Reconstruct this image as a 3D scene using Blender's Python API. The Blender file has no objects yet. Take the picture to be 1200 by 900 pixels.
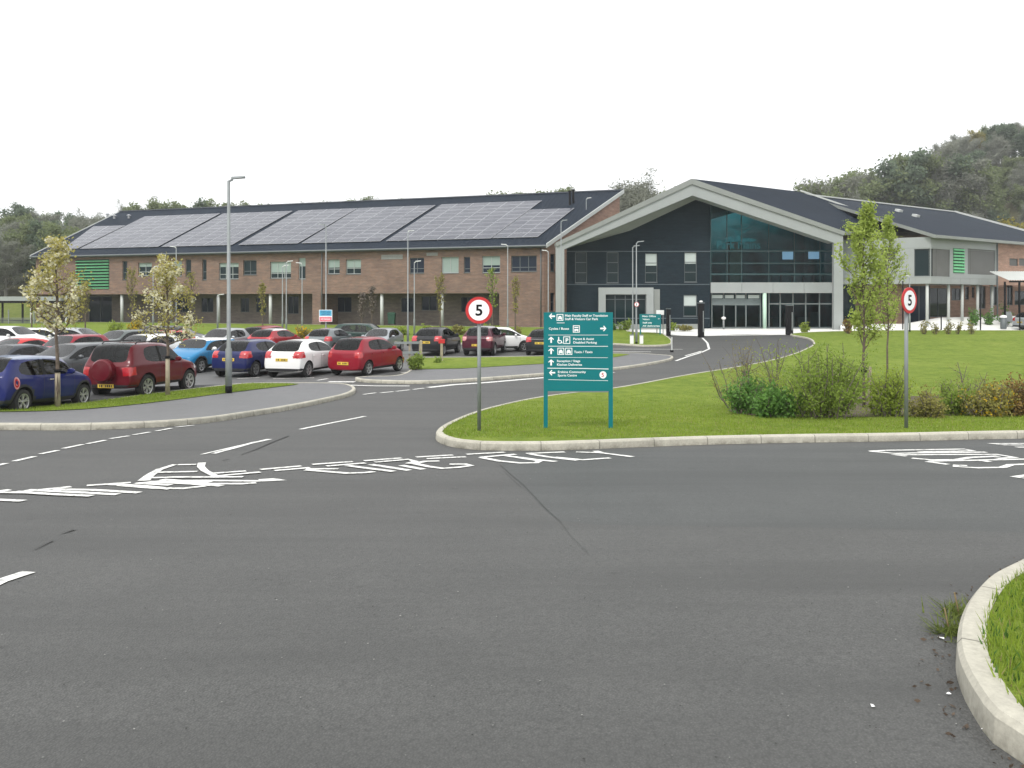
import bpy, bmesh, math, random
import numpy as np
from mathutils import Vector, Matrix
from mathutils.bvhtree import BVHTree
R = math.radians
SC = bpy.context.scene
COL = SC.collection
random.seed(7)
RNG = np.random.default_rng(11)

# ------------------------------------------------------------------ camera model
F = 924.0                       # focal length in photo pixels (1200 wide)
HORIZON = 352.0
CAMZ = 1.6                      # the camera is level; its lens is shifted down like the photograph's crop

def ray(px, py):
    u = (px - 600.0) / F
    v = (HORIZON - py) / F
    return Vector((u, 1.0, v))

def at(px, py, Y):
    d = ray(px, py)
    t = Y / d.y
    return Vector((d.x * t, Y, CAMZ + d.z * t))

# ------------------------------------------------------------------ terrain profile (depends on distance only)
_T = [(-40, .0), (0, .02), (3, .0), (8, -.38), (14.4, -.8), (21, -1.27), (26, -1.42), (31, -1.46), (46, -1.52), (58, -1.2),
      (68, -.86), (90, -.8), (140, -.8), (2500, -.8)]
def _herm(y):
    if y <= _T[0][0]: return _T[0][1]
    if y >= _T[-1][0]: return _T[-1][1]
    for i in range(len(_T) - 1):
        if _T[i][0] <= y <= _T[i + 1][0]: break
    def sl(k):
        if k <= 0 or k >= len(_T) - 1: return 0.0
        a = (_T[k][1] - _T[k-1][1]) / (_T[k][0] - _T[k-1][0]); b = (_T[k+1][1] - _T[k][1]) / (_T[k+1][0] - _T[k][0])
        return 0.0 if a * b <= 0 else 2 * a * b / (a + b)
    x0, y0 = _T[i]; x1, y1 = _T[i + 1]; h = x1 - x0; t = (y - x0) / h
    return (2*t**3-3*t*t+1)*y0 + (t**3-2*t*t+t)*h*sl(i) + (-2*t**3+3*t*t)*y1 + (t**3-t*t)*h*sl(i+1)
KN = [float(k) for k in list(range(-40, 100, 1)) + [100, 110, 120, 140, 200, 400, 900, 2500]]
KZ = [_herm(k) for k in KN]
def gz(y):
    return float(np.interp(y, KN, KZ))

def G(px, py, off=0.0):
    d = ray(px, py)
    lo, hi = 1.0, 300.0
    f = lambda Y: CAMZ + d.z * (Y / d.y) - gz(Y) - off
    for _ in range(60):
        m = (lo + hi) / 2
        if f(m) > 0: lo = m
        else: hi = m
    Y = (lo + hi) / 2
    return Vector((d.x * Y / d.y, Y, gz(Y) + off))

# ------------------------------------------------------------------ object helpers
def tag(o, label=None, cat=None, group=None, kind=None):
    if label: o['label'] = label
    if cat: o['category'] = cat
    if group: o['group'] = group
    if kind: o['kind'] = kind
    return o

def thing(name, label, cat, loc=(0, 0, 0), rz=0.0, group=None):
    o = bpy.data.objects.new(name, None)
    COL.objects.link(o)
    o.location = loc
    o.rotation_euler = (0, 0, rz)
    o.empty_display_size = .2
    return tag(o, label, cat, group)

def link(name, me, parent=None, mats=None, smooth=False):
    if mats is not None:
        if len(me.materials): me.materials.clear()
        for m in (mats if isinstance(mats, (list, tuple)) else [mats]): me.materials.append(m)
    if smooth:
        me.polygons.foreach_set('use_smooth', [True] * len(me.polygons))
    o = bpy.data.objects.new(name, me)
    COL.objects.link(o)
    if parent: o.parent = parent
    return o

class MB:
    """collects polygons; build() links them as one mesh object"""
    def __init__(s, org=None):
        s.v, s.f, s.m, s.uv = [], [], [], []
        s.org = Vector(org) if org is not None else Vector((0, 0, 0))
    def add(s, vs, fs, m=0, uvs=None):
        b = len(s.v)
        s.v.extend([tuple(p) for p in vs])
        for k, f in enumerate(fs):
            s.f.append([b + i for i in f]); s.m.append(m)
            s.uv.append(uvs[k] if uvs else None)
    def quad(s, a, b, c, d, m=0, uv=None):
        s.add([a, b, c, d], [(0, 1, 2, 3)], m, [uv] if uv else None)
    def poly(s, pts, m=0):
        s.add(pts, [tuple(range(len(pts)))], m)
    def hexa(s, p, m=0):
        # p: 8 points, 0-3 bottom loop, 4-7 top loop
        s.add(p, [(3, 2, 1, 0), (4, 5, 6, 7), (0, 1, 5, 4), (1, 2, 6, 5), (2, 3, 7, 6), (3, 0, 4, 7)], m)
    def box(s, c, d, rz=0.0, m=0):
        c = Vector(c); hx, hy, hz = d[0] / 2, d[1] / 2, d[2] / 2
        cs, sn = math.cos(rz), math.sin(rz)
        p = []
        for z in (-hz, hz):
            for x, y in ((-hx, -hy), (hx, -hy), (hx, hy), (-hx, hy)):
                p.append((c.x + x * cs - y * sn, c.y + x * sn + y * cs, c.z + z))
        s.hexa(p, m)
    def tube(s, pts, rad, n=8, m=0, cap=True):
        pts = [Vector(p) for p in pts]
        if not isinstance(rad, (list, tuple)): rad = [rad] * len(pts)
        rings = []
        prev = None
        for i, p in enumerate(pts):
            a = pts[max(i - 1, 0)]; b = pts[min(i + 1, len(pts) - 1)]
            t = (b - a).normalized()
            ref = Vector((1, 0, 0)) if abs(t.x) < .8 else Vector((0, 1, 0))
            if prev is not None: ref = prev
            u = (ref - t * ref.dot(t)).normalized(); prev = u
            w = t.cross(u)
            rings.append([p + (u * math.cos(2 * math.pi * k / n) + w * math.sin(2 * math.pi * k / n)) * rad[i] for k in range(n)])
        vs = [q for r in rings for q in r]
        fs = []
        for i in range(len(pts) - 1):
            for k in range(n):
                k2 = (k + 1) % n
                fs.append((i * n + k, i * n + k2, (i + 1) * n + k2, (i + 1) * n + k))
        if cap:
            fs.append(tuple(range(n - 1, -1, -1))); fs.append(tuple((len(pts) - 1) * n + k for k in range(n)))
        s.add(vs, fs, m)
    def prism(s, pts, dv, m=0):
        """extrude planar loop pts by vector dv"""
        dv = Vector(dv); n = len(pts)
        vs = [Vector(p) for p in pts] + [Vector(p) + dv for p in pts]
        fs = [tuple(range(n - 1, -1, -1)), tuple(range(n, 2 * n))]
        for k in range(n):
            k2 = (k + 1) % n
            fs.append((k, k2, n + k2, n + k))
        s.add(vs, fs, m)
    def lathe(s, prof, n=20, axis='y', c=(0, 0, 0), m=0, cap=True):
        c = Vector(c); vs = []
        for (r, a) in prof:
            for k in range(n):
                t = 2 * math.pi * k / n
                q = {'y': Vector((r * math.cos(t), a, r * math.sin(t))), 'z': Vector((r * math.cos(t), r * math.sin(t), a)),
                     'x': Vector((a, r * math.cos(t), r * math.sin(t)))}[axis]
                vs.append(c + q)
        fs = []
        for i in range(len(prof) - 1):
            for k in range(n):
                k2 = (k + 1) % n
                fs.append((i * n + k, i * n + k2, (i + 1) * n + k2, (i + 1) * n + k))
        if cap: fs.append(tuple(range(n))); fs.append(tuple((len(prof) - 1) * n + k for k in range(n)))
        s.add(vs, fs, m)
    def mesh(s, name):
        me = bpy.data.meshes.new(name)
        o = s.org
        me.from_pydata([(v[0] - o.x, v[1] - o.y, v[2] - o.z) for v in s.v], [], s.f)
        me.polygons.foreach_set('material_index', s.m)
        if any(u is not None for u in s.uv):
            lay = me.uv_layers.new(name='UVMap')
            i = 0
            for f, u in zip(s.f, s.uv):
                for k in range(len(f)):
                    lay.data[i].uv = u[k] if u else (0, 0)
                    i += 1
        me.update()
        return me
    def build(s, name, mats, parent=None, smooth=False):
        return link(name, s.mesh(name), parent, mats, smooth)

def np_mesh(name, V, faces_n, m=None):
    """V (N*k,3) unshared vertices; every k consecutive ones are one face"""
    k = faces_n
    n = len(V) // k
    me = bpy.data.meshes.new(name)
    me.vertices.add(len(V)); me.vertices.foreach_set('co', np.asarray(V, dtype=np.float32).ravel())
    me.loops.add(n * k); me.loops.foreach_set('vertex_index', np.arange(n * k, dtype=np.int32))
    me.polygons.add(n)
    me.polygons.foreach_set('loop_start', np.arange(0, n * k, k, dtype=np.int32))
    me.polygons.foreach_set('loop_total', np.full(n, k, dtype=np.int32))
    if m is not None: me.polygons.foreach_set('material_index', np.asarray(m, dtype=np.int32))
    me.update(calc_edges=True)
    return me

_tc = {}
def text_pts(txt, size, bold=0.0, align='LEFT', spacing=1.0):
    """list of polygons (each a list of 2D points) spelling txt"""
    key = (txt, size, bold, align, spacing)
    if key in _tc: return _tc[key]
    cu = bpy.data.curves.new('lettering', 'FONT')
    cu.body = txt; cu.size = size; cu.offset = bold; cu.align_x = align; cu.space_character = spacing; cu.resolution_u = 3
    ob = bpy.data.objects.new('lettering', cu)
    COL.objects.link(ob)
    dg = bpy.context.evaluated_depsgraph_get()
    me = bpy.data.meshes.new_from_object(ob.evaluated_get(dg))
    out = [[(me.vertices[i].co.x, me.vertices[i].co.y) for i in p.vertices] for p in me.polygons]
    bpy.data.objects.remove(ob); bpy.data.curves.remove(cu); bpy.data.meshes.remove(me)
    _tc[key] = out
    return out

# ------------------------------------------------------------------ materials
def lin(h):
    h = h.lstrip('#')
    c = [int(h[i:i + 2], 16) / 255 for i in (0, 2, 4)]
    return tuple(((x / 12.92) if x <= .04045 else ((x + .055) / 1.055) ** 2.4) for x in c) + (1.0,)

class NT:
    def __init__(s, name):
        s.mat = bpy.data.materials.new(name); s.mat.use_nodes = True
        s.t = s.mat.node_tree; s.b = s.t.nodes['Principled BSDF']
    def n(s, typ, **kw):
        x = s.t.nodes.new(typ)
        for k, v in kw.items():
            if k in x.inputs: x.inputs[k].default_value = v
            else: setattr(x, k, v)
        return x
    def l(s, a, b): s.t.links.new(a, b)
    def ramp(s, fac, stops):
        r = s.n('ShaderNodeValToRGB')
        el = r.color_ramp.elements
        while len(el) < len(stops): el.new(.5)
        for e, (p, c) in zip(el, stops): e.position = p; e.color = c if len(c) == 4 else tuple(c) + (1,)
        s.l(fac, r.inputs[0])
        return r.outputs[0]
    def mix(s, fac, a, b, typ='MIX'):
        m = s.n('ShaderNodeMix', data_type='RGBA', blend_type=typ)
        for sock, v in ((m.inputs[0], fac), (m.inputs[6], a), (m.inputs[7], b)):
            if hasattr(v, 'is_output') and v.is_output: s.l(v, sock)
            else: sock.default_value = v
        return m.outputs[2]
    def noise(s, vec, scale, detail=3, rough=.55):
        x = s.n('ShaderNodeTexNoise'); x.inputs['Scale'].default_value = scale
        x.inputs['Detail'].default_value = detail; x.inputs['Roughness'].default_value = rough
        s.l(vec, x.inputs['Vector'])
        return x.outputs['Fac']
    def coord(s, which='Object'):
        return s.n('ShaderNodeTexCoord').outputs[which]
    def bump(s, h, strength=.3, dist=.01):
        x = s.n('ShaderNodeBump'); x.inputs['Strength'].default_value = strength; x.inputs['Distance'].default_value = dist
        s.l(h, x.inputs['Height']); s.l(x.outputs[0], s.b.inputs['Normal'])

def mk(c, k): return tuple(max(0, min(1, x * k)) for x in c[:3]) + (1,)

def simple(name, c, rough=.6, var=.12, scale=3.0, metal=0.0, coat=0.0, spec=.5, bump=0.0, bscale=40.0):
    t = NT(name)
    co = t.coord()
    f = t.noise(co, scale)
    t.l(t.ramp(f, [(.3, mk(c, 1 - var)), (.7, mk(c, 1 + var))]), t.b.inputs['Base Color'])
    t.b.inputs['Roughness'].default_value = rough
    t.b.inputs['Metallic'].default_value = metal
    t.b.inputs['Coat Weight'].default_value = coat
    t.b.inputs['Coat Roughness'].default_value = .04
    t.b.inputs['Specular IOR Level'].default_value = spec
    if bump: t.bump(t.noise(co, bscale), bump)
    return t.mat

def glossy_glass(name, c, ior=1.35, rough=.03):
    t = NT(name)
    t.b.inputs['Base Color'].default_value = c
    t.b.inputs['Roughness'].default_value = rough
    t.b.inputs['IOR'].default_value = ior
    return t.mat

def clear_glass(name, tint, ior=1.25):
    t = NT(name)
    t.t.nodes.remove(t.b)
    tr = t.n('ShaderNodeBsdfTransparent'); tr.inputs[0].default_value = tint
    gl = t.n('ShaderNodeBsdfGlossy'); gl.inputs['Roughness'].default_value = .02
    fr = t.n('ShaderNodeFresnel'); fr.inputs['IOR'].default_value = ior
    mx = t.n('ShaderNodeMixShader')
    t.l(fr.outputs[0], mx.inputs[0]); t.l(tr.outputs[0], mx.inputs[1]); t.l(gl.outputs[0], mx.inputs[2])
    t.l(mx.outputs[0], t.t.nodes['Material Output'].inputs[0])
    return t.mat

def asphalt(name, c0, c1, speck=.35, stain=True):
    t = NT(name)
    co = t.coord()
    big = t.noise(co, .22, 4, .6)
    base = t.ramp(big, [(.3, c0), (.7, c1)])
    med = t.noise(co, 1.7, 5, .65)
    base = t.mix(.5, base, t.ramp(med, [(.3, mk(c0, .9)), (.72, mk(c1, 1.06))]))
    fine = t.n('ShaderNodeTexVoronoi'); fine.inputs['Scale'].default_value = 95; t.l(co, fine.inputs['Vector'])
    sp = t.ramp(fine.outputs['Distance'], [(.0, mk(c1, 2.6)), (.22, mk(c1, 1.05)), (.6, mk(c0, .8)), (.85, mk(c0, .3))])
    base = t.mix(speck, base, sp)
    fn = t.noise(co, 28, 3, .7)
    base = t.mix(.5, base, t.mix(1.0, base, t.ramp(fn, [(.3, (.62, .62, .62)), (.7, (1.3, 1.3, 1.3))]), 'MULTIPLY'))
    if stain:
        # long worn wheel tracks and patchy oil stains
        mp = t.n('ShaderNodeMapping'); mp.inputs['Scale'].default_value = (.12, 1.3, 1); mp.inputs['Rotation'].default_value = (0, 0, .12)
        t.l(co, mp.inputs[0])
        st = t.noise(mp.outputs[0], 1.1, 4, .6)
        base = t.mix(t.ramp(st, [(.45, (0, 0, 0)), (.7, (.75, .75, .75))]), base, mk(c0, .72))
        sp2 = t.noise(co, 5.3, 2, .5)
        base = t.mix(t.ramp(sp2, [(.70, (0, 0, 0)), (.78, (.55, .55, .55))]), base, mk(c0, .5))
    t.l(base, t.b.inputs['Base Color'])
    t.b.inputs['Roughness'].default_value = .68
    t.b.inputs['Specular IOR Level'].default_value = .5
    t.bump(fine.outputs['Distance'], .5, .006)
    return t.mat

def grass_mat(name, a, b, c):
    t = NT(name)
    co = t.coord()
    n1 = t.noise(co, .33, 5, .65); n2 = t.noise(co, 2.6, 5, .7); n3 = t.noise(co, 40, 3, .7)
    base = t.ramp(n1, [(.3, a), (.55, b), (.75, c)])
    base = t.mix(.5, base, t.ramp(n2, [(.3, mk(a, .7)), (.7, mk(c, 1.15))]))
    base = t.mix(.55, base, t.mix(1.0, base, t.ramp(n3, [(.3, (.45, .5, .4)), (.7, (1.5, 1.45, 1.4))]), 'MULTIPLY'))
    t.l(base, t.b.inputs['Base Color'])
    t.b.inputs['Roughness'].default_value = .9
    t.b.inputs['Specular IOR Level'].default_value = .04
    t.bump(n3, .8, .03)
    return t.mat

def leaf_mat(name, a, b, scale=2.0, trans=.35):
    t = NT(name)
    co = t.coord()
    n1 = t.noise(co, scale, 3, .6); n2 = t.noise(co, scale * 9, 2, .6)
    base = t.mix(.5, t.ramp(n1, [(.32, a), (.68, b)]), t.ramp(n2, [(.3, mk(a, .75)), (.7, mk(b, 1.2))]))
    t.l(base, t.b.inputs['Base Color'])
    t.b.inputs['Roughness'].default_value = .7
    t.b.inputs['Specular IOR Level'].default_value = .2
    tl = t.n('ShaderNodeBsdfTranslucent'); t.l(base, tl.inputs[0])
    mx = t.n('ShaderNodeMixShader'); mx.inputs[0].default_value = trans
    t.l(t.b.outputs[0], mx.inputs[1]); t.l(tl.outputs[0], mx.inputs[2])
    t.l(mx.outputs[0], t.t.nodes['Material Output'].inputs[0])
    return t.mat

def brick_mat(name, c1, c2, mort, blotch=.5):
    t = NT(name)
    uv = t.coord('UV')
    b = t.n('ShaderNodeTexBrick'); b.offset = .5
    b.inputs['Scale'].default_value = 1.0
    b.inputs['Brick Width'].default_value = .235; b.inputs['Row Height'].default_value = .078; b.inputs['Mortar Size'].default_value = .006
    b.inputs['Color1'].default_value = c1; b.inputs['Color2'].default_value = c2; b.inputs['Mortar'].default_value = mort
    b.inputs['Bias'].default_value = -.1
    t.l(uv, b.inputs['Vector'])
    n1 = t.noise(uv, .5, 4, .6)
    mp = t.n('ShaderNodeMapping'); mp.inputs['Scale'].default_value = (.9, 5, 1); t.l(uv, mp.inputs[0])
    n2 = t.noise(mp.outputs[0], 1.0, 3, .7)
    base = t.mix(blotch, b.outputs['Color'], t.mix(1.0, b.outputs['Color'], t.ramp(n1, [(.3, (.72, .7, .72)), (.7, (1.35, 1.28, 1.2))]), 'MULTIPLY'))
    base = t.mix(.6, base, t.mix(1.0, base, t.ramp(n2, [(.3, (.68, .66, .66)), (.7, (1.4, 1.34, 1.3))]), 'MULTIPLY'))
    t.l(base, t.b.inputs['Base Color'])
    t.b.inputs['Roughness'].default_value = .88
    t.b.inputs['Specular IOR Level'].default_value = .15
    t.bump(b.outputs['Fac'], -.4, .01)
    return t.mat

def seam_roof(name, c, pitch=.42):
    """standing seam sheet metal, seams run up the slope (along v)"""
    t = NT(name)
    uv = t.coord('UV')
    sx = t.n('ShaderNodeSeparateXYZ'); t.l(uv, sx.inputs[0])
    fr = t.n('ShaderNodeMath', operation='DIVIDE'); fr.inputs[1].default_value = pitch; t.l(sx.outputs[0], fr.inputs[0])
    fx = t.n('ShaderNodeMath', operation='FRACT'); t.l(fr.outputs[0], fx.inputs[0])
    ridge = t.ramp(fx.outputs[0], [(0, (1, 1, 1)), (.1, (0, 0, 0)), (.9, (0, 0, 0)), (1.0, (1, 1, 1))])
    n = t.noise(uv, .35, 4, .6)
    base = t.ramp(n, [(.3, mk(c, .85)), (.7, mk(c, 1.18))])
    t.l(base, t.b.inputs['Base Color'])
    t.b.inputs['Roughness'].default_value = .75
    t.b.inputs['Specular IOR Level'].default_value = .12
    t.bump(ridge, 1.0, .04)
    return t.mat

def solar_mat(name):
    t = NT(name)
    uv = t.coord('UV')
    b = t.n('ShaderNodeTexBrick'); b.offset = 0.0
    b.inputs['Scale'].default_value = 1.0; b.inputs['Brick Width'].default_value = .166; b.inputs['Row Height'].default_value = .166
    b.inputs['Mortar Size'].default_value = .005
    b.inputs['Color1'].default_value = (.035, .04, .055, 1); b.inputs['Color2'].default_value = (.048, .052, .07, 1); b.inputs['Mortar'].default_value = (.15, .155, .17, 1)
    t.l(uv, b.inputs['Vector'])
    n = t.noise(uv, .8, 3, .6)
    base = t.mix(1.0, b.outputs['Color'], t.ramp(n, [(.3, (.8, .8, .85)), (.7, (1.3, 1.25, 1.2))]), 'MULTIPLY')
    t.l(base, t.b.inputs['Base Color'])
    t.b.inputs['Roughness'].default_value = .2
    t.b.inputs['IOR'].default_value = 1.4
    return t.mat

def kerb_mat(name, c):
    t = NT(name)
    uv = t.coord('UV'); co = t.coord()
    sx = t.n('ShaderNodeSeparateXYZ'); t.l(uv, sx.inputs[0])
    dv = t.n('ShaderNodeMath', operation='DIVIDE'); dv.inputs[1].default_value = .915; t.l(sx.outputs[0], dv.inputs[0])
    fx = t.n('ShaderNodeMath', operation='FRACT'); t.l(dv.outputs[0], fx.inputs[0])
    fl = t.n('ShaderNodeMath', operation='FLOOR'); t.l(dv.outputs[0], fl.inputs[0])
    wn = t.n('ShaderNodeTexWhiteNoise', noise_dimensions='1D'); t.l(fl.outputs[0], wn.inputs['W'])
    joint = t.ramp(fx.outputs[0], [(0, (1, 1, 1)), (.012, (0, 0, 0)), (.988, (0, 0, 0)), (1.0, (1, 1, 1))])
    n1 = t.noise(co, 2.2, 5, .65); n2 = t.noise(co, 38, 3, .6)
    base = t.ramp(n1, [(.3, mk(c, .5)), (.6, mk(c, 1.05))])
    base = t.mix(.35, base, t.ramp(wn.outputs['Value'], [(0, mk(c, .72)), (1, mk(c, 1.25))]))
    base = t.mix(.35, base, t.ramp(n2, [(.3, mk(c, .6)), (.7, mk(c, 1.2))]))
    base = t.mix(joint, base, mk(c, .25))
    # dirt and moss low on the face
    dr = t.ramp(sx.outputs[1], [(0.0, (.75, .75, .75)), (.045, (.35, .35, .35)), (.09, (0, 0, 0))])
    n3 = t.noise(co, 6, 4, .7)
    dm = t.mix(1.0, dr, t.ramp(n3, [(.35, (0, 0, 0)), (.65, (1, 1, 1))]), 'MULTIPLY')
    base = t.mix(dm, base, (.07, .065, .045, 1))
    t.l(base, t.b.inputs['Base Color'])
    t.b.inputs['Roughness'].default_value = .9
    t.bump(n2, .25, .01)
    return t.mat

def paint_line(name, c):
    t = NT(name)
    co = t.coord()
    n = t.noise(co, 14, 5, .7); n2 = t.noise(co, 1.3, 3, .6)
    wear = t.mix(.5, t.ramp(n, [(.36, (1, 1, 1)), (.50, (0, 0, 0))]), t.ramp(n2, [(.35, (1, 1, 1)), (.65, (.35, .35, .35))]), 'MULTIPLY')
    t.l(t.mix(wear, c, (.22, .22, .21, 1)), t.b.inputs['Base Color'])
    t.b.inputs['Roughness'].default_value = .7
    return t.mat

def car_paint(name, c, metal=.0):
    t = NT(name)
    t.b.inputs['Base Color'].default_value = c
    t.b.inputs['Roughness'].default_value = .4
    t.b.inputs['Specular IOR Level'].default_value = .2
    t.b.inputs['Metallic'].default_value = metal
    t.b.inputs['Coat Weight'].default_value = .6
    t.b.inputs['Coat IOR'].default_value = 1.4
    t.b.inputs['Coat Roughness'].default_value = .05
    return t.mat

M = {}
M['road'] = asphalt('road_asphalt', (.062, .063, .060, 1), (.083, .083, .079, 1), .42)
M['road_new'] = asphalt('road_asphalt_newer', (.057, .061, .059, 1), (.078, .081, .078, 1), .42)
M['park'] = asphalt('car_park_asphalt', (.10, .102, .102, 1), (.13, .13, .128, 1), .25)
M['footway'] = asphalt('footway_asphalt', (.12, .122, .126, 1), (.155, .156, .158, 1), .2, False)
M['paving'] = simple('pale_paving', (.72, .72, .69, 1), .85, .06, 1.2)
M['kerb'] = kerb_mat('kerb_concrete', (.45, .43, .36, 1))
M['lines'] = paint_line('road_line_paint', (.70, .70, .67, 1))
M['lawn'] = grass_mat('lawn_grass', (.092, .155, .022, 1), (.15, .216, .034, 1), (.225, .258, .062, 1))
M['far_grass'] = grass_mat('rough_grass', (.08, .115, .025, 1), (.12, .155, .04, 1), (.16, .17, .06, 1))
M['hill'] = grass_mat('hill_undergrowth', (.05, .055, .03, 1), (.07, .07, .04, 1), (.09, .08, .05, 1))
M['blade'] = leaf_mat('grass_blades', (.15, .235, .022, 1), (.27, .35, .05, 1), .8, .45)
M['soil'] = simple('bed_soil', (.07, .05, .035, 1), .95, .4, 9, bump=.5)
M['galv'] = simple('galvanised_steel', (.22, .24, .24, 1), .6, .1, 3, metal=.2)
M['black'] = simple('black_paint', (.008, .008, .009, 1), .75, .2, spec=.15)
M['white'] = simple('white_paint', (.78, .78, .77, 1), .5, .03)
M['red_sign'] = simple('sign_red', (.48, .02, .022, 1), .5, .05)
M['teal'] = simple('sign_teal', (.0, .15, .165, 1), .5, .06, 1.2, spec=.3)
M['sign_white'] = simple('sign_lettering_white', (.82, .84, .84, 1), .5, .02)
M['wood'] = simple('weathered_timber', (.3, .26, .19, 1), .85, .2, 6)
M['bark'] = simple('tree_bark', (.11, .085, .065, 1), .9, .3, 12, bump=.5)
M['bark_pale'] = simple('sapling_bark', (.25, .22, .18, 1), .9, .2, 8)
# ------------------------------------------------------------------ ground sheets
def sheet(name, pts, off, mat, kind='structure', xstep=None):
    bm = bmesh.new()
    vs = [bm.verts.new((p[0], p[1], 0)) for p in pts]
    f = bm.faces.new(vs)
    bmesh.ops.triangulate(bm, faces=[f])
    ys = [p[1] for p in pts]
    for k in KN:
        if min(ys) < k < max(ys):
            bmesh.ops.bisect_plane(bm, geom=bm.verts[:] + bm.edges[:] + bm.faces[:], plane_co=(0, k, 0), plane_no=(0, 1, 0), dist=1e-5)
    for v in bm.verts: v.co.z = gz(v.co.y) + (.0005 if off == .004 and v.is_boundary else off)
    bmesh.ops.recalc_face_normals(bm, faces=bm.faces[:])
    if sum(f.normal.z for f in bm.faces) < 0: bmesh.ops.reverse_faces(bm, faces=bm.faces[:])
    me = bpy.data.meshes.new(name); bm.to_mesh(me); bm.free()
    return tag(link(name, me, None, mat), kind=kind)

def smooth_line(pts, step=.3, closed=False):
    P = [Vector((p[0], p[1])) for p in pts]
    n = len(P); out = []
    rng = range(n if closed else n - 1)
    for i in rng:
        p1, p2 = P[i], P[(i + 1) % n]
        p0 = P[(i - 1) % n] if (closed or i > 0) else p1 - (p2 - p1)
        p3 = P[(i + 2) % n] if (closed or i + 2 < n) else p2 + (p2 - p1)
        L = (p2 - p1).length
        # centripetal parametrisation keeps the curve free of loops
        t0 = 0; t1 = t0 + max((p1 - p0).length, 1e-4) ** .5; t2 = t1 + max(L, 1e-4) ** .5; t3 = t2 + max((p3 - p2).length, 1e-4) ** .5
        m = max(1, int(L / step))
        for k in range(m):
            t = t1 + (t2 - t1) * k / m
            A1 = p0 * ((t1 - t) / (t1 - t0)) + p1 * ((t - t0) / (t1 - t0))
            A2 = p1 * ((t2 - t) / (t2 - t1)) + p2 * ((t - t1) / (t2 - t1))
            A3 = p2 * ((t3 - t) / (t3 - t2)) + p3 * ((t - t2) / (t3 - t2))
            B1 = A1 * ((t2 - t) / (t2 - t0)) + A2 * ((t - t0) / (t2 - t0))
            B2 = A2 * ((t3 - t) / (t3 - t1)) + A3 * ((t - t1) / (t3 - t1))
            out.append(B1 * ((t2 - t) / (t2 - t1)) + B2 * ((t - t1) / (t2 - t1)))
    if not closed: out.append(P[-1])
    return out

def area2(pts):
    return sum(pts[i][0] * pts[(i + 1) % len(pts)][1] - pts[(i + 1) % len(pts)][0] * pts[i][1] for i in range(len(pts)))

def offset_loop(pts, d):
    """inward offset of a counter-clockwise loop"""
    n = len(pts); out = []
    for i in range(n):
        a, b = pts[(i - 1) % n], pts[(i + 1) % n]
        t = (b - a).normalized()
        out.append(pts[i] + Vector((-t.y, t.x)) * d)
    return out

def kerb(loop, name='kerb', w=.125, h=.12):
    n = len(loop); inner = offset_loop(loop, w); c1 = offset_loop(loop, .012); c2 = offset_loop(loop, .03)
    mb = MB(); u = 0
    for i in range(n):
        j = (i + 1) % n
        du = (loop[j] - loop[i]).length
        sec = []
        for k in (i, j):
            z = gz(loop[k].y)
            sec.append([(loop[k].x, loop[k].y, z - .08), (c1[k].x, c1[k].y, z + h - .025), (c2[k].x, c2[k].y, z + h),
                        (inner[k].x, inner[k].y, z + h), (inner[k].x, inner[k].y, z - .08)])
        vv = (-.08, h - .02, h, h + .125, h + .3)
        for q in range(4):
            mb.quad(sec[0][q], sec[1][q], sec[1][q + 1], sec[0][q + 1], 0, [(u, vv[q]), (u + du, vv[q]), (u + du, vv[q + 1]), (u, vv[q + 1])])
        u += du
    return tag(mb.build(name, M['kerb']), kind='structure')

def island(px, surf, name, step=.3):
    """kerbed island: px = base line of the kerb face in photo pixels (or ready ground points)"""
    pts = [Vector((G(*p).x, G(*p).y)) if isinstance(p, tuple) and len(p) == 2 else Vector(p) for p in px]
    if area2(pts) < 0: pts.reverse()
    loop = smooth_line(pts, step, True)
    kerb(loop)
    sheet(name, offset_loop(loop, .06), .108, surf)
    return loop

def g2(px, py): 
    q = G(px, py); return [q.x, q.y]

# big base
sheet('ground', [(-700, -38), (700, -38), (700, 880), (-700, 880)], -.12, M['far_grass'])
sheet('road', [(-75, -37), (60, -37), (60, 65.9), (-75, 66.2)], 0, M['road'])
CP = [g2(-420, 500), g2(-120, 489), g2(100, 474), g2(235, 458), g2(300, 452), g2(400, 449), g2(480, 434), [-5, 41], [-5, 52.5], [-72, 52.5]]
sheet('car_park', CP, .004, M['park'])
# side road surface laid later than the access road, with its seam
sheet('side_road', [g2(590, 549), g2(612, 569), g2(640, 599), g2(655, 610), g2(700, 615), g2(760, 616), g2(900, 617.5), g2(1050, 620), g2(1200, 624), [9, 7.6], [55, 7.8], [55, 14.6], g2(1200, 514.6), g2(1060, 518.6), g2(900, 521.6), g2(740, 526), g2(640, 529), g2(585, 530)], .004, M['road_new'])

LAWN = island([(510, 514), (517, 520), (535, 525), (560, 527.5), (640, 528), (740, 524.5), (820, 521.5), (900, 519.5), (1060, 517), (1200, 514),
               [16.5, 13.6], [34, 14.2], [45, 40], g2(1330, 388.8), g2(1200, 388.6), g2(1120, 388.6), g2(1060, 388.6), g2(960, 390.3), g2(926, 393), g2(945, 397.5), g2(953, 404), g2(941, 412), g2(905, 424),
               g2(860, 433), g2(800, 443), g2(720, 458), g2(640, 468), g2(575, 482), g2(530, 499)], M['lawn'], 'lawn')
LEFT = island([[-34, 17.2], [-22, 16.9], g2(-60, 505), (0, 504), (90, 504.3), (180, 501), (240, 496), (300, 487), (380, 472), (407, 465.5), (417, 460), (414, 456), (400, 452.8), (350, 452),
               (290, 452.5), (235, 458), (170, 466.3), (100, 476.3), (0, 484.5), g2(-120, 492), [-34, 20.6]], M['footway'], 'pavement')
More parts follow.
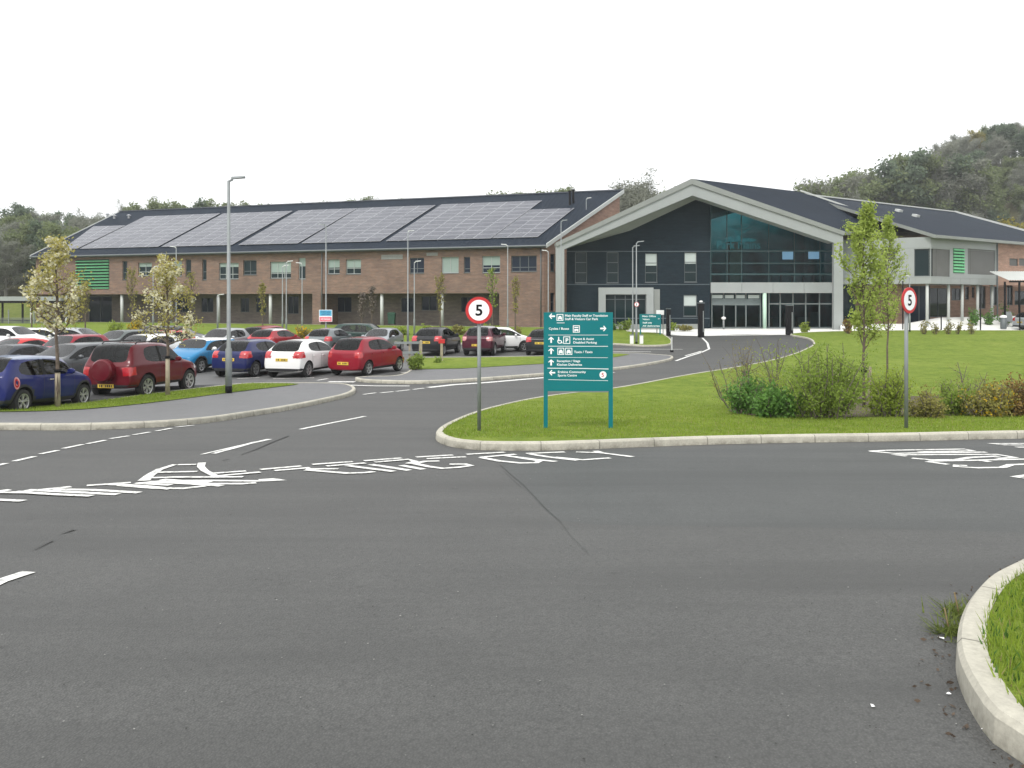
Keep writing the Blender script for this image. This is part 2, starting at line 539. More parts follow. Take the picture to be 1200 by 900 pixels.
VERGE = [g2(-200, 499), g2(0, 488.5), g2(50, 487.5), g2(100, 485), g2(160, 479), g2(200, 474), g2(250, 467), g2(300, 460.5), g2(335, 456.3), g2(350, 454.2), g2(335, 453.2), g2(290, 453.3), g2(235, 458.8), g2(170, 467), g2(100, 477), g2(0, 485.2), g2(-120, 492.5)]
VERGE = [[p[0], p[1]] for p in VERGE]
sheet('verge', VERGE, .125, M['lawn'])
MID = island([(416, 445.5), (424, 448), (450, 449.3), (490, 450), (540, 448), (590, 444.5), (640, 440.5), (720, 434), (770, 426.5), (788, 422), (786, 419), (770, 417.5), (740, 415.6), (700, 416.5),
              (640, 419), (560, 420.5), (490, 421), (480, 424), (479, 437), (460, 443.5), (430, 444.2)], M['footway'], 'pavement')
sheet('verge', [g2(486, 436), g2(540, 435), g2(640, 429), g2(700, 423.5), g2(725, 420.5), g2(738, 417.8), g2(725, 416.8), g2(700, 417.6), g2(640, 420), g2(560, 421.5), g2(492, 422)], .125, M['lawn'])
BACK = island([[-5.5, 53], [2, 53.2], [6.5, 52.8], g2(760, 406.5), g2(783, 405.5), g2(788, 402), g2(781, 395), g2(772, 391.6), g2(740, 390.4), [9.2, 66], [3, 68.8], [-20, 76], [-52, 86], [-74, 92], [-74, 53]], M['lawn'], 'lawn')
NEAR = island([[3.1, 2.2], (1200, 897), (1162, 871), (1139, 839), (1123, 806), (1118, 776), (1124, 743), (1139, 716), (1158, 696), (1200, 672), [3.6, 5.35], [4.6, 5.75], [6.5, 6.1], [14, 6.4], [14, -6], [3.4, -6], [3.05, .5]], M['lawn'], 'lawn', .09)

# pale plaza before the entrance, and the terrace rising to the right
sheet('plaza', [g2(742, 390.3), g2(775, 392.3), g2(800, 393.5), g2(826, 394), g2(868, 391.5), g2(922, 392.5), g2(960, 389.8), g2(1010, 389), [33, 61.2], [33, 68.4], [5, 68.4], [5, 66.6]], .012, M['paving'])
tb = MB()
trow = []
for px, pyf, Yb, zb in ((985, 388.9, 66.8, .75), (1020, 388.9, 66.8, .5), (1060, 388.7, 67.5, .28), (1100, 388.3, 68.8, .18), (1150, 388.0, 73, .55), (1200, 387.6, 77, .7), (1300, 387, 86, .9), (1420, 387, 92, .9)):
    q = G(px, pyf)
    xb = (px - 600) / F * Yb
    b = Vector((xb, Yb, CAMZ - 2.45 + (.95 if px > 1080 else .45) * 1.0))
    trow.append((Vector((q.x, q.y, q.z + .03)), b))
for a, b in zip(trow[:-1], trow[1:]):
    N = 5
    for k in range(N):
        t0, t1 = k / N, (k + 1) / N
        tb.quad(a[0].lerp(a[1], t0), b[0].lerp(b[1], t0), b[0].lerp(b[1], t1), a[0].lerp(a[1], t1))
    tb.quad(a[0] - Vector((0, 0, .5)), b[0] - Vector((0, 0, .5)), b[0], a[0])
tag(tb.build('terrace_paving', M['paving']), kind='structure')
def terrace_z(x, y):
    best = None
    for a, b in zip(trow[:-1], trow[1:]):
        xa = a[0].x + (a[1].x - a[0].x) * max(0, min(1, (y - a[0].y) / (a[1].y - a[0].y)))
        xb = b[0].x + (b[1].x - b[0].x) * max(0, min(1, (y - b[0].y) / (b[1].y - b[0].y)))
        if xa <= x <= xb or best is None:
            f = max(0, min(1, (x - xa) / max(xb - xa, 1e-6)))
            za = a[0].z + (a[1].z - a[0].z) * max(0, min(1, (y - a[0].y) / (a[1].y - a[0].y)))
            zb = b[0].z + (b[1].z - b[0].z) * max(0, min(1, (y - b[0].y) / (b[1].y - b[0].y)))
            best = za + (zb - za) * f
            if xa <= x <= xb: return best
    return best

# low retaining wall behind the small teal sign and in front of the dark gable
# ------------------------------------------------------------------ painted markings
_mk = [0]
def stroke(mb, pts, w, taper=None):
    """thick polyline on the road; pts photo pixels, w metres"""
    P = [Vector((G(*p).x, G(*p).y)) for p in pts]
    # resample so that it follows the ground
    Q = [P[0]]
    for a, b in zip(P[:-1], P[1:]):
        n = max(1, int((b - a).length / .35))
        for k in range(1, n + 1): Q.append(a.lerp(b, k / n))
    off = .0065 + .0004 * _mk[0]; _mk[0] = (_mk[0] + 1) % 14
    L, Rr = [], []
    for i, q in enumerate(Q):
        a = Q[max(0, i - 1)]; b = Q[min(len(Q) - 1, i + 1)]
        t = (b - a).normalized(); nn = Vector((-t.y, t.x))
        ww = w if taper is None else w * (taper[0] + (taper[1] - taper[0]) * i / (len(Q) - 1))
        p = q + nn * ww / 2; L.append((p.x, p.y, gz(p.y) + off))
        p = q - nn * ww / 2; Rr.append((p.x, p.y, gz(p.y) + off))
    for i in range(len(Q) - 1):
        mb.quad(L[i], Rr[i], Rr[i + 1], L[i + 1])

def marks(name, items):
    mb = MB()
    for it in items: stroke(mb, it[0], it[1], it[2] if len(it) > 2 else None)
    return tag(mb.build(name, M['lines']), kind='structure')

marks('centre_line', [([(-40, 701), (0, 682), (34, 671)], .10), ([(236, 533), (262, 527), (316, 515)], .10, (.5, 1)), ([(250, 532), (280, 524), (300, 518)], .08), ([(352, 503.5), (428, 488)], .10)])
marks('give_way_line', [([(a[0] + 1.2, a[1] - .35), (b[0] - 1.2, b[1] + .35)], .085) for a, b in [((-20, 550), (9, 543)), ((15, 541.5), (42, 535)), ((46, 533), (69, 528)), ((73, 526.5), (98, 521)), ((101, 521), (125, 516)), ((128, 515), (152, 511)),
      ((155, 510.5), (177, 506.5)), ((182, 506), (202, 502)), ((205, 501.5), (228, 498.5))]])
marks('edge_line', [([a, b], .12) for a, b in [((425.6, 462.6), (440.6, 460.6)), ((445.6, 460.6), (461, 459)), ((464, 458.8), (480, 457)), ((484, 456.6), (497, 455))]] +
      [([(502, 454.3), (532, 451), (570, 448.5), (610, 445), (640, 442.5)], .28), ([(640, 443), (720, 436.5)], .15), ([(792, 423), (806, 418), (822, 413)], .15), ([(803, 417), (822, 411.5)], .13),
       ([(822, 413), (831, 409), (829, 402), (823, 396)], .14)])
marks('stop_line', [([(385, 447.6), (416, 447.8)], .35), ([(392, 451), (440, 452.5), (480, 452.6)], .2)])
marks('bay_lines', [([(230, 456), (260, 451.4)], .12), ([(278, 444), (304, 442.5)], .12), ([(320, 444), (368, 443)], .12), ([(372, 446), (384, 444)], .12), ([(470, 437), (478, 436)], .12),
      ([(640, 411.5), (763, 412.4)], .2), ([(700, 414.3), (763, 415)], .2), ([(100, 473.4), (122, 470)], .12), ([(700, 409), (800, 409.5)], .14)])

M['tar'] = simple('tar_seam', (.046, .047, .045, 1), .8, .25, 4)
tm = MB()
for pts_, w_ in (([(586, 545), (598, 556), (613, 568), (627, 583), (641, 598), (656, 611)], .007), ([(590, 552), (611, 572)], .004), ([(656, 611), (668, 628), (690, 650)], .003)): stroke(tm, pts_, w_)
tag(tm.build('road_seam', M['tar']), kind='structure')
tm = MB()
for pts_, w_ in (([(283, 533), (300, 527), (318, 519), (338, 511)], .045), ([(260, 540), (268, 538.5)], .03), ([(72, 626), (88, 621)], .035), ([(40, 645), (62, 634)], .02)): stroke(tm, pts_, w_, (.4, 1))
tag(tm.build('road_stain', M['tar']), kind='structure')

def zz(ox, oy, s, *pts): return [(ox + x / s, oy + y / s) for x, y in pts]
A = lambda *p: zz(0, 530, 6, *p)
B = lambda *p: zz(140, 520, 6, *p)
C_ = lambda *p: zz(290, 520, 6, *p)
D = lambda *p: zz(400, 515, 6, *p)
E = lambda *p: zz(560, 515, 6, *p)
FF = lambda *p: zz(1010, 505, 6.316, *p)
W1 = .10
marks('road_lettering', [(s, W1) for s in (
    A((-150, 300), (70, 270)), A((-100, 287), (200, 290), (400, 303), (645, 313)), A((110, 280), (180, 278), (500, 245)), A((190, 268), (450, 280), (830, 300)), A((380, 265), (640, 268), (980, 288)),
    A((610, 238), (920, 217)), A((780, 230), (1000, 240), (1200, 262)), A((960, 220), (1200, 235)), A((-100, 335), (165, 347)))])
marks('road_lettering', [(B((390, 150), (280, 185), (215, 225), (170, 265)), .10, (.7, 1.3)), (B((410, 152), (540, 150)), .09), (B((275, 206), (550, 200)), .1), (B((580, 138), (572, 165), (600, 195), (690, 240)), .10, (1, .8))] + [(s, W1) for s in (
    B((230, 245), (400, 240), (640, 240), (870, 238)), B((640, 215), (890, 197)), B((660, 235), (990, 205)), B((120, 282), (300, 265), (600, 262), (980, 265), (1160, 257), (1080, 251), (980, 258)),
    B((0, 295), (250, 315), (450, 318), (600, 300)), B((200, 270), (500, 285), (720, 300)), B((350, 265), (600, 285), (870, 285), (960, 278)), B((300, 255), (480, 268), (640, 275)))])
marks('road_lettering', [(s, W1) for s in (
    C_((90, 185), (380, 160)), C_((190, 193), (440, 172)), C_((410, 183), (640, 180)), C_((410, 188), (700, 212), (830, 208), (890, 200)), C_((455, 150), (740, 130)), C_((555, 162), (830, 140)),
    C_((700, 158), (850, 178), (1030, 200)), D((160, 155), (425, 135)), D((235, 165), (470, 145), (520, 160), (470, 175)), D((205, 178), (480, 220)), D((420, 185), (580, 213)), D((525, 127), (785, 112)),
    D((600, 138), (875, 125)), D((510, 175), (590, 157), (690, 155)), D((510, 172), (620, 195), (710, 207), (820, 200), (912, 187), (870, 177), (760, 178)))])
marks('road_lettering', [(s, W1) for s in (
    D((880, 108), (1150, 93)), E((20, 130), (150, 155), (300, 170), (410, 168), (435, 155), (330, 138), (200, 118)), E((20, 130), (180, 115), (265, 108)), E((340, 103), (610, 92)), E((250, 125), (400, 145), (550, 160)),
    E((370, 108), (500, 128), (700, 152)), E((540, 130), (740, 148), (930, 135)), E((690, 93), (860, 98), (1090, 127)), E((825, 83), (880, 99)))])
marks('road_lettering', [(s, W1) for s in (
    FF((60, 153), (200, 146), (760, 137), (825, 150), (700, 153), (420, 158)), FF((60, 153), (250, 170), (440, 165), (920, 160)), FF((330, 190), (235, 181), (600, 178), (1000, 177), (1135, 200), (1000, 208)),
    FF((370, 205), (520, 218), (700, 217), (800, 200), (1010, 190)), FF((480, 230), (640, 252)), FF((500, 228), (900, 220), (1200, 213), (1290, 212)), FF((870, 222), (950, 233)),
    FF((780, 262), (700, 258), (690, 268), (850, 278), (1040, 275), (1100, 255), (1290, 248)), FF((1290, 325), (1130, 346), (1290, 365)), FF((1290, 97), (950, 98), (1050, 108), (1290, 110)), FF((1140, 125), (1290, 125)))])
# ------------------------------------------------------------------ building helpers
M['brick'] = brick_mat('brown_brick', (.20, .13, .10, 1), (.15, .112, .096, 1), (.205, .185, .165, 1))
M['brick_pink'] = brick_mat('pink_brick', (.35, .215, .16, 1), (.29, .19, .15, 1), (.34, .30, .26, 1), .3)
M['brick_dark'] = brick_mat('grey_brick', (.17, .145, .13, 1), (.135, .12, .112, 1), (.2, .18, .165, 1), .4)
M['slate'] = brick_mat('blue_black_brick', (.009, .018, .025, 1), (.012, .022, .030, 1), (.016, .026, .033, 1), .3)
M['roof'] = seam_roof('dark_sheet_roof', (.014, .021, .032, 1))
M['fascia'] = simple('fascia_grey', (.075, .085, .10, 1), .6, .08, 1.0, spec=.3)
M['silver'] = simple('silver_panel', (.29, .31, .305, 1), .5, .05, .6)
M['silver_dark'] = simple('grey_soffit_metal', (.22, .235, .22, 1), .5, .06, .8)
M['trim_white'] = simple('pale_trim', (.48, .50, .48, 1), .5, .05, .8)
M['frame_grey'] = simple('window_frame_grey', (.10, .115, .12, 1), .5, .06)
M['frame_pale'] = simple('window_frame_pale', (.32, .35, .34, 1), .5, .06)
M['glass_dark'] = glossy_glass('window_glass_dark', (.008, .02, .022, 1), 1.27)
M['glass_navy'] = glossy_glass('window_glass_navy', (.010, .018, .032, 1), 1.27)
M['blind'] = simple('roller_blind', (.25, .32, .29, 1), .6, .08, .8)
M['blind_pale'] = simple('pale_blind', (.42, .47, .45, 1), .6, .05, .8)
M['glass_curtain'] = clear_glass('curtain_glass', (.24, .45, .48, 1), 1.25)
M['inside'] = simple('interior_teal', (.035, .15, .165, 1), .7, .6, .35)
M['inside_pale'] = simple('interior_column', (.22, .22, .18, 1), .7, .1)
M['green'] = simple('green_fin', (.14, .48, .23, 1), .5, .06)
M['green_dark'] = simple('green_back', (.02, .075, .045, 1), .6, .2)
M['panel_grey'] = simple('grey_screen', (.105, .105, .10, 1), .55, .1, .7)
M['solar'] = solar_mat('solar_cells')
M['alu'] = simple('aluminium', (.36, .37, .39, 1), .45, .05, metal=.5)

class Plane:
    """vertical wall plane: u along the wall, z up, d outwards"""
    def __init__(s, org, dirv, out):
        s.o = Vector((org[0], org[1], 0)); s.d = Vector((dirv[0], dirv[1], 0)).normalized()
        n = Vector((-s.d.y, s.d.x, 0))
        s.n = n if n.dot(Vector((out[0], out[1], 0))) > 0 else -n
    def p(s, u, z, d=0.0):
        q = s.o + s.d * u + s.n * d
        return Vector((q.x, q.y, z))
    def px(s, x, y, d=0.0):
        r = ray(x, y); o = s.o + s.n * d
        c = Vector((0, 0, CAMZ))
        t = (o - c).dot(s.n) / r.dot(s.n)
        q = c + r * t
        return ((q - o).dot(s.d), q.z)

def wall_holes(mb, pl, u0, u1, z0, z1, holes, depth=.15, m=0, d=0.0):
    us = sorted({u0, u1} | {h[0] for h in holes} | {h[1] for h in holes}); us = [u for u in us if u0 - 1e-6 <= u <= u1 + 1e-6]
    zs = sorted({z0, z1} | {h[2] for h in holes} | {h[3] for h in holes}); zs = [z for z in zs if z0 - 1e-6 <= z <= z1 + 1e-6]
    for a, b in zip(us[:-1], us[1:]):
        for c, e in zip(zs[:-1], zs[1:]):
            cu, cz = (a + b) / 2, (c + e) / 2
            if any(h[0] < cu < h[1] and h[2] < cz < h[3] for h in holes): continue
            mb.quad(pl.p(a, c, d), pl.p(b, c, d), pl.p(b, e, d), pl.p(a, e, d), m, [(a, c), (b, c), (b, e), (a, e)])
    for (a, b, c, e) in holes:
        for q in (((a, c), (b, c)), ((b, c), (b, e)), ((b, e), (a, e)), ((a, e), (a, c))):
            (x0, y0), (x1, y1) = q
            mb.quad(pl.p(x0, y0, d), pl.p(x1, y1, d), pl.p(x1, y1, d - depth), pl.p(x0, y0, d - depth), m, [(x0, y0), (x1, y1), (x1 + .1, y1), (x0 + .1, y0)])

def pbox(mb, pl, u0, u1, z0, z1, d0, d1, m=0):
    """box on a wall plane between depths d0 (back) and d1 (front)"""
    mb.hexa([pl.p(u0, z0, d1), pl.p(u1, z0, d1), pl.p(u1, z0, d0), pl.p(u0, z0, d0), pl.p(u0, z1, d1), pl.p(u1, z1, d1), pl.p(u1, z1, d0), pl.p(u0, z1, d0)], m)

def pquad(mb, pl, u0, u1, z0, z1, d, m=0):
    mb.quad(pl.p(u0, z0, d), pl.p(u1, z0, d), pl.p(u1, z1, d), pl.p(u0, z1, d), m, [(u0, z0), (u1, z0), (u1, z1), (u0, z1)])

def window(root, pl, u0, u1, z0, z1, cols=2, rows=1, blind=0.0, depth=.13, frame=None, glass=None, d=0.0, low=0.0, bl=None, sill=True, fw=.06):
    """window part (frame) with pane, blind and sill sub-parts; sits in an opening of the wall"""
    org = root.location
    e = .004
    f = MB(org); b = d - depth + .02; t = b + .06
    pbox(f, pl, u0 + e, u0 + fw, z0 + e, z1 - e, b, t); pbox(f, pl, u1 - fw, u1 - e, z0 + e, z1 - e, b, t)
    pbox(f, pl, u0 + fw, u1 - fw, z0 + e, z0 + fw, b, t); pbox(f, pl, u0 + fw, u1 - fw, z1 - fw, z1 - e, b, t)
    for k in range(1, cols):
        c = u0 + (u1 - u0) * k / cols
        pbox(f, pl, c - fw * .5, c + fw * .5, z0 + fw, z1 - fw, b, t - .004)
    for k in range(1, rows):
        c = z0 + (z1 - z0) * k / rows
        pbox(f, pl, u0 + fw, u1 - fw, c - fw * .45, c + fw * .45, b, t - .008)
    if low:
        c = z0 + (z1 - z0) * low
        pbox(f, pl, u0 + fw, u1 - fw, c - fw * .5, c + fw * .5, b, t - .008)
    fo = f.build('window', frame or M['frame_grey'], root)
    g = MB(org); zb = z1 - (z1 - z0) * blind
    pquad(g, pl, u0 + .01, u1 - .01, z0 + .01, zb - .005 if blind else z1 - .01, b + .02); g.build('pane', glass or M['glass_dark'], fo)
    if blind:
        g = MB(org); pquad(g, pl, u0 + .01, u1 - .01, zb, z1 - .01, b + .024); g.build('blind', bl or M['blind'], fo)
    if sill:
        g = MB(org); pbox(g, pl, u0 - .03, u1 + .03, z0 - .045, z0 - .004, d - .05, d + .05); g.build('sill', M['frame_grey'], fo)
    return fo

# ================================================================== the long brick wing with the solar roof
c0 = at(637, 300, 69.5)
WP = Plane((c0.x, 69.5), (-.953, .304), (0, -1))
wing = thing('school_wing', 'long two storey brown brick wing with a dark roof covered in solar panels', 'building', (c0.x, 69.5, gz(69.5)))
WO = wing.location
ZE = WP.px(637, 290.5)[1] + .48         # roof plane over the wall line
ZS = WP.px(500, 343.8)[1]              # soffit of the overhanging first floor
ZB = gz(70) - .1
UE = WP.px(42, 320)[0]
TAN = 6.45 / 13.3
TL = 13.3                               # set from the ridge below
def roofpt(x, y, lift=0.0):
    """photo pixel -> (u, t) on the roof plane, t measured horizontally behind the wall line"""
    r = ray(x, y); c = Vector((0, 0, CAMZ))
    # plane: z = ZE + TAN * t + lift ; t = -(q-o).n
    o = WP.o; n = WP.n
    # c.z + k r.z = ZE + lift - TAN * ((c + k r - o).n)
    num = ZE + lift - TAN * (c - o).dot(n) - c.z
    k = num / (r.z + TAN * r.dot(n))
    q = c + r * k
    return ((q - o).dot(WP.d), -(q - o).dot(n))
def RP(u, t, lift=0.0):
    q = WP.p(u, ZE + TAN * t, -t)
    nn = Vector((WP.n.x * TAN, WP.n.y * TAN, 1)).normalized()
    return q + nn * lift

TL = (roofpt(142, 247.6)[1] + roofpt(700, 226.6)[1]) / 2
wins = [  # photo pixels x0,x1,y0,y1, columns, blind share, low rail, narrow
    (480, 497, 302, 320, 2, .0, .3), (517.6, 537.4, 301, 320, 2, .99, .0), (543.6, 551, 301, 319.5, 1, .0, .25), (565, 586, 300, 319.5, 2, .55, .3), (599, 629, 299.6, 318, 3, .0, .27),
    (237, 242, 304, 328, 1, 0, .4), (256.6, 279.6, 308, 327, 3, .25, .3), (285, 300.6, 305, 322, 2, 0, .25), (316.6, 341, 306.6, 326, 3, .65, .3), (350, 358, 302, 327, 1, .4, .0),
    (384, 398, 304, 321, 2, .55, .35), (405.4, 423, 304, 321, 2, .55, .4), (143.5, 149, 306, 328, 1, 0, .4), (162, 178, 308, 323, 2, .3, .3), (198, 213, 306, 323.5, 2, .5, .3),
    (217.5, 224, 304, 324, 1, 0, .3), (47, 60, 309, 324, 2, 0, .3)]
holes = []
wl = []
for (x0, x1, y0, y1, c, b, lo) in wins:
    ua, za = WP.px(x1, y1); ub, zb = WP.px(x0, y0)
    zt = WP.px(x1, y0)[1]
    # the storey lines are level: use the mean height of head and sill
    holes.append((ua, ub, za, (zb + zt) / 2)); wl.append((ua, ub, za, (zb + zt) / 2, c, b, lo))
lu0, lu1 = WP.px(128, 330)[0], WP.px(89, 330)[0]
lz0, lz1 = WP.px(108, 339)[1], WP.px(108, 304)[1]
holes.append((lu0, lu1, lz0, lz1))
wb = MB(WO)
wall_holes(wb, WP, 0, UE, ZS, ZE - .3, holes, .2, 0)
DP = 3.2                                # depth of the undercroft
# soffit, recessed wall, solid brick piers
wb.quad(WP.p(0, ZS), WP.p(UE, ZS), WP.p(UE, ZS, -DP), WP.p(0, ZS, -DP), 1)
wb.build('wall', [M['brick'], M['silver_dark']], wing)
rb = MB(WO)
rh = []
rw = []
for (x0, x1, y0, y1) in ((470, 486, 349, 366), (494, 512, 347, 364), (395, 412, 348, 366), (337, 350, 347, 368), (282, 292, 349, 366), (300, 312, 349, 366), (236, 250, 349, 366), (205, 222, 349, 366), (540, 556, 348, 366), (104, 131, 347, 379)):
    ua, za = WP.px(x1, y1, -DP); ub, zb = WP.px(x0, y0, -DP)
    rh.append((ua, ub, za, min(zb, ZS - .15))); rw.append(rh[-1])
pier = []
for x0, x1 in ((366, 376), (585, 637)):
    pier.append((WP.px(x1, 360)[0], WP.px(x0, 360)[0]))
wall_holes(rb, WP, pier[1][1], UE, ZB, ZS, rh, .15, 0, -DP)
# far end: dark glazed corner under the green louvres
rb.build('recessed_wall', M['brick_dark'], wing)
for h in rw: window(wing, WP, *h, cols=2, d=-DP, glass=M['glass_navy'], sill=False)
for (a, b) in pier:
    pb = MB(WO)
    a = max(a, 0.0)
    for q in ((a, b),):
        pb_z = ZS if a > 1 else ZS
        pts = [(a, 0), (b, 0)]
        pb.quad(WP.p(a, ZB), WP.p(b, ZB), WP.p(b, ZS), WP.p(a, ZS), 0, [(a, ZB), (b, ZB), (b, ZS), (a, ZS)])
        pb.quad(WP.p(b, ZB), WP.p(b, ZB, -DP), WP.p(b, ZS, -DP), WP.p(b, ZS), 0, [(0, ZB), (DP, ZB), (DP, ZS), (0, ZS)])
        if a > 1: pb.quad(WP.p(a, ZB, -DP), WP.p(a, ZB), WP.p(a, ZS), WP.p(a, ZS, -DP), 0, [(0, ZB), (DP, ZB), (DP, ZS), (0, ZS)])
    pb.build('brick_pier', M['brick'], wing)
for (a, b, c, e, col, bl, lo) in wl:
    window(wing, WP, a, b, c, e, cols=col, blind=bl if bl < .9 else .97, low=lo, depth=.2, frame=M['frame_pale'] if bl else M['frame_grey'], glass=M['glass_dark'] if a > 15 else M['glass_navy'])
# vents flush in the brick
for (x0, x1, y0, y1) in ((447, 472, 298.5, 303.5), (500, 513, 296, 299.5)):
    v = MB(WO); a, za = WP.px(x1, y1); b, zb = WP.px(x0, y0)
    n = 6
    for k in range(n): pbox(v, WP, a, b, za + (zb - za) * k / n, za + (zb - za) * (k + .6) / n, .005, .04)
    v.build('wall_vent', M['frame_pale'], wing)
# green louvres
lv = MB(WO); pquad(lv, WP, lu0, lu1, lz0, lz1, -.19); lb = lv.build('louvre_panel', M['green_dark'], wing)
lv = MB(WO)
for k in range(10):
    z = lz0 + (lz1 - lz0) * (k + .25) / 10
    pbox(lv, WP, lu0 + .02, lu1 - .02, z, z + .085, -.15, .10)
lv.build('fins', M['green'], lb)
# columns of the undercroft
for x in (143, 200, 256, 317, 447.5, 518):
    cb = MB(WO); u = WP.px(x, 360, -.35)[0]; p = WP.p(u, 0, -.35)
    cb.tube([(p.x, p.y, gz(p.y) - .1), (p.x, p.y, ZS)], .16, 14); cb.build('column', M['trim_white'], wing, True)
# down pipes
for x in (377.5, 634):
    cb = MB(WO); u = WP.px(x, 320)[0]; p = WP.p(u, 0, .07)
    cb.tube([(p.x, p.y, gz(p.y) - .1), (p.x, p.y, ZE - .05)], .05, 8); cb.build('downpipe', M['frame_grey'], wing, True)
# gable wall, skewed like the ridge end
RU = -4.6
gq = WP.p(RU, 0, -TL) - WP.p(0, 0, 0)
GL = gq.length
GP = Plane((WP.o.x, WP.o.y), (gq.x, gq.y), (1, -.3))
ZR = ZE + TAN * TL
gb = MB(WO)
gh = []
for (x0, x1, y0, y1) in ((645, 650.6, 298, 318), (664.5, 667, 299.5, 318), (645, 650, 343, 365), (664.5, 667, 347, 365)):
    a, za = GP.px(x0, y1); b, zb = GP.px(x1, y0); gh.append((a, b, za, zb))
wall_holes(gb, GP, 0, GL, ZB, ZE - .3, gh, .2)
gb.add([GP.p(0, ZE - .3), GP.p(GL, ZE - .3), GP.p(GL, ZR - .3), GP.p(0, ZE - .29)], [(0, 1, 2, 3)], 0, [[(0, ZE - .3), (GL, ZE - .3), (GL, ZR - .3), (0, ZE - .29)]])
# back wall below the ridge
gb.quad(WP.p(RU, ZB, -TL), WP.p(UE, ZB, -TL), WP.p(UE, ZR - .3, -TL), WP.p(RU, ZR - .3, -TL), 0, [(0, 0), (60, 0), (60, 12), (0, 12)])
gb.add([WP.p(UE, ZB), WP.p(UE, ZB, -TL), WP.p(UE, ZR - .3, -TL), WP.p(UE, ZE - .3)], [(0, 1, 2, 3)], 0, [[(0, 0), (13, 0), (13, 12), (0, 7)]])
gb.build('gable_wall', M['brick_pink'], wing)
for h in gh: window(wing, GP, *h, cols=1, rows=2, depth=.2, glass=M['glass_navy'])
# roof slab
T0 = -.45
ULT = roofpt(142, 247.6)[0]
UL = UE
for k in range(400):                    # the far verge starts at the seen end of the eaves
    q = RP(UE - 6 + k * .05, T0)
    if 600 + F * q.x / q.y < 36: UL = UE - 6 + k * .05; break
rb = MB(WO)
e0, e1, e2, e3 = RP(-.35, T0, .0), RP(UL, T0, 0), RP(ULT + .0, TL + .2, 0), RP(RU - .35, TL + .2, 0)
dn = Vector((0, 0, -.27))
rb.add([e0, e1, e2, e3], [(0, 1, 2, 3)], 0, [[(-.35, T0), (UL, T0), (ULT, TL * 1.1), (RU, TL * 1.1)]])
rb.add([e0 + dn, e1 + dn, e2 + dn, e3 + dn], [(3, 2, 1, 0)], 1)
rb.quad(e0, e0 + dn, e1 + dn, e1, 1); rb.quad(e1, e1 + dn, e2 + dn, e2, 1); rb.quad(e2, e2 + dn, e3 + dn, e3, 1); rb.quad(e3, e3 + dn, e0 + dn, e0, 1)
roof_o = rb.build('roof', [M['roof'], M['fascia']], wing)
# gutter, ridge flashing, verge boards
gt = MB(WO)
a, b = e0 + Vector((0, 0, -.12)) + WP.n * .1, e1 + Vector((0, 0, -.12)) + WP.n * .1
gt.tube([a, b], .085, 8); gt.build('gutter', M['frame_grey'], roof_o)
def bar(mb, a, b, w, h, m=0):
    a = Vector(a); b = Vector(b); t = (b - a).normalized(); s = t.cross(Vector((0, 0, 1))).normalized() * w / 2; up = Vector((0, 0, h / 2))
    mb.hexa([a - s - up, a + s - up, b + s - up, b - s - up, a - s + up, a + s + up, b + s + up, b - s + up], m)
vb = MB(WO); bar(vb, e0 + WP.d * -.05 + Vector((0, 0, -.1)), e3 + WP.d * -.05 + Vector((0, 0, -.1)), .09, .38); vb.build('verge_board', M['trim_white'], roof_o)
vb = MB(WO); bar(vb, e1 + WP.d * .05 + Vector((0, 0, -.1)), e2 + WP.d * .05 + Vector((0, 0, -.1)), .09, .38); vb.build('verge_board', M['trim_white'], roof_o)
vb = MB(WO); bar(vb, e2 + Vector((0, 0, .05)), e3 + Vector((0, 0, .05)), .3, .12); vb.build('ridge_flashing', M['fascia'], roof_o)
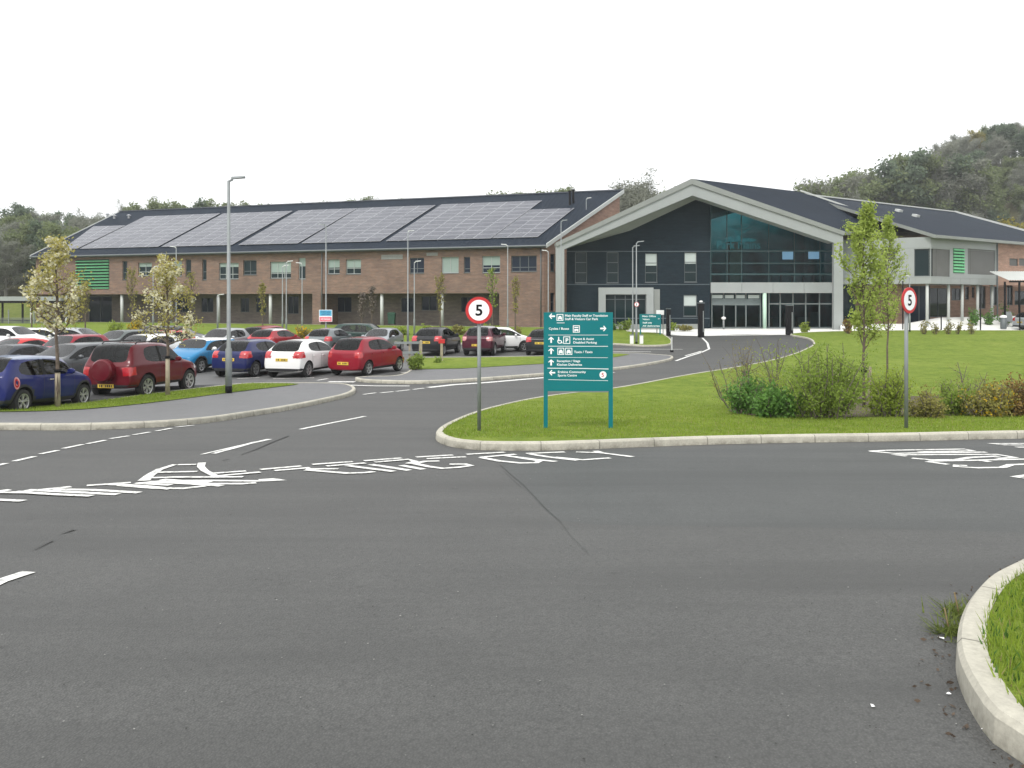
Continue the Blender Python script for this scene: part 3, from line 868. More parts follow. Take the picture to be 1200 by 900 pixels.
# solar arrays
arrays = [((577, 278.6), (630, 277.4), (673, 244), (622, 245), 1), ((453, 281.6), (575, 279.4), (635, 235), (518, 239), 1), ((353, 285), (446, 282), (511, 239.8), (420, 244), 0), ((280, 286.4), (349, 285), (419, 243.8), (350, 246.4), 0),
          ((189, 289), (272, 286.6), (343, 247), (262, 250), 0), ((94, 291), (185, 289), (258, 250), (170, 253.4), 0), ((74, 291.3), (91, 291), (146, 264.4), (111, 264.6), 0)]
for ar in arrays:
    q = [roofpt(x, y, .12) for x, y in ar[:4]]
    t0 = (q[0][1] + q[1][1]) / 2; t1 = (q[2][1] + q[3][1]) / 2
    nr = max(1, round((t1 - t0) / .93)); ub0, ub1 = q[0][0], q[1][0]; ut1, ut0 = q[2][0], q[3][0]
    wbot = abs(ub0 - ub1); ncol = max(2, round(wbot / 1.66))
    sb = MB(WO)
    for r in range(nr):
        f0, f1 = r / nr, (r + 1) / nr
        for c in range(ncol):
            g0, g1 = c / ncol, (c + 1) / ncol
            def cor(f, g):
                ul = ub0 + (ut0 - ub0) * f; ur = ub1 + (ut1 - ub1) * f
                return (ul + (ur - ul) * g, t0 + (t1 - t0) * f)
            cs = [cor(f0, g0), cor(f0, g1), cor(f1, g1), cor(f1, g0)]
            cx = sum(p[0] for p in cs) / 4; cy = sum(p[1] for p in cs) / 4
            o_ = [RP(cx + (p[0] - cx) * .985, cy + (p[1] - cy) * .975, .12) for p in cs]
            tilt = RNG.normal(0, .012)
            i_ = [RP(cx + (p[0] - cx) * .94, cy + (p[1] - cy) * .90, .126 + tilt * (1 if k in (0, 1) else -1) * .3) for k, p in enumerate(cs)]
            lo_ = [RP(cx + (p[0] - cx) * .985, cy + (p[1] - cy) * .975, .075) for p in cs]
            for k in range(4):
                k2 = (k + 1) % 4
                sb.quad(o_[k], o_[k2], i_[k2], i_[k], 1)
                sb.quad(lo_[k], lo_[k2], o_[k2], o_[k], 1)
            sb.add(i_, [(0, 1, 2, 3)], 0, [[(p[0], p[1]) for p in cs]])
    for g in (.12, .5, .88):           # rails under the panels
        sb.tube([RP(ub0 + (ub1 - ub0) * g, t0, .04), RP(ut0 + (ut1 - ut0) * g, t1, .04)], .035, 4, 1)
    sb.build('solar_array', [M['solar'], M['alu']], wing)
# flue pipes and roof vents
for (x, yb, yt) in ((667.8, 240, 223.5), (671.8, 238, 222)):
    u, t = roofpt(x, yb); p = RP(u, t)
    h = .0 + at(x, yt, p.y).z - p.z
    fb = MB(WO); fb.tube([p - Vector((0, 0, .1)), p + Vector((0, 0, h))], .11, 10); fb.tube([p + Vector((0, 0, h - .12)), p + Vector((0, 0, h))], .17, 10)
    fb.build('flue', M['black'], wing, False)
for (x, y) in ((126, 254.5), (134, 256.3), (151, 256)):
    u, t = roofpt(x, y); p = RP(u, t)
    fb = MB(WO); fb.tube([p, p + Vector((0, 0, .35))], .14, 8); fb.tube([p + Vector((0, 0, .35)), p + Vector((0, 0, .5))], [.3, .08], 8); fb.build('roof_vent', M['alu'], wing)

# ================================================================== entrance hall with the big raking canopy
FY = 68.5
EP = Plane((0, FY), (1, 0), (0, -1))
hall = thing('entrance_hall', 'dark brick entrance hall under a pale gabled canopy with teal glass wall', 'building', (at(810, 300, FY).x, FY, gz(FY)))
HO = hall.location
def e(x, y): return EP.px(x, y)
CY = 66.3                               # canopy front plane
CPn = Plane((0, CY), (1, 0), (0, -1))
def cpx(x, y): return CPn.px(x, y)
zg = gz(FY) - .1
wx0, wx1 = e(664, 300)[0], e(832.2, 300)[0]
zt0 = e(700, 296)[1]
def ew(x0, x1, y0, y1):
    a, zb = e(x0, y1); b, zt = e(x1, y0); return (a, b, zb, zt)
up = [ew(674, 688, 295.6, 331.5), ew(711, 725, 295.6, 331.5), ew(756, 770.5, 296.7, 331), ew(802, 816.7, 295.5, 330.6)]
low = [ew(801, 817, 345.5, 370.7)]
door = ew(709, 757, 345, 386.5)
zline = e(700, 294.2)[1]
hb = MB(HO)
wall_holes(hb, EP, wx0, wx1, zg, zline, up + low + [door], .18)
# raking upper part
ul = e(664, 291.5); apx = e(811, 231); ur = e(832.2, 238)
hb.add([EP.p(wx0, zline), EP.p(wx1, zline), EP.p(wx1, ur[1]), EP.p(apx[0], apx[1]), EP.p(wx0, ul[1])], [(0, 1, 2, 3, 4)], 0, [[(wx0, zline), (wx1, zline), (wx1, ur[1]), (apx[0], apx[1]), (wx0, ul[1])]])
hb.build('wall', M['slate'], hall)
hb = MB(HO)
for y in (294.6, 333.3, 373):
    z = e(740, y)[1]
    pbox(hb, EP, wx0, wx1, z - .035, z + .035, .003, .03)
hb.build('string_course', simple('joint_strip', (.075, .095, .11, 1), .5, .1), hall)
for k, h in enumerate(up): window(hall, EP, *h, cols=1, rows=3, blind=(0, 0, .42, .38)[k], depth=.18, glass=M['glass_dark'], bl=M['blind_pale'] if k > 1 else None, frame=M['frame_grey'])
for h in low: window(hall, EP, *h, cols=1, blind=.5, low=.48, depth=.18, bl=M['blind_pale'])
dw = window(hall, EP, *door, cols=4, depth=.18, sill=False, glass=M['glass_dark'], low=.86)
# pale portal round that opening and the grey panel beside it
po = MB(HO)
a0, a1, zt_, zi = e(701, 337)[0], e(765, 337)[0], e(730, 337)[1], e(730, 345)[1]
pbox(po, EP, a0, door[0] + .02, zg, zi, .004, .35); pbox(po, EP, door[1] - .02, a1, zg, zi, .004, .35); pbox(po, EP, a0, a1, zi + .002, zt_, .004, .35)
po.build('portal', M['silver'], hall)
po = MB(HO); pbox(po, EP, a1 + .01, e(773, 340)[0], zg, e(770, 339)[1], .004, .12); po.build('side_panel', M['silver_dark'], hall)
# glazed right half
gx0, gx1 = wx1 + .02, e(978, 300)[0]
zb0, zb1 = e(900, 343.4)[1], e(900, 331)[1]
band = MB(HO)
n = 4
for k in range(n):
    a, b = gx0 + (gx1 - gx0) * k / n, gx0 + (gx1 - gx0) * (k + 1) / n
    pbox(band, EP, a + .012, b - .012, zb0, zb1, -.3, .15)
band.build('floor_band', M['silver'], hall)
zr0, zr1 = e(833, 238.4)[1], e(977, 286.5)[1]
gl = MB(HO)
gl.add([EP.p(gx0, zb1, -.02), EP.p(gx1, zb1, -.02), EP.p(gx1, zr1, -.02), EP.p(gx0, zr0, -.02)], [(0, 1, 2, 3)])
go = gl.build('curtain_glass', M['glass_curtain'], hall)
fr = MB(HO)
for x in (833, 852, 869, 901, 931, 961, 977):
    u = e(x, 300)[0]; zt = zr0 + (zr1 - zr0) * (u - gx0) / (gx1 - gx0)
    pbox(fr, EP, u - .03, u + .03, zb1, zt, -.12, .02)
for y, hh in ((294.2, .05), (308.5, .04), (321.3, .06)):
    z = e(900, y)[1]; pbox(fr, EP, gx0, gx1, z - hh, z + hh, -.12, .03)
fr.build('mullion_grid', simple('dark_teal_frame', (.03, .07, .075, 1), .5, .1, spec=.3), go)
# emblem and lettering on the glass
em = MB(HO)
def egl(pts, dpt=.012):
    q = [EP.p(*e(820 + x / 11.25, 230 + y / 11.25), dpt) for x, y in pts]
    em.poly(q)
egl([(330, 395), (480, 380), (660, 385), (600, 425), (520, 440), (450, 430), (390, 420)])
egl([(455, 440), (545, 440), (560, 470), (535, 530), (545, 600), (470, 600), (440, 520)], .014)
egl([(560, 470), (620, 435), (690, 410), (640, 450), (585, 490)], .016)
egl([(545, 560), (640, 545), (760, 575), (700, 600), (545, 600)], .016)
egl([(330, 600), (350, 545), (410, 530), (450, 570), (465, 600)], .016)
M['logo'] = simple('logo_film', (.006, .10, .125, 1), .5, .3, 2, spec=.2)
em.build('emblem', M['logo'], go)
tx = MB(HO)
u0_, zb_ = e(839.5, 291.4); u1_ = e(891, 291)[0]
tp = text_pts('Park Mains', 1.0, .012)
mx = max(p[0] for f in tp for p in f)
s_ = (u1_ - u0_) / mx
for f in tp: tx.poly([EP.p(u0_ + p[0] * s_, zb_ + p[1] * s_ * 1.15, .014) for p in f])
tx.build('lettering', simple('logo_film_pale', (.010, .10, .12, 1), .5, .2, spec=.2), go)
# interior behind the glass
it = MB(HO)
dI = -7.0
zrm = zr0
it.quad(EP.p(gx0, zg, dI), EP.p(gx1, zg, dI), EP.p(gx1, zr1 + 3.2, dI), EP.p(gx0, zr0 + .3, dI))
it.quad(EP.p(gx0 - .02, zg, dI), EP.p(gx0 - .02, zg, -.1), EP.p(gx0 - .02, zr0, -.1), EP.p(gx0 - .02, zr0, dI))
it.quad(EP.p(gx1, zg, dI), EP.p(gx1, zg, -.1), EP.p(gx1, zr1, -.1), EP.p(gx1, zr1 + 3.2, dI))
pbox(it, EP, gx0, gx1 - .01, zb0 + .1, zb1 - .1, dI + .02, -1.6)
it.quad(EP.p(gx0, zg + .12, -.1), EP.p(gx1, zg + .12, -.1), EP.p(gx1, zg + .12, dI), EP.p(gx0, zg + .12, dI), 1)
it.build('interior', [M['inside'], M['panel_grey']], hall)
ic = MB(HO)
ic.add([], [])
a, b = EP.px(855, 300, -3)[0], EP.px(869, 300, -3)[0]
pbox(ic, EP, a, b, zb1, e(860, 296)[1] + 1.2, -3.6, -3.0); ic.build('interior_column', M['inside_pale'], hall)
for (x0, x1, y0, y1) in ((917, 929.5, 295, 304), (947.5, 960, 294, 303.5)):
    ip = MB(HO); a, za = EP.px(x0, y1, -2.2); b, zb = EP.px(x1, y0, -2.2); pbox(ip, EP, a, b, za, zb, -2.26, -2.2)
    t = NT('lit_screen'); t.b.inputs['Base Color'].default_value = (.5, .5, .62, 1); t.b.inputs['Emission Color'].default_value = (.62, .62, .85, 1); t.b.inputs['Emission Strength'].default_value = .55
    ip.build('screen', t.mat, hall)
ib = MB(HO)
for k in range(6):
    a = EP.px(903 + k * 13, 321, -2.4)[0]
    pbox(ib, EP, a, a + .7, zb1, e(900, 319)[1] - random.random() * .3, -2.9, -2.3)
ib.build('interior_furniture', simple('interior_grey', (.10, .14, .15, 1), .7, .3, 2), hall)
# ground floor shopfront
sg = MB(HO)
zt_ = zb0 - .01
pquad(sg, EP, gx0, gx1, zg, zt_, -.55)
so = sg.build('shopfront_glass', M['glass_curtain'], hall)
sf = MB(HO)
for x in (834, 848, 862, 874, 891, 901, 914, 929, 944, 960, 976):
    u = EP.px(x, 365, -.55)[0]; pbox(sf, EP, u - .05, u + .05, zg, zt_, -.62, -.48)
for y, x0, x1, hh in ((356.5, 834, 891, .09), (351, 834, 891, .06), (356, 901, 976, .06), (384.5, 834, 976, .1)):
    z = EP.px(860, y, -.55)[1]; pbox(sf, EP, EP.px(x0, y, -.55)[0], EP.px(x1, y, -.55)[0], z - hh, z + hh, -.61, -.47)
z0, z1 = EP.px(860, 356, -.55)[1], EP.px(860, 350.5, -.55)[1]
pbox(sf, EP, EP.px(834, 350, -.55)[0], EP.px(891, 350, -.55)[0], z0, z1, -.6, -.485)
sf.build('shopfront_frame', simple('shopfront_grey', (.13, .16, .16, 1), .45, .08), so)
for (x0, x1) in ((834.5, 847), (850, 860), (863, 873), (877, 890)):
    sb = MB(HO); a, z0 = EP.px(x0, 349.6, -.4); b, z1 = EP.px(x1, 345.6, -.4); pbox(sb, EP, a, b, z0, z1, -.5, -.44); sb.build('fanlight_panel', M['blind_pale'], so)
cb = MB(HO); u = EP.px(896, 365, .0)[0]
cb.tube([EP.p(u, zg, 0), EP.p(u, zb0, 0)], .17, 16); cb.build('column', simple('pale_green_column', (.48, .66, .54, 1), .5, .04), hall, True)
for k in range(5):
    ib = MB(HO); a = EP.px(905 + k * 15, 375, -3)[0]; pbox(ib, EP, a, a + .9, zg + .12, zg + 1.0 + .5 * (k % 2), -3.6, -3); ib.build('interior_furniture', M['panel_grey'], hall)
# canopy: raking fascia frame with two legs, roof edge band above it
o1, o2, o3 = cpx(651, 284.5), cpx(810.5, 209.5), cpx(990, 271.5)
f1, f2, f3 = cpx(652, 289), cpx(810.5, 216), cpx(988, 276)      # top of the pale fascia
i1, i2, i3 = cpx(662, 292), cpx(811.5, 229), cpx(977.5, 284.5)   # underside
cl0, cl1 = cpx(651.3, 350)[0], cpx(661.3, 350)[0]
cr0, cr1 = cpx(977.3, 350)[0], cpx(988, 350)[0]
zc = gz(CY) - .1
cf = MB(HO)
def cpr(pts, d0, d1, m=0):
    cf.prism([CPn.p(u, z, d1) for u, z in pts], CPn.n * (d0 - d1), m)
dB = -1.3
cpr([(cl0, zc), (cl1, zc), (cl1, i1[1]), (cl0, f1[1])], dB + .9, 0)
cpr([(cr0, zc), (cr1, zc), (cr1, f3[1]), (cr0, i3[1])], dB + .9, 0)
cpr([(cl0, f1[1] + .002), (cl1, i1[1] + .002), i2, f2], dB, 0)
cpr([i2, (cr0, i3[1] + .002), (cr1, f3[1] + .002), f2], dB, 0)
cf.build('canopy_frame', M['silver'], hall)
cf = MB(HO)
cpr([f1, f2, o2, o1], -2.0, .12); cpr([f2, f3, o3, o2], -2.0, .12)
cf.build('roof_edge', M['silver_dark'], hall)
# soffit between frame and wall
sfm = MB(HO)
sfm.quad(CPn.p(*i1, dB), CPn.p(*i2, dB), EP.p(*e(811, 229.5), -.02), EP.p(e(664, 300)[0], e(664, 290)[1], -.02))
sfm.quad(CPn.p(*i2, dB), CPn.p(*i3, dB), EP.p(gx1, zr1 + .05, -.02), EP.p(*e(811, 229.5), -.02))
sfm.build('soffit', M['silver_dark'], hall)
# hall roof
ZRD = o2[1]
ridge_r = at(937, 222.8, 73.8); ridge_r.z = ZRD - .05
A0 = CPn.p(o2[0], ZRD - .05, -2.0); B0 = CPn.p(o3[0], o3[1] - .05, -2.0)
A1 = CPn.p(o2[0], ZRD, .1); B1 = CPn.p(o3[0], o3[1], .1)
er = ray(1077, 272.3); pn_ = (B1 - A1).cross(ridge_r - A1).normalized(); cc_ = Vector((0, 0, CAMZ))
eave_r = cc_ + er * ((A1 - cc_).dot(pn_) / er.dot(pn_))
rf = MB(HO)
def tri_slab(pts, th, uvs, m0=0, m1=1):
    n = len(pts); dn = Vector((0, 0, -th))
    rf.add(pts, [tuple(range(n))], m0, [uvs]); rf.add([p + dn for p in pts], [tuple(range(n - 1, -1, -1))], m1)
    for k in range(n):
        k2 = (k + 1) % n; rf.quad(pts[k], pts[k] + dn, pts[k2] + dn, pts[k2], m1)
A1n = A1 + Vector((0, .2, .02)); B1n = B1 + Vector((0, .2, .02))
tri_slab([A1n, B1n, eave_r, ridge_r], .3, [(0, 10), (0, 0), (7, 0), (14, 10)])
# left slope of the hall roof, running down to the left eaves
L1 = CPn.p(o1[0], o1[1], -.1); L2 = Vector((L1.x + 4, L1.y + 6.5, L1.z))
tri_slab([A1n + Vector((0, 0, .004)), ridge_r + Vector((0, 0, .004)), L2, L1], .3, [(0, 10), (14, 10), (14, 0), (0, 0)])
hroof = rf.build('roof', [M['roof'], M['silver_dark']], hall)
vb = MB(HO); bar(vb, ridge_r + Vector((.1, .1, .12)), eave_r + Vector((.1, .1, .12)), .09, .15); vb.build('verge_trim', M['trim_white'], hroof)
vb = MB(HO); bar(vb, B1n + Vector((.3, 0, -.12)), eave_r + Vector((0, 0, -.12)), .3, .28); vb.build('gutter', M['silver_dark'], hroof)

# ================================================================== silver clad teaching block on the right
BA = at(1091, 300, 65.8); az = Vector((.836, .548))
BP = Plane((BA.x, BA.y), az, (.5, -1))
block = thing('teaching_block', 'silver panelled block with green louvres on white columns right of the entrance', 'building', (BA.x, BA.y, -.8))
BO = block.location
def b_(x, y, d=0.0): return BP.px(x, y, d)
zT = b_(1091, 277.5)[1]; zBt = b_(1130, 333.2)[1]; zW0 = b_(1100, 324)[1]; zW1 = b_(1100, 291.8)[1]
uE = b_(1168, 300)[0]; uEnd = b_(1290, 300)[0]
zbb = -1.6
# facing part left of the corner
LP0 = at(985, 300, 69.2)
LPv = Vector((BA.x - LP0.x, BA.y - LP0.y))
LP = Plane((LP0.x, LP0.y), LPv, (0, -1)); LLen = LPv.length
bl = MB(BO)
cw = 1.25                                     # corner window return on the left face
lw = [(LP.px(1031, 300)[0], LP.px(1049, 300)[0], LP.px(1040, 305.5)[1], LP.px(1040, 291.5)[1]), (LLen - cw, LLen - .02, zW0, zW1)]
wall_holes(bl, LP, 0, LLen, zBt, zT, lw, .18)
scr = [(.02, b_(1113.3, 300)[0], zW0, zW1)]
gv = (b_(1117, 300)[0], b_(1130, 300)[0], b_(1123, 320)[1], b_(1123, 291)[1])
p2 = (b_(1134, 300)[0], b_(1166.5, 300)[0], b_(1150, 321.8)[1], b_(1150, 292.3)[1])
wall_holes(bl, BP, 0, uE, zBt, zT, scr + [gv, p2], .18)
bl.quad(LP.p(0, zBt), LP.p(LLen, zBt), BP.p(0, zBt, -4), LP.p(0, zBt, -4), 1)
bl.quad(BP.p(0, zBt), BP.p(uE, zBt), BP.p(uE, zBt, -4), BP.p(0, zBt, -4), 1)
wl_ = bl.build('panel_wall', [M['silver'], M['silver_dark']], block)
jb = MB(BO)
for z in (zW1 + .08, zW0 - .1):
    pbox(jb, BP, .02, uE, z - .012, z + .012, .002, .008); pbox(jb, LP, 0, LLen - .02, z - .012, z + .012, .002, .008)
for k in range(1, 6): pbox(jb, LP, LLen * k / 6 - .012, LLen * k / 6 + .012, zBt, zW0 - .1, .002, .007)
for k in range(1, 7): pbox(jb, BP, uE * k / 7 - .012, uE * k / 7 + .012, zBt, zW0 - .1, .002, .007)
jb.build('panel_joints', M['silver_dark'], wl_)
window(block, LP, *lw[0], cols=1, depth=.18, glass=M['panel_grey'], sill=False)
window(block, LP, *lw[1], cols=1, depth=.18, sill=False, glass=M['glass_dark'])
wo = MB(BO); pbox(wo, BP, scr[0][0], scr[0][0] + .35, zW0, zW1, -.16, -.1); wo.build('corner_glass', M['glass_dark'], block)
for (a, b) in ((scr[0][0] + .36, scr[0][0] + .9), (scr[0][0] + .92, scr[0][1])):
    wo = MB(BO); pbox(wo, BP, a, b - .01, zW0, zW1, -.16, -.06); wo.build('screen_panel', M['panel_grey'], block)
for (a, b) in ((p2[0], p2[0] + .6), (p2[0] + .62, p2[1])):
    wo = MB(BO); pbox(wo, BP, a, b - .01, p2[2], p2[3], -.16, -.08); wo.build('screen_panel', M['panel_grey'], block)
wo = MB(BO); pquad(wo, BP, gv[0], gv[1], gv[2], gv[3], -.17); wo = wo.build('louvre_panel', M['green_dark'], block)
fb = MB(BO)
for k in range(8):
    z = gv[2] + (gv[3] - gv[2]) * (k + .2) / 8; pbox(fb, BP, gv[0] + .02, gv[1] - .02, z, z + .16, -.12, .08)
fb.build('fins', M['green'], wo)
# brick part beyond
kb = MB(BO)
kw = [(b_(1183, 308)[0], b_(1193, 308)[0], b_(1188, 311.5)[1], b_(1188, 303)[1]), (b_(1194.5, 308)[0], b_(1206, 308)[0], b_(1200, 311.5)[1], b_(1200, 303)[1])]
wall_holes(kb, BP, uE + .02, uEnd, zBt, zT, kw, .15)
kb.build('brick_wall', M['brick_pink'], block)
for h in kw: window(block, BP, *h, cols=1, depth=.15, glass=M['panel_grey'], sill=False)
pb = MB(BO); pbox(pb, BP, uE - .04, uE + .06, -.2, zT, .01, .1); pb.build('downpipe', M['frame_grey'], block)
# recessed ground floor
gf = MB(BO)
gwin = [(b_(x0, 350, -3.4)[0], b_(x1, 350, -3.4)[0], b_(1130, y1, -3.4)[1], b_(1130, y0, -3.4)[1]) for x0, x1, y0, y1 in
        ((1088, 1112, 338, 371), (1115, 1127, 338, 352), (1131, 1135.5, 336, 351), (1139, 1142, 336, 349), (1147, 1155, 335, 362), (1160, 1169, 335, 358), (1180, 1187, 330, 358), (1189, 1204, 340, 358))]
wall_holes(gf, BP, -.8, uEnd, zbb, zBt, gwin, .15, 0, -3.4)
gf.build('ground_floor_wall', M['brick_pink'], block)
for h in gwin: window(block, BP, *h, cols=2 if h[1] - h[0] > 1.2 else 1, d=-3.4, depth=.15, glass=M['glass_dark'], sill=False)
gf = MB(BO)
gl2 = [(LP.px(x0, 360, -3)[0], LP.px(x1, 360, -3)[0], zbb, zBt - .1) for x0, x1 in ((992, 1000), (1064, 1090))]
wall_holes(gf, LP, 0, LLen - .3, zbb, zBt, gl2, .15, 0, -3)
gf.build('ground_floor_wall', M['brick_pink'], block)
for h in gl2: window(block, LP, *h, cols=2, d=-3, depth=.15, glass=M['glass_navy'], sill=False)
for x, d in ((1086.5, -.4), (1111.5, -.4), (1127.5, -.4), (1145.5, -.4), (1162.5, -.4)):
    u = b_(x, 350, d)[0]; p = BP.p(u, 0, d)
    cb = MB(BO); cb.tube([(p.x, p.y, terrace_z(p.x, p.y) - .1), (p.x, p.y, zBt)], .12, 14); cb.build('column', M['trim_white'], block, True)
# link glazing beside the canopy leg
lk = MB(BO); LK = Plane((0, 70.2), (1, 0), (0, -1))
a, z0 = LK.px(986, 318); b, z1 = LK.px(1002, 284); pquad(lk, LK, a, b, gz(70) - .1, z1, 0); lk.build('link_glazing', M['glass_dark'], block)
# roof
zE2 = zT + .12
rA = BP.p(-.4, zE2, .6); rB = BP.p(b_(1262, 288)[0], zE2, .6)
rise = 4.75; run = 12.9
rC = BP.p(b_(1262, 288)[0], zE2 + rise, .6 - run); rD = BP.p(-.4, zE2 + rise, .6 - run)
rf = MB(BO)
tri_slab([rA, rB, rC, rD], .3, [(0, 0), (28, 0), (28, 14), (0, 14)])
broof = rf.build('roof', [M['roof'], M['silver_dark']], block)
vb = MB(BO); bar(vb, rB + Vector((.1, .1, .1)), rC + Vector((.1, .1, .1)), .14, .2); vb.build('verge_trim', M['trim_white'], broof)
vb = MB(BO); bar(vb, rD + Vector((0, 0, .06)), rC + Vector((0, 0, .06)), .35, .12); vb.build('ridge_flashing', M['trim_white'], broof)
vb = MB(BO); bar(vb, rA + Vector((0, -.05, -.15)), rB + Vector((0, -.05, -.15)), .22, .22); vb.build('gutter', M['silver_dark'], broof)
for (x, y) in ((1053, 248), (1073, 254)):
    # roof lights lying on the slope
    r = ray(x, y); n = (rB - rA).cross(rD - rA).normalized(); c = Vector((0, 0, CAMZ)); k = (rA - c).dot(n) / r.dot(n); q = c + r * k
    s1 = (rB - rA).normalized(); s2 = (rD - rA).normalized(); nn = n if n.z > 0 else -n
    lb = MB(BO); base = [q - s1 * .3 - s2 * .25, q + s1 * .3 - s2 * .25, q + s1 * .3 + s2 * .25, q - s1 * .3 + s2 * .25]
    lb.hexa(base + [p + nn * .22 for p in base]); lb.build('roof_light', M['trim_white'], block)
bw = MB(BO)                                   # end and back walls
bw.add([BP.p(uEnd, zbb), BP.p(uEnd, zbb, -12), BP.p(uEnd, zE2 + rise - .4, -12), BP.p(uEnd, zE2 - .3)], [(0, 1, 2, 3)], 0, [[(0, 0), (12, 0), (12, 11), (0, 6)]])
bw.add([rD + Vector((0, 0, -.3)), BP.p(-.4, zbb, .6 - run), BP.p(uEnd, zbb, .6 - run), rC + Vector((0, 0, -.3))], [(0, 1, 2, 3)])
bw.build('rear_wall', M['brick_pink'], block)
# ------------------------------------------------------------------ cars
M['tyre'] = simple('tyre_rubber', (.018, .018, .018, 1), .85, .2, 9)
M['rim'] = simple('alloy_rim', (.5, .5, .5, 1), .35, .08, 9, metal=.7)
M['car_glass'] = clear_glass('car_glass', (.30, .37, .36, 1), 1.4)
M['screen_glass'] = clear_glass('windscreen_glass', (.34, .40, .39, 1), 1.85)
M['seat'] = simple('seat_fabric', (.03, .03, .033, 1), .9, .2, 6)
M['lining'] = simple('dark_lining', (.02, .02, .021, 1), .9, .2, 6)
M['trim_black'] = simple('black_plastic', (.018, .018, .02, 1), .55, .15, 9)
M['arch'] = simple('wheel_well', (.008, .008, .008, 1), .9, .2)
M['tail'] = simple('tail_lamp_red', (.42, .015, .02, 1), .12, .15, 9, coat=1)
M['tail_pale'] = simple('tail_lamp_clear', (.55, .22, .22, 1), .12, .1, 9, coat=1)
M['head'] = simple('head_lamp', (.55, .58, .6, 1), .08, .2, 14, coat=1)
M['plate_y'] = simple('plate_yellow', (.72, .50, .06, 1), .5, .03)
M['plate_w'] = simple('plate_white', (.78, .78, .74, 1), .5, .03)
M['chrome'] = simple('chrome', (.7, .7, .7, 1), .12, .05, 3, metal=1.0)
M['char'] = simple('plate_black', (.02, .02, .02, 1), .5, .0)

STY = {
 # L, W, H, wheelbase, front overhang, wheel r, ground clearance, nose z, hood(f,z), cowl(f,z), roof front(f,z), roof rear(f,z), tail(f,z), belt front/rear z, wt, B pillar f, rear side glass end, boot(f,z) or None
 'mini':   dict(L=3.70, W=1.69, wb=2.47, fo=.66, wr=.305, zb=.20, nose=.66, hood=(.38, .84), cowl=(1.00, .99), rf=(1.42, 1.37), rr=(3.30, 1.36), tail=(3.60, .99), belt=(.92, .93), wt=.66, B=2.30, se=3.36, tl=(.62, .90, .10)),
 'suv3':   dict(L=3.72, W=1.72, wb=2.20, fo=.72, wr=.36, zb=.32, nose=.80, hood=(.45, .98), cowl=(1.08, 1.10), rf=(1.60, 1.62), rr=(3.42, 1.64), tail=(3.62, 1.10), belt=(1.06, 1.10), wt=.64, B=2.25, se=3.05, tl=(.72, .98, .12)),
 'hatch':  dict(L=3.95, W=1.73, wb=2.49, fo=.82, wr=.31, zb=.20, nose=.62, hood=(.45, .86), cowl=(.98, .99), rf=(1.68, 1.42), rr=(3.32, 1.41), tail=(3.76, 1.02), belt=(.94, 1.04), wt=.59, B=2.28, se=3.12, tl=(.78, 1.04, .22)),
 'round':  dict(L=3.82, W=1.68, wb=2.45, fo=.72, wr=.30, zb=.20, nose=.64, hood=(.42, .90), cowl=(.92, 1.03), rf=(1.55, 1.49), rr=(3.28, 1.49), tail=(3.66, 1.02), belt=(.99, 1.03), wt=.60, B=2.20, se=3.08, tl=(.74, .98, .09)),
 'estate': dict(L=4.55, W=1.78, wb=2.65, fo=.88, wr=.32, zb=.20, nose=.62, hood=(.5, .86), cowl=(1.15, 1.0), rf=(1.92, 1.43), rr=(4.05, 1.43), tail=(4.40, 1.0), belt=(.96, 1.0), wt=.61, B=2.5, se=3.9, tl=(.74, 1.0, .2)),
 'crossover': dict(L=4.32, W=1.82, wb=2.63, fo=.86, wr=.35, zb=.26, nose=.74, hood=(.5, 1.0), cowl=(1.1, 1.12), rf=(1.8, 1.58), rr=(3.75, 1.57), tail=(4.16, 1.10), belt=(1.06, 1.14), wt=.62, B=2.45, se=3.55, tl=(.86, 1.08, .25)),
 'coupe':  dict(L=4.35, W=1.78, wb=2.55, fo=.88, wr=.32, zb=.18, nose=.60, hood=(.5, .84), cowl=(1.25, .97), rf=(2.0, 1.36), rr=(3.10, 1.33), tail=(4.0, .98), belt=(.93, .98), wt=.56, B=2.65, se=3.25, tl=(.70, .92, .2)),
}

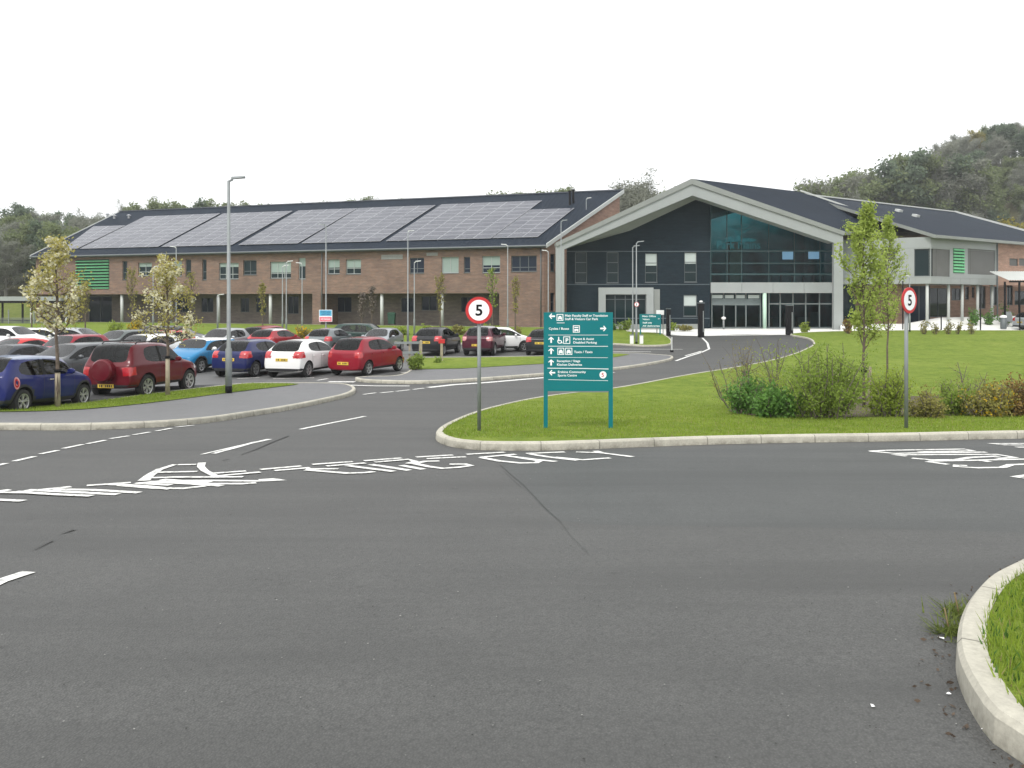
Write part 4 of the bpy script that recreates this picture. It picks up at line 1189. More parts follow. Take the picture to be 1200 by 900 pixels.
def cage(p):
    L, W = p['L'], p['W']; w = W / 2; zb = p['zb']; wt = p['wt']
    def bz(f):
        a, b = p['cowl'][0], p['tail'][0]
        return p['belt'][0] + (p['belt'][1] - p['belt'][0]) * max(0, min(1, (f - a) / (b - a)))
    st = []
    def hoodst(f, z, ws, zlow, mid, f2=None):
        ww = w * ws; f2 = f if f2 is None else f2
        st.append([(f, 0, zlow), (f, .8 * ww, zlow), (f, .96 * ww, zlow + .08), (f, ww, mid), (f2, .985 * ww, z - .09), (f2, .93 * ww, z - .03), (f2, .86 * ww, z - .004), (f2, .74 * ww, z + .008), (f2, .4 * ww, z + .022), (f2, 0, z + .026)])
    hoodst(0.0, p['nose'], .74, zb + .06, .50, .04)
    hoodst(.10, p['nose'] + .05, .86, zb + .02, .50, .13)
    hoodst(p['hood'][0], p['hood'][1], .97, zb, .52)
    hoodst((p['hood'][0] + p['cowl'][0]) / 2, (p['hood'][1] + p['cowl'][1]) / 2 + .02, 1.0, zb, .54)
    cf, cz = p['cowl']; ww = w
    b = bz(cf)
    st.append([(cf, 0, zb), (cf, .8 * ww, zb), (cf, .96 * ww, zb + .08), (cf, ww, .55), (cf, .985 * ww, b - .08), (cf, .94 * ww, b), (cf + .04, .90 * ww, cz - .0), (cf + .02, .84 * ww, cz + .012), (cf - .04, .44 * ww, cz + .02), (cf - .06, 0, cz + .022)])
    def cab(fb, ft, zr, wk=1.0, wr_=1.0, rake=0):
        ww = w * wk; b = bz(fb); t = wt * wr_
        st.append([(fb, 0, zb), (fb, .8 * ww, zb), (fb, .96 * ww, zb + .08), (fb, ww, .56), (fb, .985 * ww, b - .08), (fb, .94 * ww, b), (ft, t + .02, zr - .075), (ft + rake, t - .06, zr - .008), (ft + rake * 1.4, .5 * t, zr + .02), (ft + rake * 1.5, 0, zr + .026)])
    rf, rr, B, se, tl = p['rf'], p['rr'], p['B'], p['se'], p['tail']
    zr = lambda f: rf[1] + (rr[1] - rf[1]) * (f - rf[0]) / (rr[0] - rf[0]) + .035 * math.sin(math.pi * max(0, min(1, (f - rf[0]) / (rr[0] - rf[0]))))
    cab(cf + .38, rf[0], rf[1], rake=-.05)
    cab(B - .06, B - .02, zr(B))
    cab(B + .06, B + .08, zr(B))
    cab(se, min(se - .04, rr[0] - .12), zr(min(se, rr[0])))
    cab(tl[0] - .16, rr[0], rr[1], .985, .98, .06)
    ww = w * .955; b = bz(tl[0])
    f = tl[0]
    st.append([(f, 0, zb + .02), (f, .8 * ww, zb + .02), (f, .96 * ww, zb + .10), (f, ww, .57), (f, .985 * ww, b - .09), (f, .93 * ww, b - .0), (f - .03, .88 * ww, tl[1] + .03), (f + .0, .80 * ww, tl[1] + .02), (f + .03, .45 * ww, tl[1] + .012), (f + .04, 0, tl[1] + .012)])
    f = (tl[0] + L) / 2 + .02; ww = w * .92
    st.append([(f, 0, zb + .04), (f, .8 * ww, zb + .04), (f + .02, .96 * ww, zb + .12), (f + .02, ww, .57), (f, .97 * ww, b - .16), (f, .92 * ww, b - .08), (f, .84 * ww, tl[1] - .05), (f, .74 * ww, tl[1] - .045), (f, .4 * ww, tl[1] - .04), (f, 0, tl[1] - .04)])
    ww = w * .86
    st.append([(L - .02, 0, zb + .06), (L - .02, .8 * ww, zb + .06), (L, .96 * ww, zb + .14), (L, ww, .55), (f + .05, .95 * ww, b - .24), (f + .045, .9 * ww, b - .17), (f + .04, .82 * ww, tl[1] - .12), (f + .04, .7 * ww, tl[1] - .11), (f + .04, .36 * ww, tl[1] - .105), (f + .04, 0, tl[1] - .105)])
    return st

def car_shell(style):
    p = STY[style]; st = cage(p); L = p['L']; n = len(st); m = 10
    bm = bmesh.new()
    def V(i, j, s):
        f, y, z = st[i][j]; return (L / 2 - f, s * y, z)
    idx = {}
    for i in range(n):
        for j in range(m):
            for s in (1, -1):
                if j in (0, m - 1) and s == -1: idx[i, j, s] = idx[i, j, 1]; continue
                idx[i, j, s] = bm.verts.new(V(i, j, s))
    cr = bm.edges.layers.float.new('crease_edge')
    def face(vs, mat):
        f = bm.faces.new(vs); f.material_index = mat; f.smooth = True
    for i in range(n - 1):
        for j in range(m - 1):
            for s in (1, -1):
                mat = 0
                if i == 4 and j in (7, 8): mat = 2
                elif i == 9 - 1 and j in (7, 8): mat = 3
                elif j == 5 and i in (4, 5): mat = 4 if s == 1 else 5
                elif j == 5 and i == 6: mat = 1
                elif j == 5 and i == 7: mat = 6 if s == 1 else 7
                if i == n - 4 and j in (7, 8): mat = 3
                a, b, c, d = idx[i, j, s], idx[i + 1, j, s], idx[i + 1, j + 1, s], idx[i, j + 1, s]
                face([a, b, c, d] if s == 1 else [d, c, b, a], mat)
    for i in (0, n - 1):
        for j in range(m - 1):
            vs = []
            for q in (idx[i, j, 1], idx[i, j + 1, 1], idx[i, j + 1, -1], idx[i, j, -1]):
                if q not in vs: vs.append(q)
            if len(vs) >= 3: face(vs if i == 0 else vs[::-1], 0)
    bmesh.ops.recalc_face_normals(bm, faces=bm.faces[:])
    for e_ in bm.edges:
        ms = {f.material_index for f in e_.link_faces}
        if len(ms) > 1: e_[cr] = .72
    me = bpy.data.meshes.new('shell'); bm.to_mesh(me); bm.free()
    mats = [bpy.data.materials.new('tmp%d' % k) for k in range(9)]
    ob = link('shell', me, None, mats)
    sd = ob.modifiers.new('s', 'SUBSURF'); sd.levels = sd.render_levels = 3
    cut = MB()
    fx = L / 2 - p['fo']; rx = fx - p['wb']
    for x in (fx, rx):
        for s in (1, -1):
            y0 = s * (p['W'] / 2 - .30); y1 = s * (p['W'] / 2 + .3)
            cut.lathe([(p['wr'] + .055, min(y0, y1)), (p['wr'] + .055, max(y0, y1))], 28, 'y', (x, 0, p['wr'] + .01))
    cm = cut.mesh('cutter')
    bm = bmesh.new(); bm.from_mesh(cm); bmesh.ops.recalc_face_normals(bm, faces=bm.faces[:]); bm.to_mesh(cm); bm.free()
    co = link('cutter', cm, None, [mats[8]])
    bo = ob.modifiers.new('b', 'BOOLEAN'); bo.object = co; bo.operation = 'DIFFERENCE'; bo.solver = 'EXACT'; bo.material_mode = 'TRANSFER'
    dg = bpy.context.evaluated_depsgraph_get()
    out = bpy.data.meshes.new_from_object(ob.evaluated_get(dg))
    names = [mm.name if mm else '' for mm in out.materials]
    remap = {k: [mm.name for mm in mats].index(nm) for k, nm in enumerate(names) if nm in [mm.name for mm in mats]}
    for po in out.polygons: po.material_index = remap.get(po.material_index, 0)
    bpy.data.objects.remove(ob); bpy.data.objects.remove(co)
    for mm in mats: bpy.data.materials.remove(mm)
    return out, p, fx, rx

def submesh(src, pred, name, lift=0.0):
    V, F, MI, mp = [], [], [], {}
    for po in src.polygons:
        if not pred(po): continue
        f = []
        for v in po.vertices:
            if v not in mp:
                mp[v] = len(V); c = src.vertices[v].co + src.vertices[v].normal * lift; V.append(tuple(c))
            f.append(mp[v])
        F.append(f); MI.append(1 if po.material_index in (8, 1) else 0)
    if not F: return None
    me = bpy.data.meshes.new(name); me.from_pydata(V, [], F); me.polygons.foreach_set('material_index', MI)
    me.polygons.foreach_set('use_smooth', [True] * len(F))
    me.set_sharp_from_angle(angle=R(35)); me.update()
    return me

_cars = {}
def car_parts(style):
    """meshes shared by all cars of a style: list of (part name, mesh, material key, [sub-parts])"""
    if style in _cars: return _cars[style]
    sh, p, fx, rx = car_shell(style)
    L, W = p['L'], p['W']; parts = []
    bv = BVHTree.FromPolygons([v.co for v in sh.vertices], [list(q.vertices) for q in sh.polygons])
    parts.append(('body', submesh(sh, lambda q: q.material_index in (0, 1, 8), 'body'), 'PAINT', []))
    for k, nm in ((2, 'windscreen'), (3, 'rear_window'), (4, 'side_window'), (5, 'side_window'), (6, 'side_window'), (7, 'side_window')):
        me = submesh(sh, lambda q: q.material_index == k, nm)
        if me: me.polygons.foreach_set('material_index', [0] * len(me.polygons)); parts.append((nm, me, 'screen_glass' if nm == 'windscreen' else 'car_glass', []))
    def region(nm, pred, mk_, lift=.008):
        me = submesh(sh, lambda q: q.material_index == 0 and pred(q.center, q.normal), nm, lift)
        if me: me.polygons.foreach_set('material_index', [0] * len(me.polygons)); parts.append((nm, me, mk_, []))
    z0, z1, dx = p['tl']
    for s in ((1, -1) if style != 'mini' else ()):
        region('tail_light', lambda c, n: s * c.y > W * .315 - (.05 if style in ('hatch', 'estate') else 0) and c.x < -L / 2 + dx + .14 and z0 < c.z < z1 and c.x < -L / 2 + dx + .14 - (c.z - z0) * .1, 'tail')
        region('headlight', lambda c, n: s * c.y > W * .27 and c.x > L / 2 - .44 and p['nose'] - .04 < c.z < p['hood'][1] - .02 and n.z < .93, 'head')
    region('grille', lambda c, n: abs(c.y) < W * .27 and c.x > L / 2 - .16 and .42 < c.z < p['nose'] - .06 and n.x > .4, 'trim_black')
    low = .46 if style in ('suv3', 'crossover') else .38
    if style not in ('round',):
        region('bumper_trim', lambda c, n: c.x < -L / 2 + .32 and p['zb'] + .06 < c.z < low and n.z > -.6, 'trim_black', .006)
    for s in (1, -1): region('sill_trim', lambda c, n: s * c.y > 0 and rx + p['wr'] + .1 < c.x < fx - p['wr'] - .1 and p['zb'] + .02 < c.z < p['zb'] + .13 and abs(n.y) > .5, 'trim_black', .006)
    region('roof_spoiler', lambda c, n: style in ('hatch', 'round', 'mini') and L / 2 - p['rr'][0] - .16 < c.x < L / 2 - p['rr'][0] + .0 and c.z > p['rr'][1] - .03, 'PAINT2', .018)
    # number plates
    def hit(o, d):
        r = bv.ray_cast(Vector(o), Vector(d)); return r[0]
    for (zz_, s, mk_, nm) in ((.62 if style != 'suv3' else .42, -1, 'plate_y', 'number_plate'), (.40, 1, 'plate_w', 'number_plate')):
        if style == 'hatch': zz_ = .72 if s < 0 else zz_
        if style == 'mini': zz_ = .60 if s < 0 else zz_
        if style == 'round': zz_ = .52 if s < 0 else zz_
        h = hit((s * 4, 0, zz_), (-s, 0, 0))
        if h:
            mb = MB(); mb.box((h.x + s * .012, 0, zz_), (.02, .52, .115)); me = mb.mesh(nm)
            mb = MB()
            for k in range(7):
                if k == 4: continue
                mb.box((h.x + s * .023, (-.2 + k * .066), zz_), (.003, .045 if k % 3 else .03, .07))
            parts.append((nm, me, mk_, [('characters', mb.mesh('characters'), 'char')]))
    # cabin seen through the glass
    mb = MB(); zf = p['belt'][0] - .22; xa, xb = L / 2 - p['tail'][0] + .12, L / 2 - p['cowl'][0] - .05
    mb.box(((xa + xb) / 2, 0, zf), (xb - xa, W - .26, .06)); mb.box((xb - .12, 0, zf + .13), (.26, W - .34, .20))
    parts.append(('cabin_floor', mb.mesh('cabin_floor'), 'lining', []))
    for sx_, ys in ((L / 2 - p['B'] + .02, (-.36, .36)), (L / 2 - p['se'] + .12, (-.38, 0, .38))):
        for ys_ in ys:
            mb = MB(); zt = p['belt'][0] + .16; wd = .25 if len(ys) == 2 else .2
            mb.hexa([(sx_ - .02, ys_ - wd, zf), (sx_ + .12, ys_ - wd, zf), (sx_ + .12, ys_ + wd, zf), (sx_ - .02, ys_ + wd, zf), (sx_ - .14, ys_ - wd * .8, zt), (sx_ - .04, ys_ - wd * .8, zt), (sx_ - .04, ys_ + wd * .8, zt), (sx_ - .14, ys_ + wd * .8, zt)])
            se_ = mb.mesh('seat'); hb_ = MB(); hb_.box((sx_ - .11, ys_, zt + .11), (.09, .25, .16)); parts.append(('seat', se_, 'seat', [('headrest', hb_.mesh('headrest'), 'seat')]))
    # mirrors and handles
    for s in (1, -1):
        mb = MB(); c = Vector((L / 2 - p['cowl'][0] - .42, s * (W / 2 + .07), p['belt'][0] + .07))
        prof = [(0.02, -.05), (.075, -.04), (.095, 0), (.08, .05), (.03, .08)]
        b0 = len(mb.v); mb.lathe(prof, 10, 'x')
        mb.v = mb.v[:b0] + [(v[0] + c.x, v[1] * 1.15 + c.y, v[2] * .85 + c.z) for v in mb.v[b0:]]
        mb.box((c.x, c.y - s * .09, c.z - .05), (.07, .12, .035))
        parts.append(('wing_mirror', mb.mesh('wing_mirror'), 'PAINT', []))
        for xx in ([L / 2 - p['B'] + .18] if style in ('mini', 'suv3', 'coupe') else [L / 2 - p['B'] + .18, L / 2 - p['se'] + .22]):
            zz_ = p['belt'][0] - .11
            h = hit((xx, s * 3, zz_), (0, -s, 0))
            if h:
                mb = MB(); mb.box((xx, h.y + s * .018, zz_), (.17, .03, .035)); parts.append(('door_handle', mb.mesh('door_handle'), 'chrome' if style in ('mini',) else 'PAINT', []))
        # door shut lines as thin dark seams following the side
        mb = MB()
        for xx in ([L / 2 - p['B'] - .08, L / 2 - p['cowl'][0] - .12] if style in ('mini', 'suv3', 'coupe') else [L / 2 - p['B'], L / 2 - p['cowl'][0] - .12, L / 2 - p['se'] + .1]):
            pts = []
            for k in range(8):
                zz_ = p['zb'] + .16 + (p['belt'][0] - .04 - p['zb'] - .16) * k / 7
                h = hit((xx, s * 3, zz_), (0, -s, 0))
                if h: pts.append(h)
            for a, b in zip(pts[:-1], pts[1:]):
                o = Vector((0, s * .003, 0)); t = Vector((.007, 0, 0))
                mb.quad(a + o - t, a + o + t, b + o + t, b + o - t)
        parts.append(('door_seam', mb.mesh('door_seam'), 'trim_black', []))
    if style == 'mini':
        for x in (fx, rx):
            for s in (1, -1): region('arch_trim', lambda c, n: s * c.y > .3 and abs(n.y) > .45 and p['wr'] + .05 < math.hypot(c.x - x, c.z - p['wr']) < p['wr'] + .125 and c.z < .72, 'trim_black', .005)
    if style == 'suv3':
        h = hit((-4, 0, .86), (1, 0, 0)); cx = h.x
        mb = MB(); mb.lathe([(.05, cx - .235), (.30, cx - .225), (.345, cx - .17), (.345, cx - .02), (.25, cx + .06)], 28, 'x', (0, 0, .88))
        parts.append(('spare_wheel_cover', mb.mesh('spare_wheel_cover'), 'PAINT', []))
        for s in (1, -1):
            mb = MB(); z = p['rr'][1] + .05
            mb.tube([(.55, s * .56, z - .03), (.5, s * .56, z + .03), (-1.2, s * .56, z + .03), (-1.3, s * .56, z - .03)], .02, 8); parts.append(('roof_rail', mb.mesh('roof_rail'), 'trim_black', []))
    # wheels
    for x in (fx, rx):
        for s in (1, -1):
            r = p['wr']; yo = s * (W / 2 - .02); yi = s * (W / 2 - .22)
            mb = MB(); prof = [(r * .62, yi), (r * .95, yi), (r, yi + s * .03), (r, yo - s * .03), (r * .95, yo), (r * .67, yo), (r * .64, yo - s * .05)]
            mb.lathe(prof, 26, 'y', (x, 0, r)); ty = mb.mesh('wheel')
            ty.polygons.foreach_set('use_smooth', [len(q.vertices) < 5 for q in ty.polygons]); ty.set_sharp_from_angle(angle=R(50))
            rb = MB(); rb.lathe([(r * .66, yo + s * .002), (r * .60, yo - s * .004), (r * .58, yo - s * .05), (r * .20, yo - s * .06)], 26, 'y', (x, 0, r), 0, False)
            rb.lathe([(r * .02, yo - s * .008), (r * .15, yo - s * .012), (r * .17, yo - s * .05)], 12, 'y', (x, 0, r), 0, True)
            ns = 5 if style != 'suv3' else 6
            for k in range(ns):
                a = 2 * math.pi * k / ns + .3
                for da in (-.17, .17):
                    c, sn = math.cos(a), math.sin(a); c2, s2 = math.cos(a + da), math.sin(a + da)
                    p0 = Vector((x + c * r * .12, yo - s * .02, r + sn * r * .12)); p1 = Vector((x + c2 * r * .60, yo - s * .008, r + s2 * r * .60))
                    pr = Vector((-sn, 0, c)) * r * .05; dd = Vector((0, -s * .03, 0))
                    rb.hexa([p0 - pr, p0 + pr, p1 + pr, p1 - pr, p0 - pr + dd, p0 + pr + dd, p1 + pr + dd, p1 - pr + dd])
            bk = MB(); bk.lathe([(r * .57, yo - s * .055), (r * .1, yo - s * .062)], 20, 'y', (x, 0, r))
            parts.append(('wheel', ty, 'tyre', [('rim', rb.mesh('rim'), 'rim'), ('brake_disc', bk.mesh('brake_disc'), 'arch')]))
    _cars[style] = parts
    return parts

_paints = {}
def paint(c, metal=0.0):
    if (c, metal) not in _paints: _paints[c, metal] = car_paint('car_paint', c, metal)
    return _paints[c, metal]

def place_car(style, px, py, heading, col, label, roof=None, over={}, metal=0.0, scale=1.0, z=None, xy=None):
    """px,py: photo pixel of the point on the ground under the car's middle; heading in degrees clockwise from straight ahead"""
    q = G(px, py) if xy is None else Vector((xy[0], xy[1], gz(xy[1])))
    if z is not None: q.z = z
    root = thing('parked_car', label, 'car', (q.x, q.y, q.z + .006), math.radians(90 - heading), 'cars in the car park')
    # follow the slope of the car park
    fw = Vector((math.sin(R(heading)), math.cos(R(heading))))
    if z is None:
        s = (gz(q.y + fw.y * 1.3) - gz(q.y - fw.y * 1.3)) / 2.6
        root.rotation_euler = (0, -math.atan(s), math.radians(90 - heading))
    root.scale = (scale,) * 3
    pm = paint(col, metal)
    for nm, me, mk_, subs in car_parts(style):
        if me is None: continue
        mk2 = over.get(nm, mk_)
        key = pm if mk2 in ('PAINT', 'PAINT2') else M[mk2]
        if not len(me.materials):
            me.materials.append(key)
            if nm == 'body': me.materials.append(M['arch'])
        o = bpy.data.objects.new(nm, me); COL.objects.link(o); o.parent = root
        o.material_slots[0].link = 'OBJECT'; o.material_slots[0].material = key
        for n2, m2, k2 in subs:
            if not len(m2.materials): m2.materials.append(M[k2])
            c = bpy.data.objects.new(n2, m2); COL.objects.link(c); c.parent = o
    if roof is not None:
        # roof skin in a second colour: two-tone paint and painted-in sky reflections
        nm, me, *_ = car_parts(style)[0]; p = STY[style]
        rm = submesh(me, lambda qq: qq.center.z > p['rf'][1] - .045 and qq.normal.z > .55 and qq.material_index == 0, 'roof_panel', .004)
        if rm: link('roof_panel', rm, root, paint(roof))
    return root

NAVY = (.006, .012, .10, 1); MAROON = (.105, .004, .010, 1); SKY = (.012, .17, .36, 1); BLUE = (.005, .010, .075, 1); WHITE = (.74, .74, .73, 1); RED = (.23, .005, .017, 1)
GREY = (.08, .085, .09, 1); SILVER = (.36, .38, .39, 1); BLACK = (.008, .009, .011, 1); DGREEN = (.012, .035, .028, 1); WINE = (.06, .006, .018, 1); SCARLET = (.5, .02, .02, 1); GREENGREY = (.10, .12, .115, 1)
# front row, tails to the camera
c = place_car('mini', 30, 480.5, 3, NAVY, 'dark blue small hatchback beside the wrapped tree trunk, nearest car at left', roof=(.16, .2, .3, 1))  # roof is dark blue; its paler tone is sky reflection put into the colour
st_ = MB(); nm, me, *_ = car_parts('mini')[0]
bvx = BVHTree.FromPolygons([v.co for v in me.vertices], [list(q.vertices) for q in me.polygons])
pts = []
for k in range(14):
    a = 2 * math.pi * k / 14; xx = -1.55 + .10 * math.cos(a); zz_ = .77 + .15 * math.sin(a)
    h = bvx.ray_cast(Vector((xx, -3, zz_)), Vector((0, 1, 0)))[0]; pts.append(h + Vector((0, -.01, 0)) if h else None)
if all(pts):
    st_.poly(pts); so_ = st_.build('tail_light', M['tail_pale'], c)
    cen = sum(pts, Vector()) / len(pts); rg = MB()
    for k in range(14):
        a_, b_2 = pts[k], pts[(k + 1) % 14]; o_2 = Vector((0, -.006, 0))
        rg.quad(cen.lerp(a_, .42) + o_2, cen.lerp(b_2, .42) + o_2, cen.lerp(b_2, .72) + o_2, cen.lerp(a_, .72) + o_2)
    rg.build('red_ring', M['tail'], so_)
place_car('suv3', 170, 462, 10, MAROON, 'dark red short off-roader with a spare wheel cover on its tailgate', over={'roof_spoiler': 'PAINT'})
place_car('hatch', 300, 438, 14, BLUE, 'navy blue hatchback with red tail lights beside the tallest lamp post')
place_car('hatch', 359, 438.5, 14, WHITE, 'white hatchback with black lower bumper between the navy hatchback and the red one')
place_car('round', 432, 436.8, 22, RED, 'bright red round bodied hatchback beside the green bush, at the end of its row')
# facing row behind
place_car('mini', 237, 434, 194, SKY, 'light blue small car with white roof behind the dark red off-roader', roof=(.78, .78, .76, 1), over={'wing_mirror': 'white'})
place_car('estate', 88, 449, 196, GREY, 'dark grey estate with a chrome window line behind the nearest blue hatchback', over={'sill_trim': 'chrome'}, metal=.4)
place_car('coupe', 12, 447, 196, (.018, .022, .03, 1), 'black low roofed car at the left edge behind the nearest blue hatchback')
place_car('round', 84, 432, 194, RED, 'red hatchback with large pale windscreen beyond the first blossom tree')
place_car('coupe', 20, 433, 196, SCARLET, 'orange red low car at the left edge below the white van-like car')
place_car('round', 170, 431, 194, WHITE, 'white small car seen above the roof of the dark red off-roader')
place_car('estate', 143, 418, 194, GREENGREY, 'grey green estate with a pale windscreen between the two blossom trees', metal=.4)
place_car('crossover', 14, 415, 100, WHITE, 'tall white car at the far left in the back row')
place_car('estate', 60, 413, 100, (.62, .63, .60, 1), 'off white estate partly hidden behind the first blossom tree')
place_car('estate', 90, 413, 98, SILVER, 'silver estate just right of the first blossom tree trunk in the back row', metal=.6)
place_car('estate', 204, 409, 98, (.03, .034, .04, 1), 'charcoal car with long sloping windscreen behind the second blossom tree', metal=.4)
place_car('hatch', 202, 417.5, 14, SCARLET, 'orange red hatchback with black spoiler above the light blue car')
place_car('round', 262, 416.5, 190, SILVER, 'silver grey hatchback seen behind the tall lamp post', metal=.5)
place_car('estate', 316, 408.5, 14, RED, 'crimson estate roof showing behind the smaller red hatchback')
place_car('hatch', 324, 414, 14, (.30, .012, .02, 1), 'red hatchback with bright tail lights above the navy hatchback', roof=(.6, .6, .6, 1))
place_car('hatch', 388, 413, 12, (.16, .18, .185, 1), 'grey hatchback with red tail light under the pink and blue sign', metal=.5)
place_car('crossover', 428, 409, 100, DGREEN, 'dark green tall car side on behind the silver one')
place_car('hatch', 447, 413.5, 190, (.30, .32, .34, 1), 'silver blue car facing the camera behind the bright red hatchback', metal=.5)
place_car('hatch', 513, 414.5, 14, BLACK, 'black tall hatchback beside the timber post with a red top', scale=1.07)
place_car('crossover', 569, 414.5, 12, WINE, 'plum hatchback with painted sky sheen on its roof behind the left speed limit sign', over={'tail_light': 'tail_pale'}, roof=(.5, .5, .52, 1))  # pale roof colour imitates the sky reflecting on plum paint
place_car('hatch', 589, 411.5, 75, WHITE, 'white car nose showing between the plum and the black hatchback')
place_car('hatch', 639, 414.5, 12, BLACK, 'black hatchback half hidden by the large teal direction sign')
qx = G(1210, 388.5)
place_car('estate', 0, 0, 80, (.42, .45, .48, 1), 'silver blue car cut by the right edge beyond the lawn', metal=.4, xy=(qx.x + 1.7, qx.y + 1.2), z=terrace_z(qx.x + 1.2, qx.y + 1.2) + .02)
# ------------------------------------------------------------------ lamp posts
def lamp(px, pyb, pyt, arm, label, double=False, thick=1.0, Y=None, base_z=None, kind='flat', black=True):
    if Y is None: q = G(px, pyb, .11 if pyb > 440 else 0)
    else:
        q = at(px, pyb, Y); q.z = gz(Y) if base_z is None else base_z
    h = at(px, pyt, q.y).z - q.z
    root = thing('street_lamp', label, 'street lamp', q, 0, 'lamp posts round the car park')
    mb = MB(); r = .04 * thick
    mb.tube([(0, 0, -.05), (0, 0, 1.35), (0, 0, 1.42), (0, 0, h - .1)], [r * 1.8, r * 1.8, r * 1.15, r * .8], 12)
    mb.build('pole', M['galv'], root, True)
    if black:
        mb = MB(); mb.tube([(0, 0, -.02), (0, 0, .22)], r * 1.85, 12); mb.build('base_sleeve', M['black'], root, True)
    for s in ((1, -1) if double else (1,)):
        d = Vector(arm).normalized() * s
        mb = MB(); a = Vector((0, 0, h - .12))
        n_ = d.cross(Vector((0, 0, 1)))
        mb.tube([a, a + d * .12 + Vector((0, 0, .06))], .035, 8)
        st = a + d * .08 + Vector((0, 0, .07)); en = a + d * .48 + Vector((0, 0, .12)); 
        u = Vector((0, 0, 1))
        mb.hexa([st - n_ * .06, st + n_ * .06, en + n_ * .13, en - n_ * .13, st - n_ * .05 + u * .07, st + n_ * .05 + u * .07, en + n_ * .1 + u * .05, en - n_ * .1 + u * .05])
        mb.build('lantern', M['galv'] if kind == 'flat' else M['trim_white'], root)
    return root
lamp(268, 460.5, 208, (1, .15, 0), 'tallest grey lamp post on the near grass verge, single lantern to the right', thick=1.4)
lamp(382, 408, 263, (-1, .3, 0), 'lamp post carrying the pink and blue parking notice')
lamp(478, 405, 270, (.6, .8, 0), 'slim lamp post left of the black tall hatchback', kind='w')
lamp(485.5, 395, 306, (1, .2, 0), 'lower lamp post with two small floodlights in front of the brick wing', kind='w')
lamp(335.5, 395, 306, (1, .2, 0), 'right hand post of the close pair of lamps before the brick wing', kind='w')
lamp(331, 392, 311, (1, .2, 0), 'left hand post of the close pair of lamps before the brick wing', kind='w')
lamp(354, 392, 308, (-1, .3, 0), 'single lamp post between the lamp pair and the parking notice', kind='w')
lamp(595, 396, 286.5, (-1, .2, 0), 'lamp post right of the left speed limit sign', kind='w')
lamp(642.5, 394, 293.5, (-1, .2, 0), 'lamp post just left of the canopy leg by the brick gable', kind='w')
lamp(657.5, 392.5, 258, (1, .3, 0), 'tall lamp post in front of the canopy left leg')
lamp(741.5, 398, 288, (1, .2, 0), 'rear of the two close lamp posts before the dark entrance wall')
lamp(745.8, 404.5, 283, (1, .15, 0), 'lamp post with a small round sign before the dark entrance wall', thick=1.1)
lamp(206.5, 393, 289, (-1, .3, 0), 'lamp post behind the second blossom tree', kind='w')
lamp(179.5, 390, 312, (1, .2, 0), 'short lamp post left of the second blossom tree', kind='w')
lamp(255, 392, 345, (1, .2, 0), 'short post lamp left of the tallest lamp post', kind='w')
lamp(1066, 386, 323, (-1, 0, 0), 'slim lamp post behind the right speed limit sign', kind='w', Y=63)
lamp(687, 245, 232, (1, 0, 0), 'lamp seen above the canopy in front of the brick gable', kind='w', Y=76, base_z=-.8)

# ------------------------------------------------------------------ speed limit signs
def speed_sign(px, pyb, pyc, yaw, label, dia=.46):
    q = G(px, pyb, .108)
    h = at(px, pyc, q.y).z - q.z
    root = thing('speed_sign', label, 'road sign', q, R(yaw), 'five mile speed limit signs')
    mb = MB(); mb.tube([(0, 0, -.05), (0, 0, h + dia * .46)], .032, 12); mb.build('post', M['galv'], root, True)
    r = dia / 2
    mb = MB(); mb.lathe([(r, -.045), (r, -.062)], 40, 'y', (0, 0, h)); pl = mb.build('disc', M['red_sign'], root)
    mb = MB(); mb.lathe([(r * .77, -.063), (r * .77, -.066)], 40, 'y', (0, 0, h)); mb.build('disc_face', M['sign_white'], pl)
    mb = MB()
    tp = text_pts('5', 1.0, .022)
    xs = [p[0] for f in tp for p in f]; zs_ = [p[1] for f in tp for p in f]
    s = dia * .42 / (max(zs_) - min(zs_)); cx = (max(xs) + min(xs)) / 2; cz = (max(zs_) + min(zs_)) / 2
    for f in tp: mb.poly([((p[0] - cx) * s * 1.05, -.0685, h + (p[1] - cz) * s) for p in f])
    mb.build('numeral', M['black'], pl)
    mb = MB()
    for dz in (-.1, .1): mb.box((0, -.02, h + dz), (.1, .07, .03))
    mb.build('clip', M['galv'], root)
speed_sign(561.5, 504.5, 363.5, 0, 'red ringed number 5 speed sign facing the camera left of the teal direction sign')
speed_sign(1062, 501.5, 352, 33, 'red ringed number 5 speed sign turned aside, behind the shrubs on the right lawn')

# ------------------------------------------------------------------ large teal direction sign
q = G(678.5, 501.5, .108)
ts = thing('direction_sign', 'large teal direction board with white arrows and lettering on two posts', 'direction sign', q)
PX = q.y / F * 1.003                      # metres per photo pixel at the sign
def sx(x): return (x - 678.5) * PX
zt_, zb_ = at(678, 366, q.y).z - q.z, at(678, 458, q.y).z - q.z
def sz(y): return zt_ + (y - 366) / (458 - 366) * (zb_ - zt_)
for x in (639.6, 715.5):
    mb = MB(); mb.box((sx(x), 0, (zt_ - .05) / 2), (.07, .075, zt_ + .05)); mb.build('post', M['teal'], ts)
mb = MB()
mb.box((sx(677.8), -.012, (zt_ + zb_) / 2), (sx(714.2) - sx(641.2), .055, zt_ - zb_)); mb.build('board', M['teal'], ts)
mb = MB(); mb.box((sx(677.8), -.012, zb_ - .012), (sx(712.5) - sx(642.6), .05, .018)); mb.build('bottom_rail', M['galv'], ts)
FYs = -.0425
lt = MB()
def st_poly(pts, d=0.0): lt.poly([(p[0], FYs - d, p[1]) for p in pts])
def sxy(x, y): return (sx(635 + x / 10), sz(360 + y / 10))       # coordinates of the 10x zoom of the sign
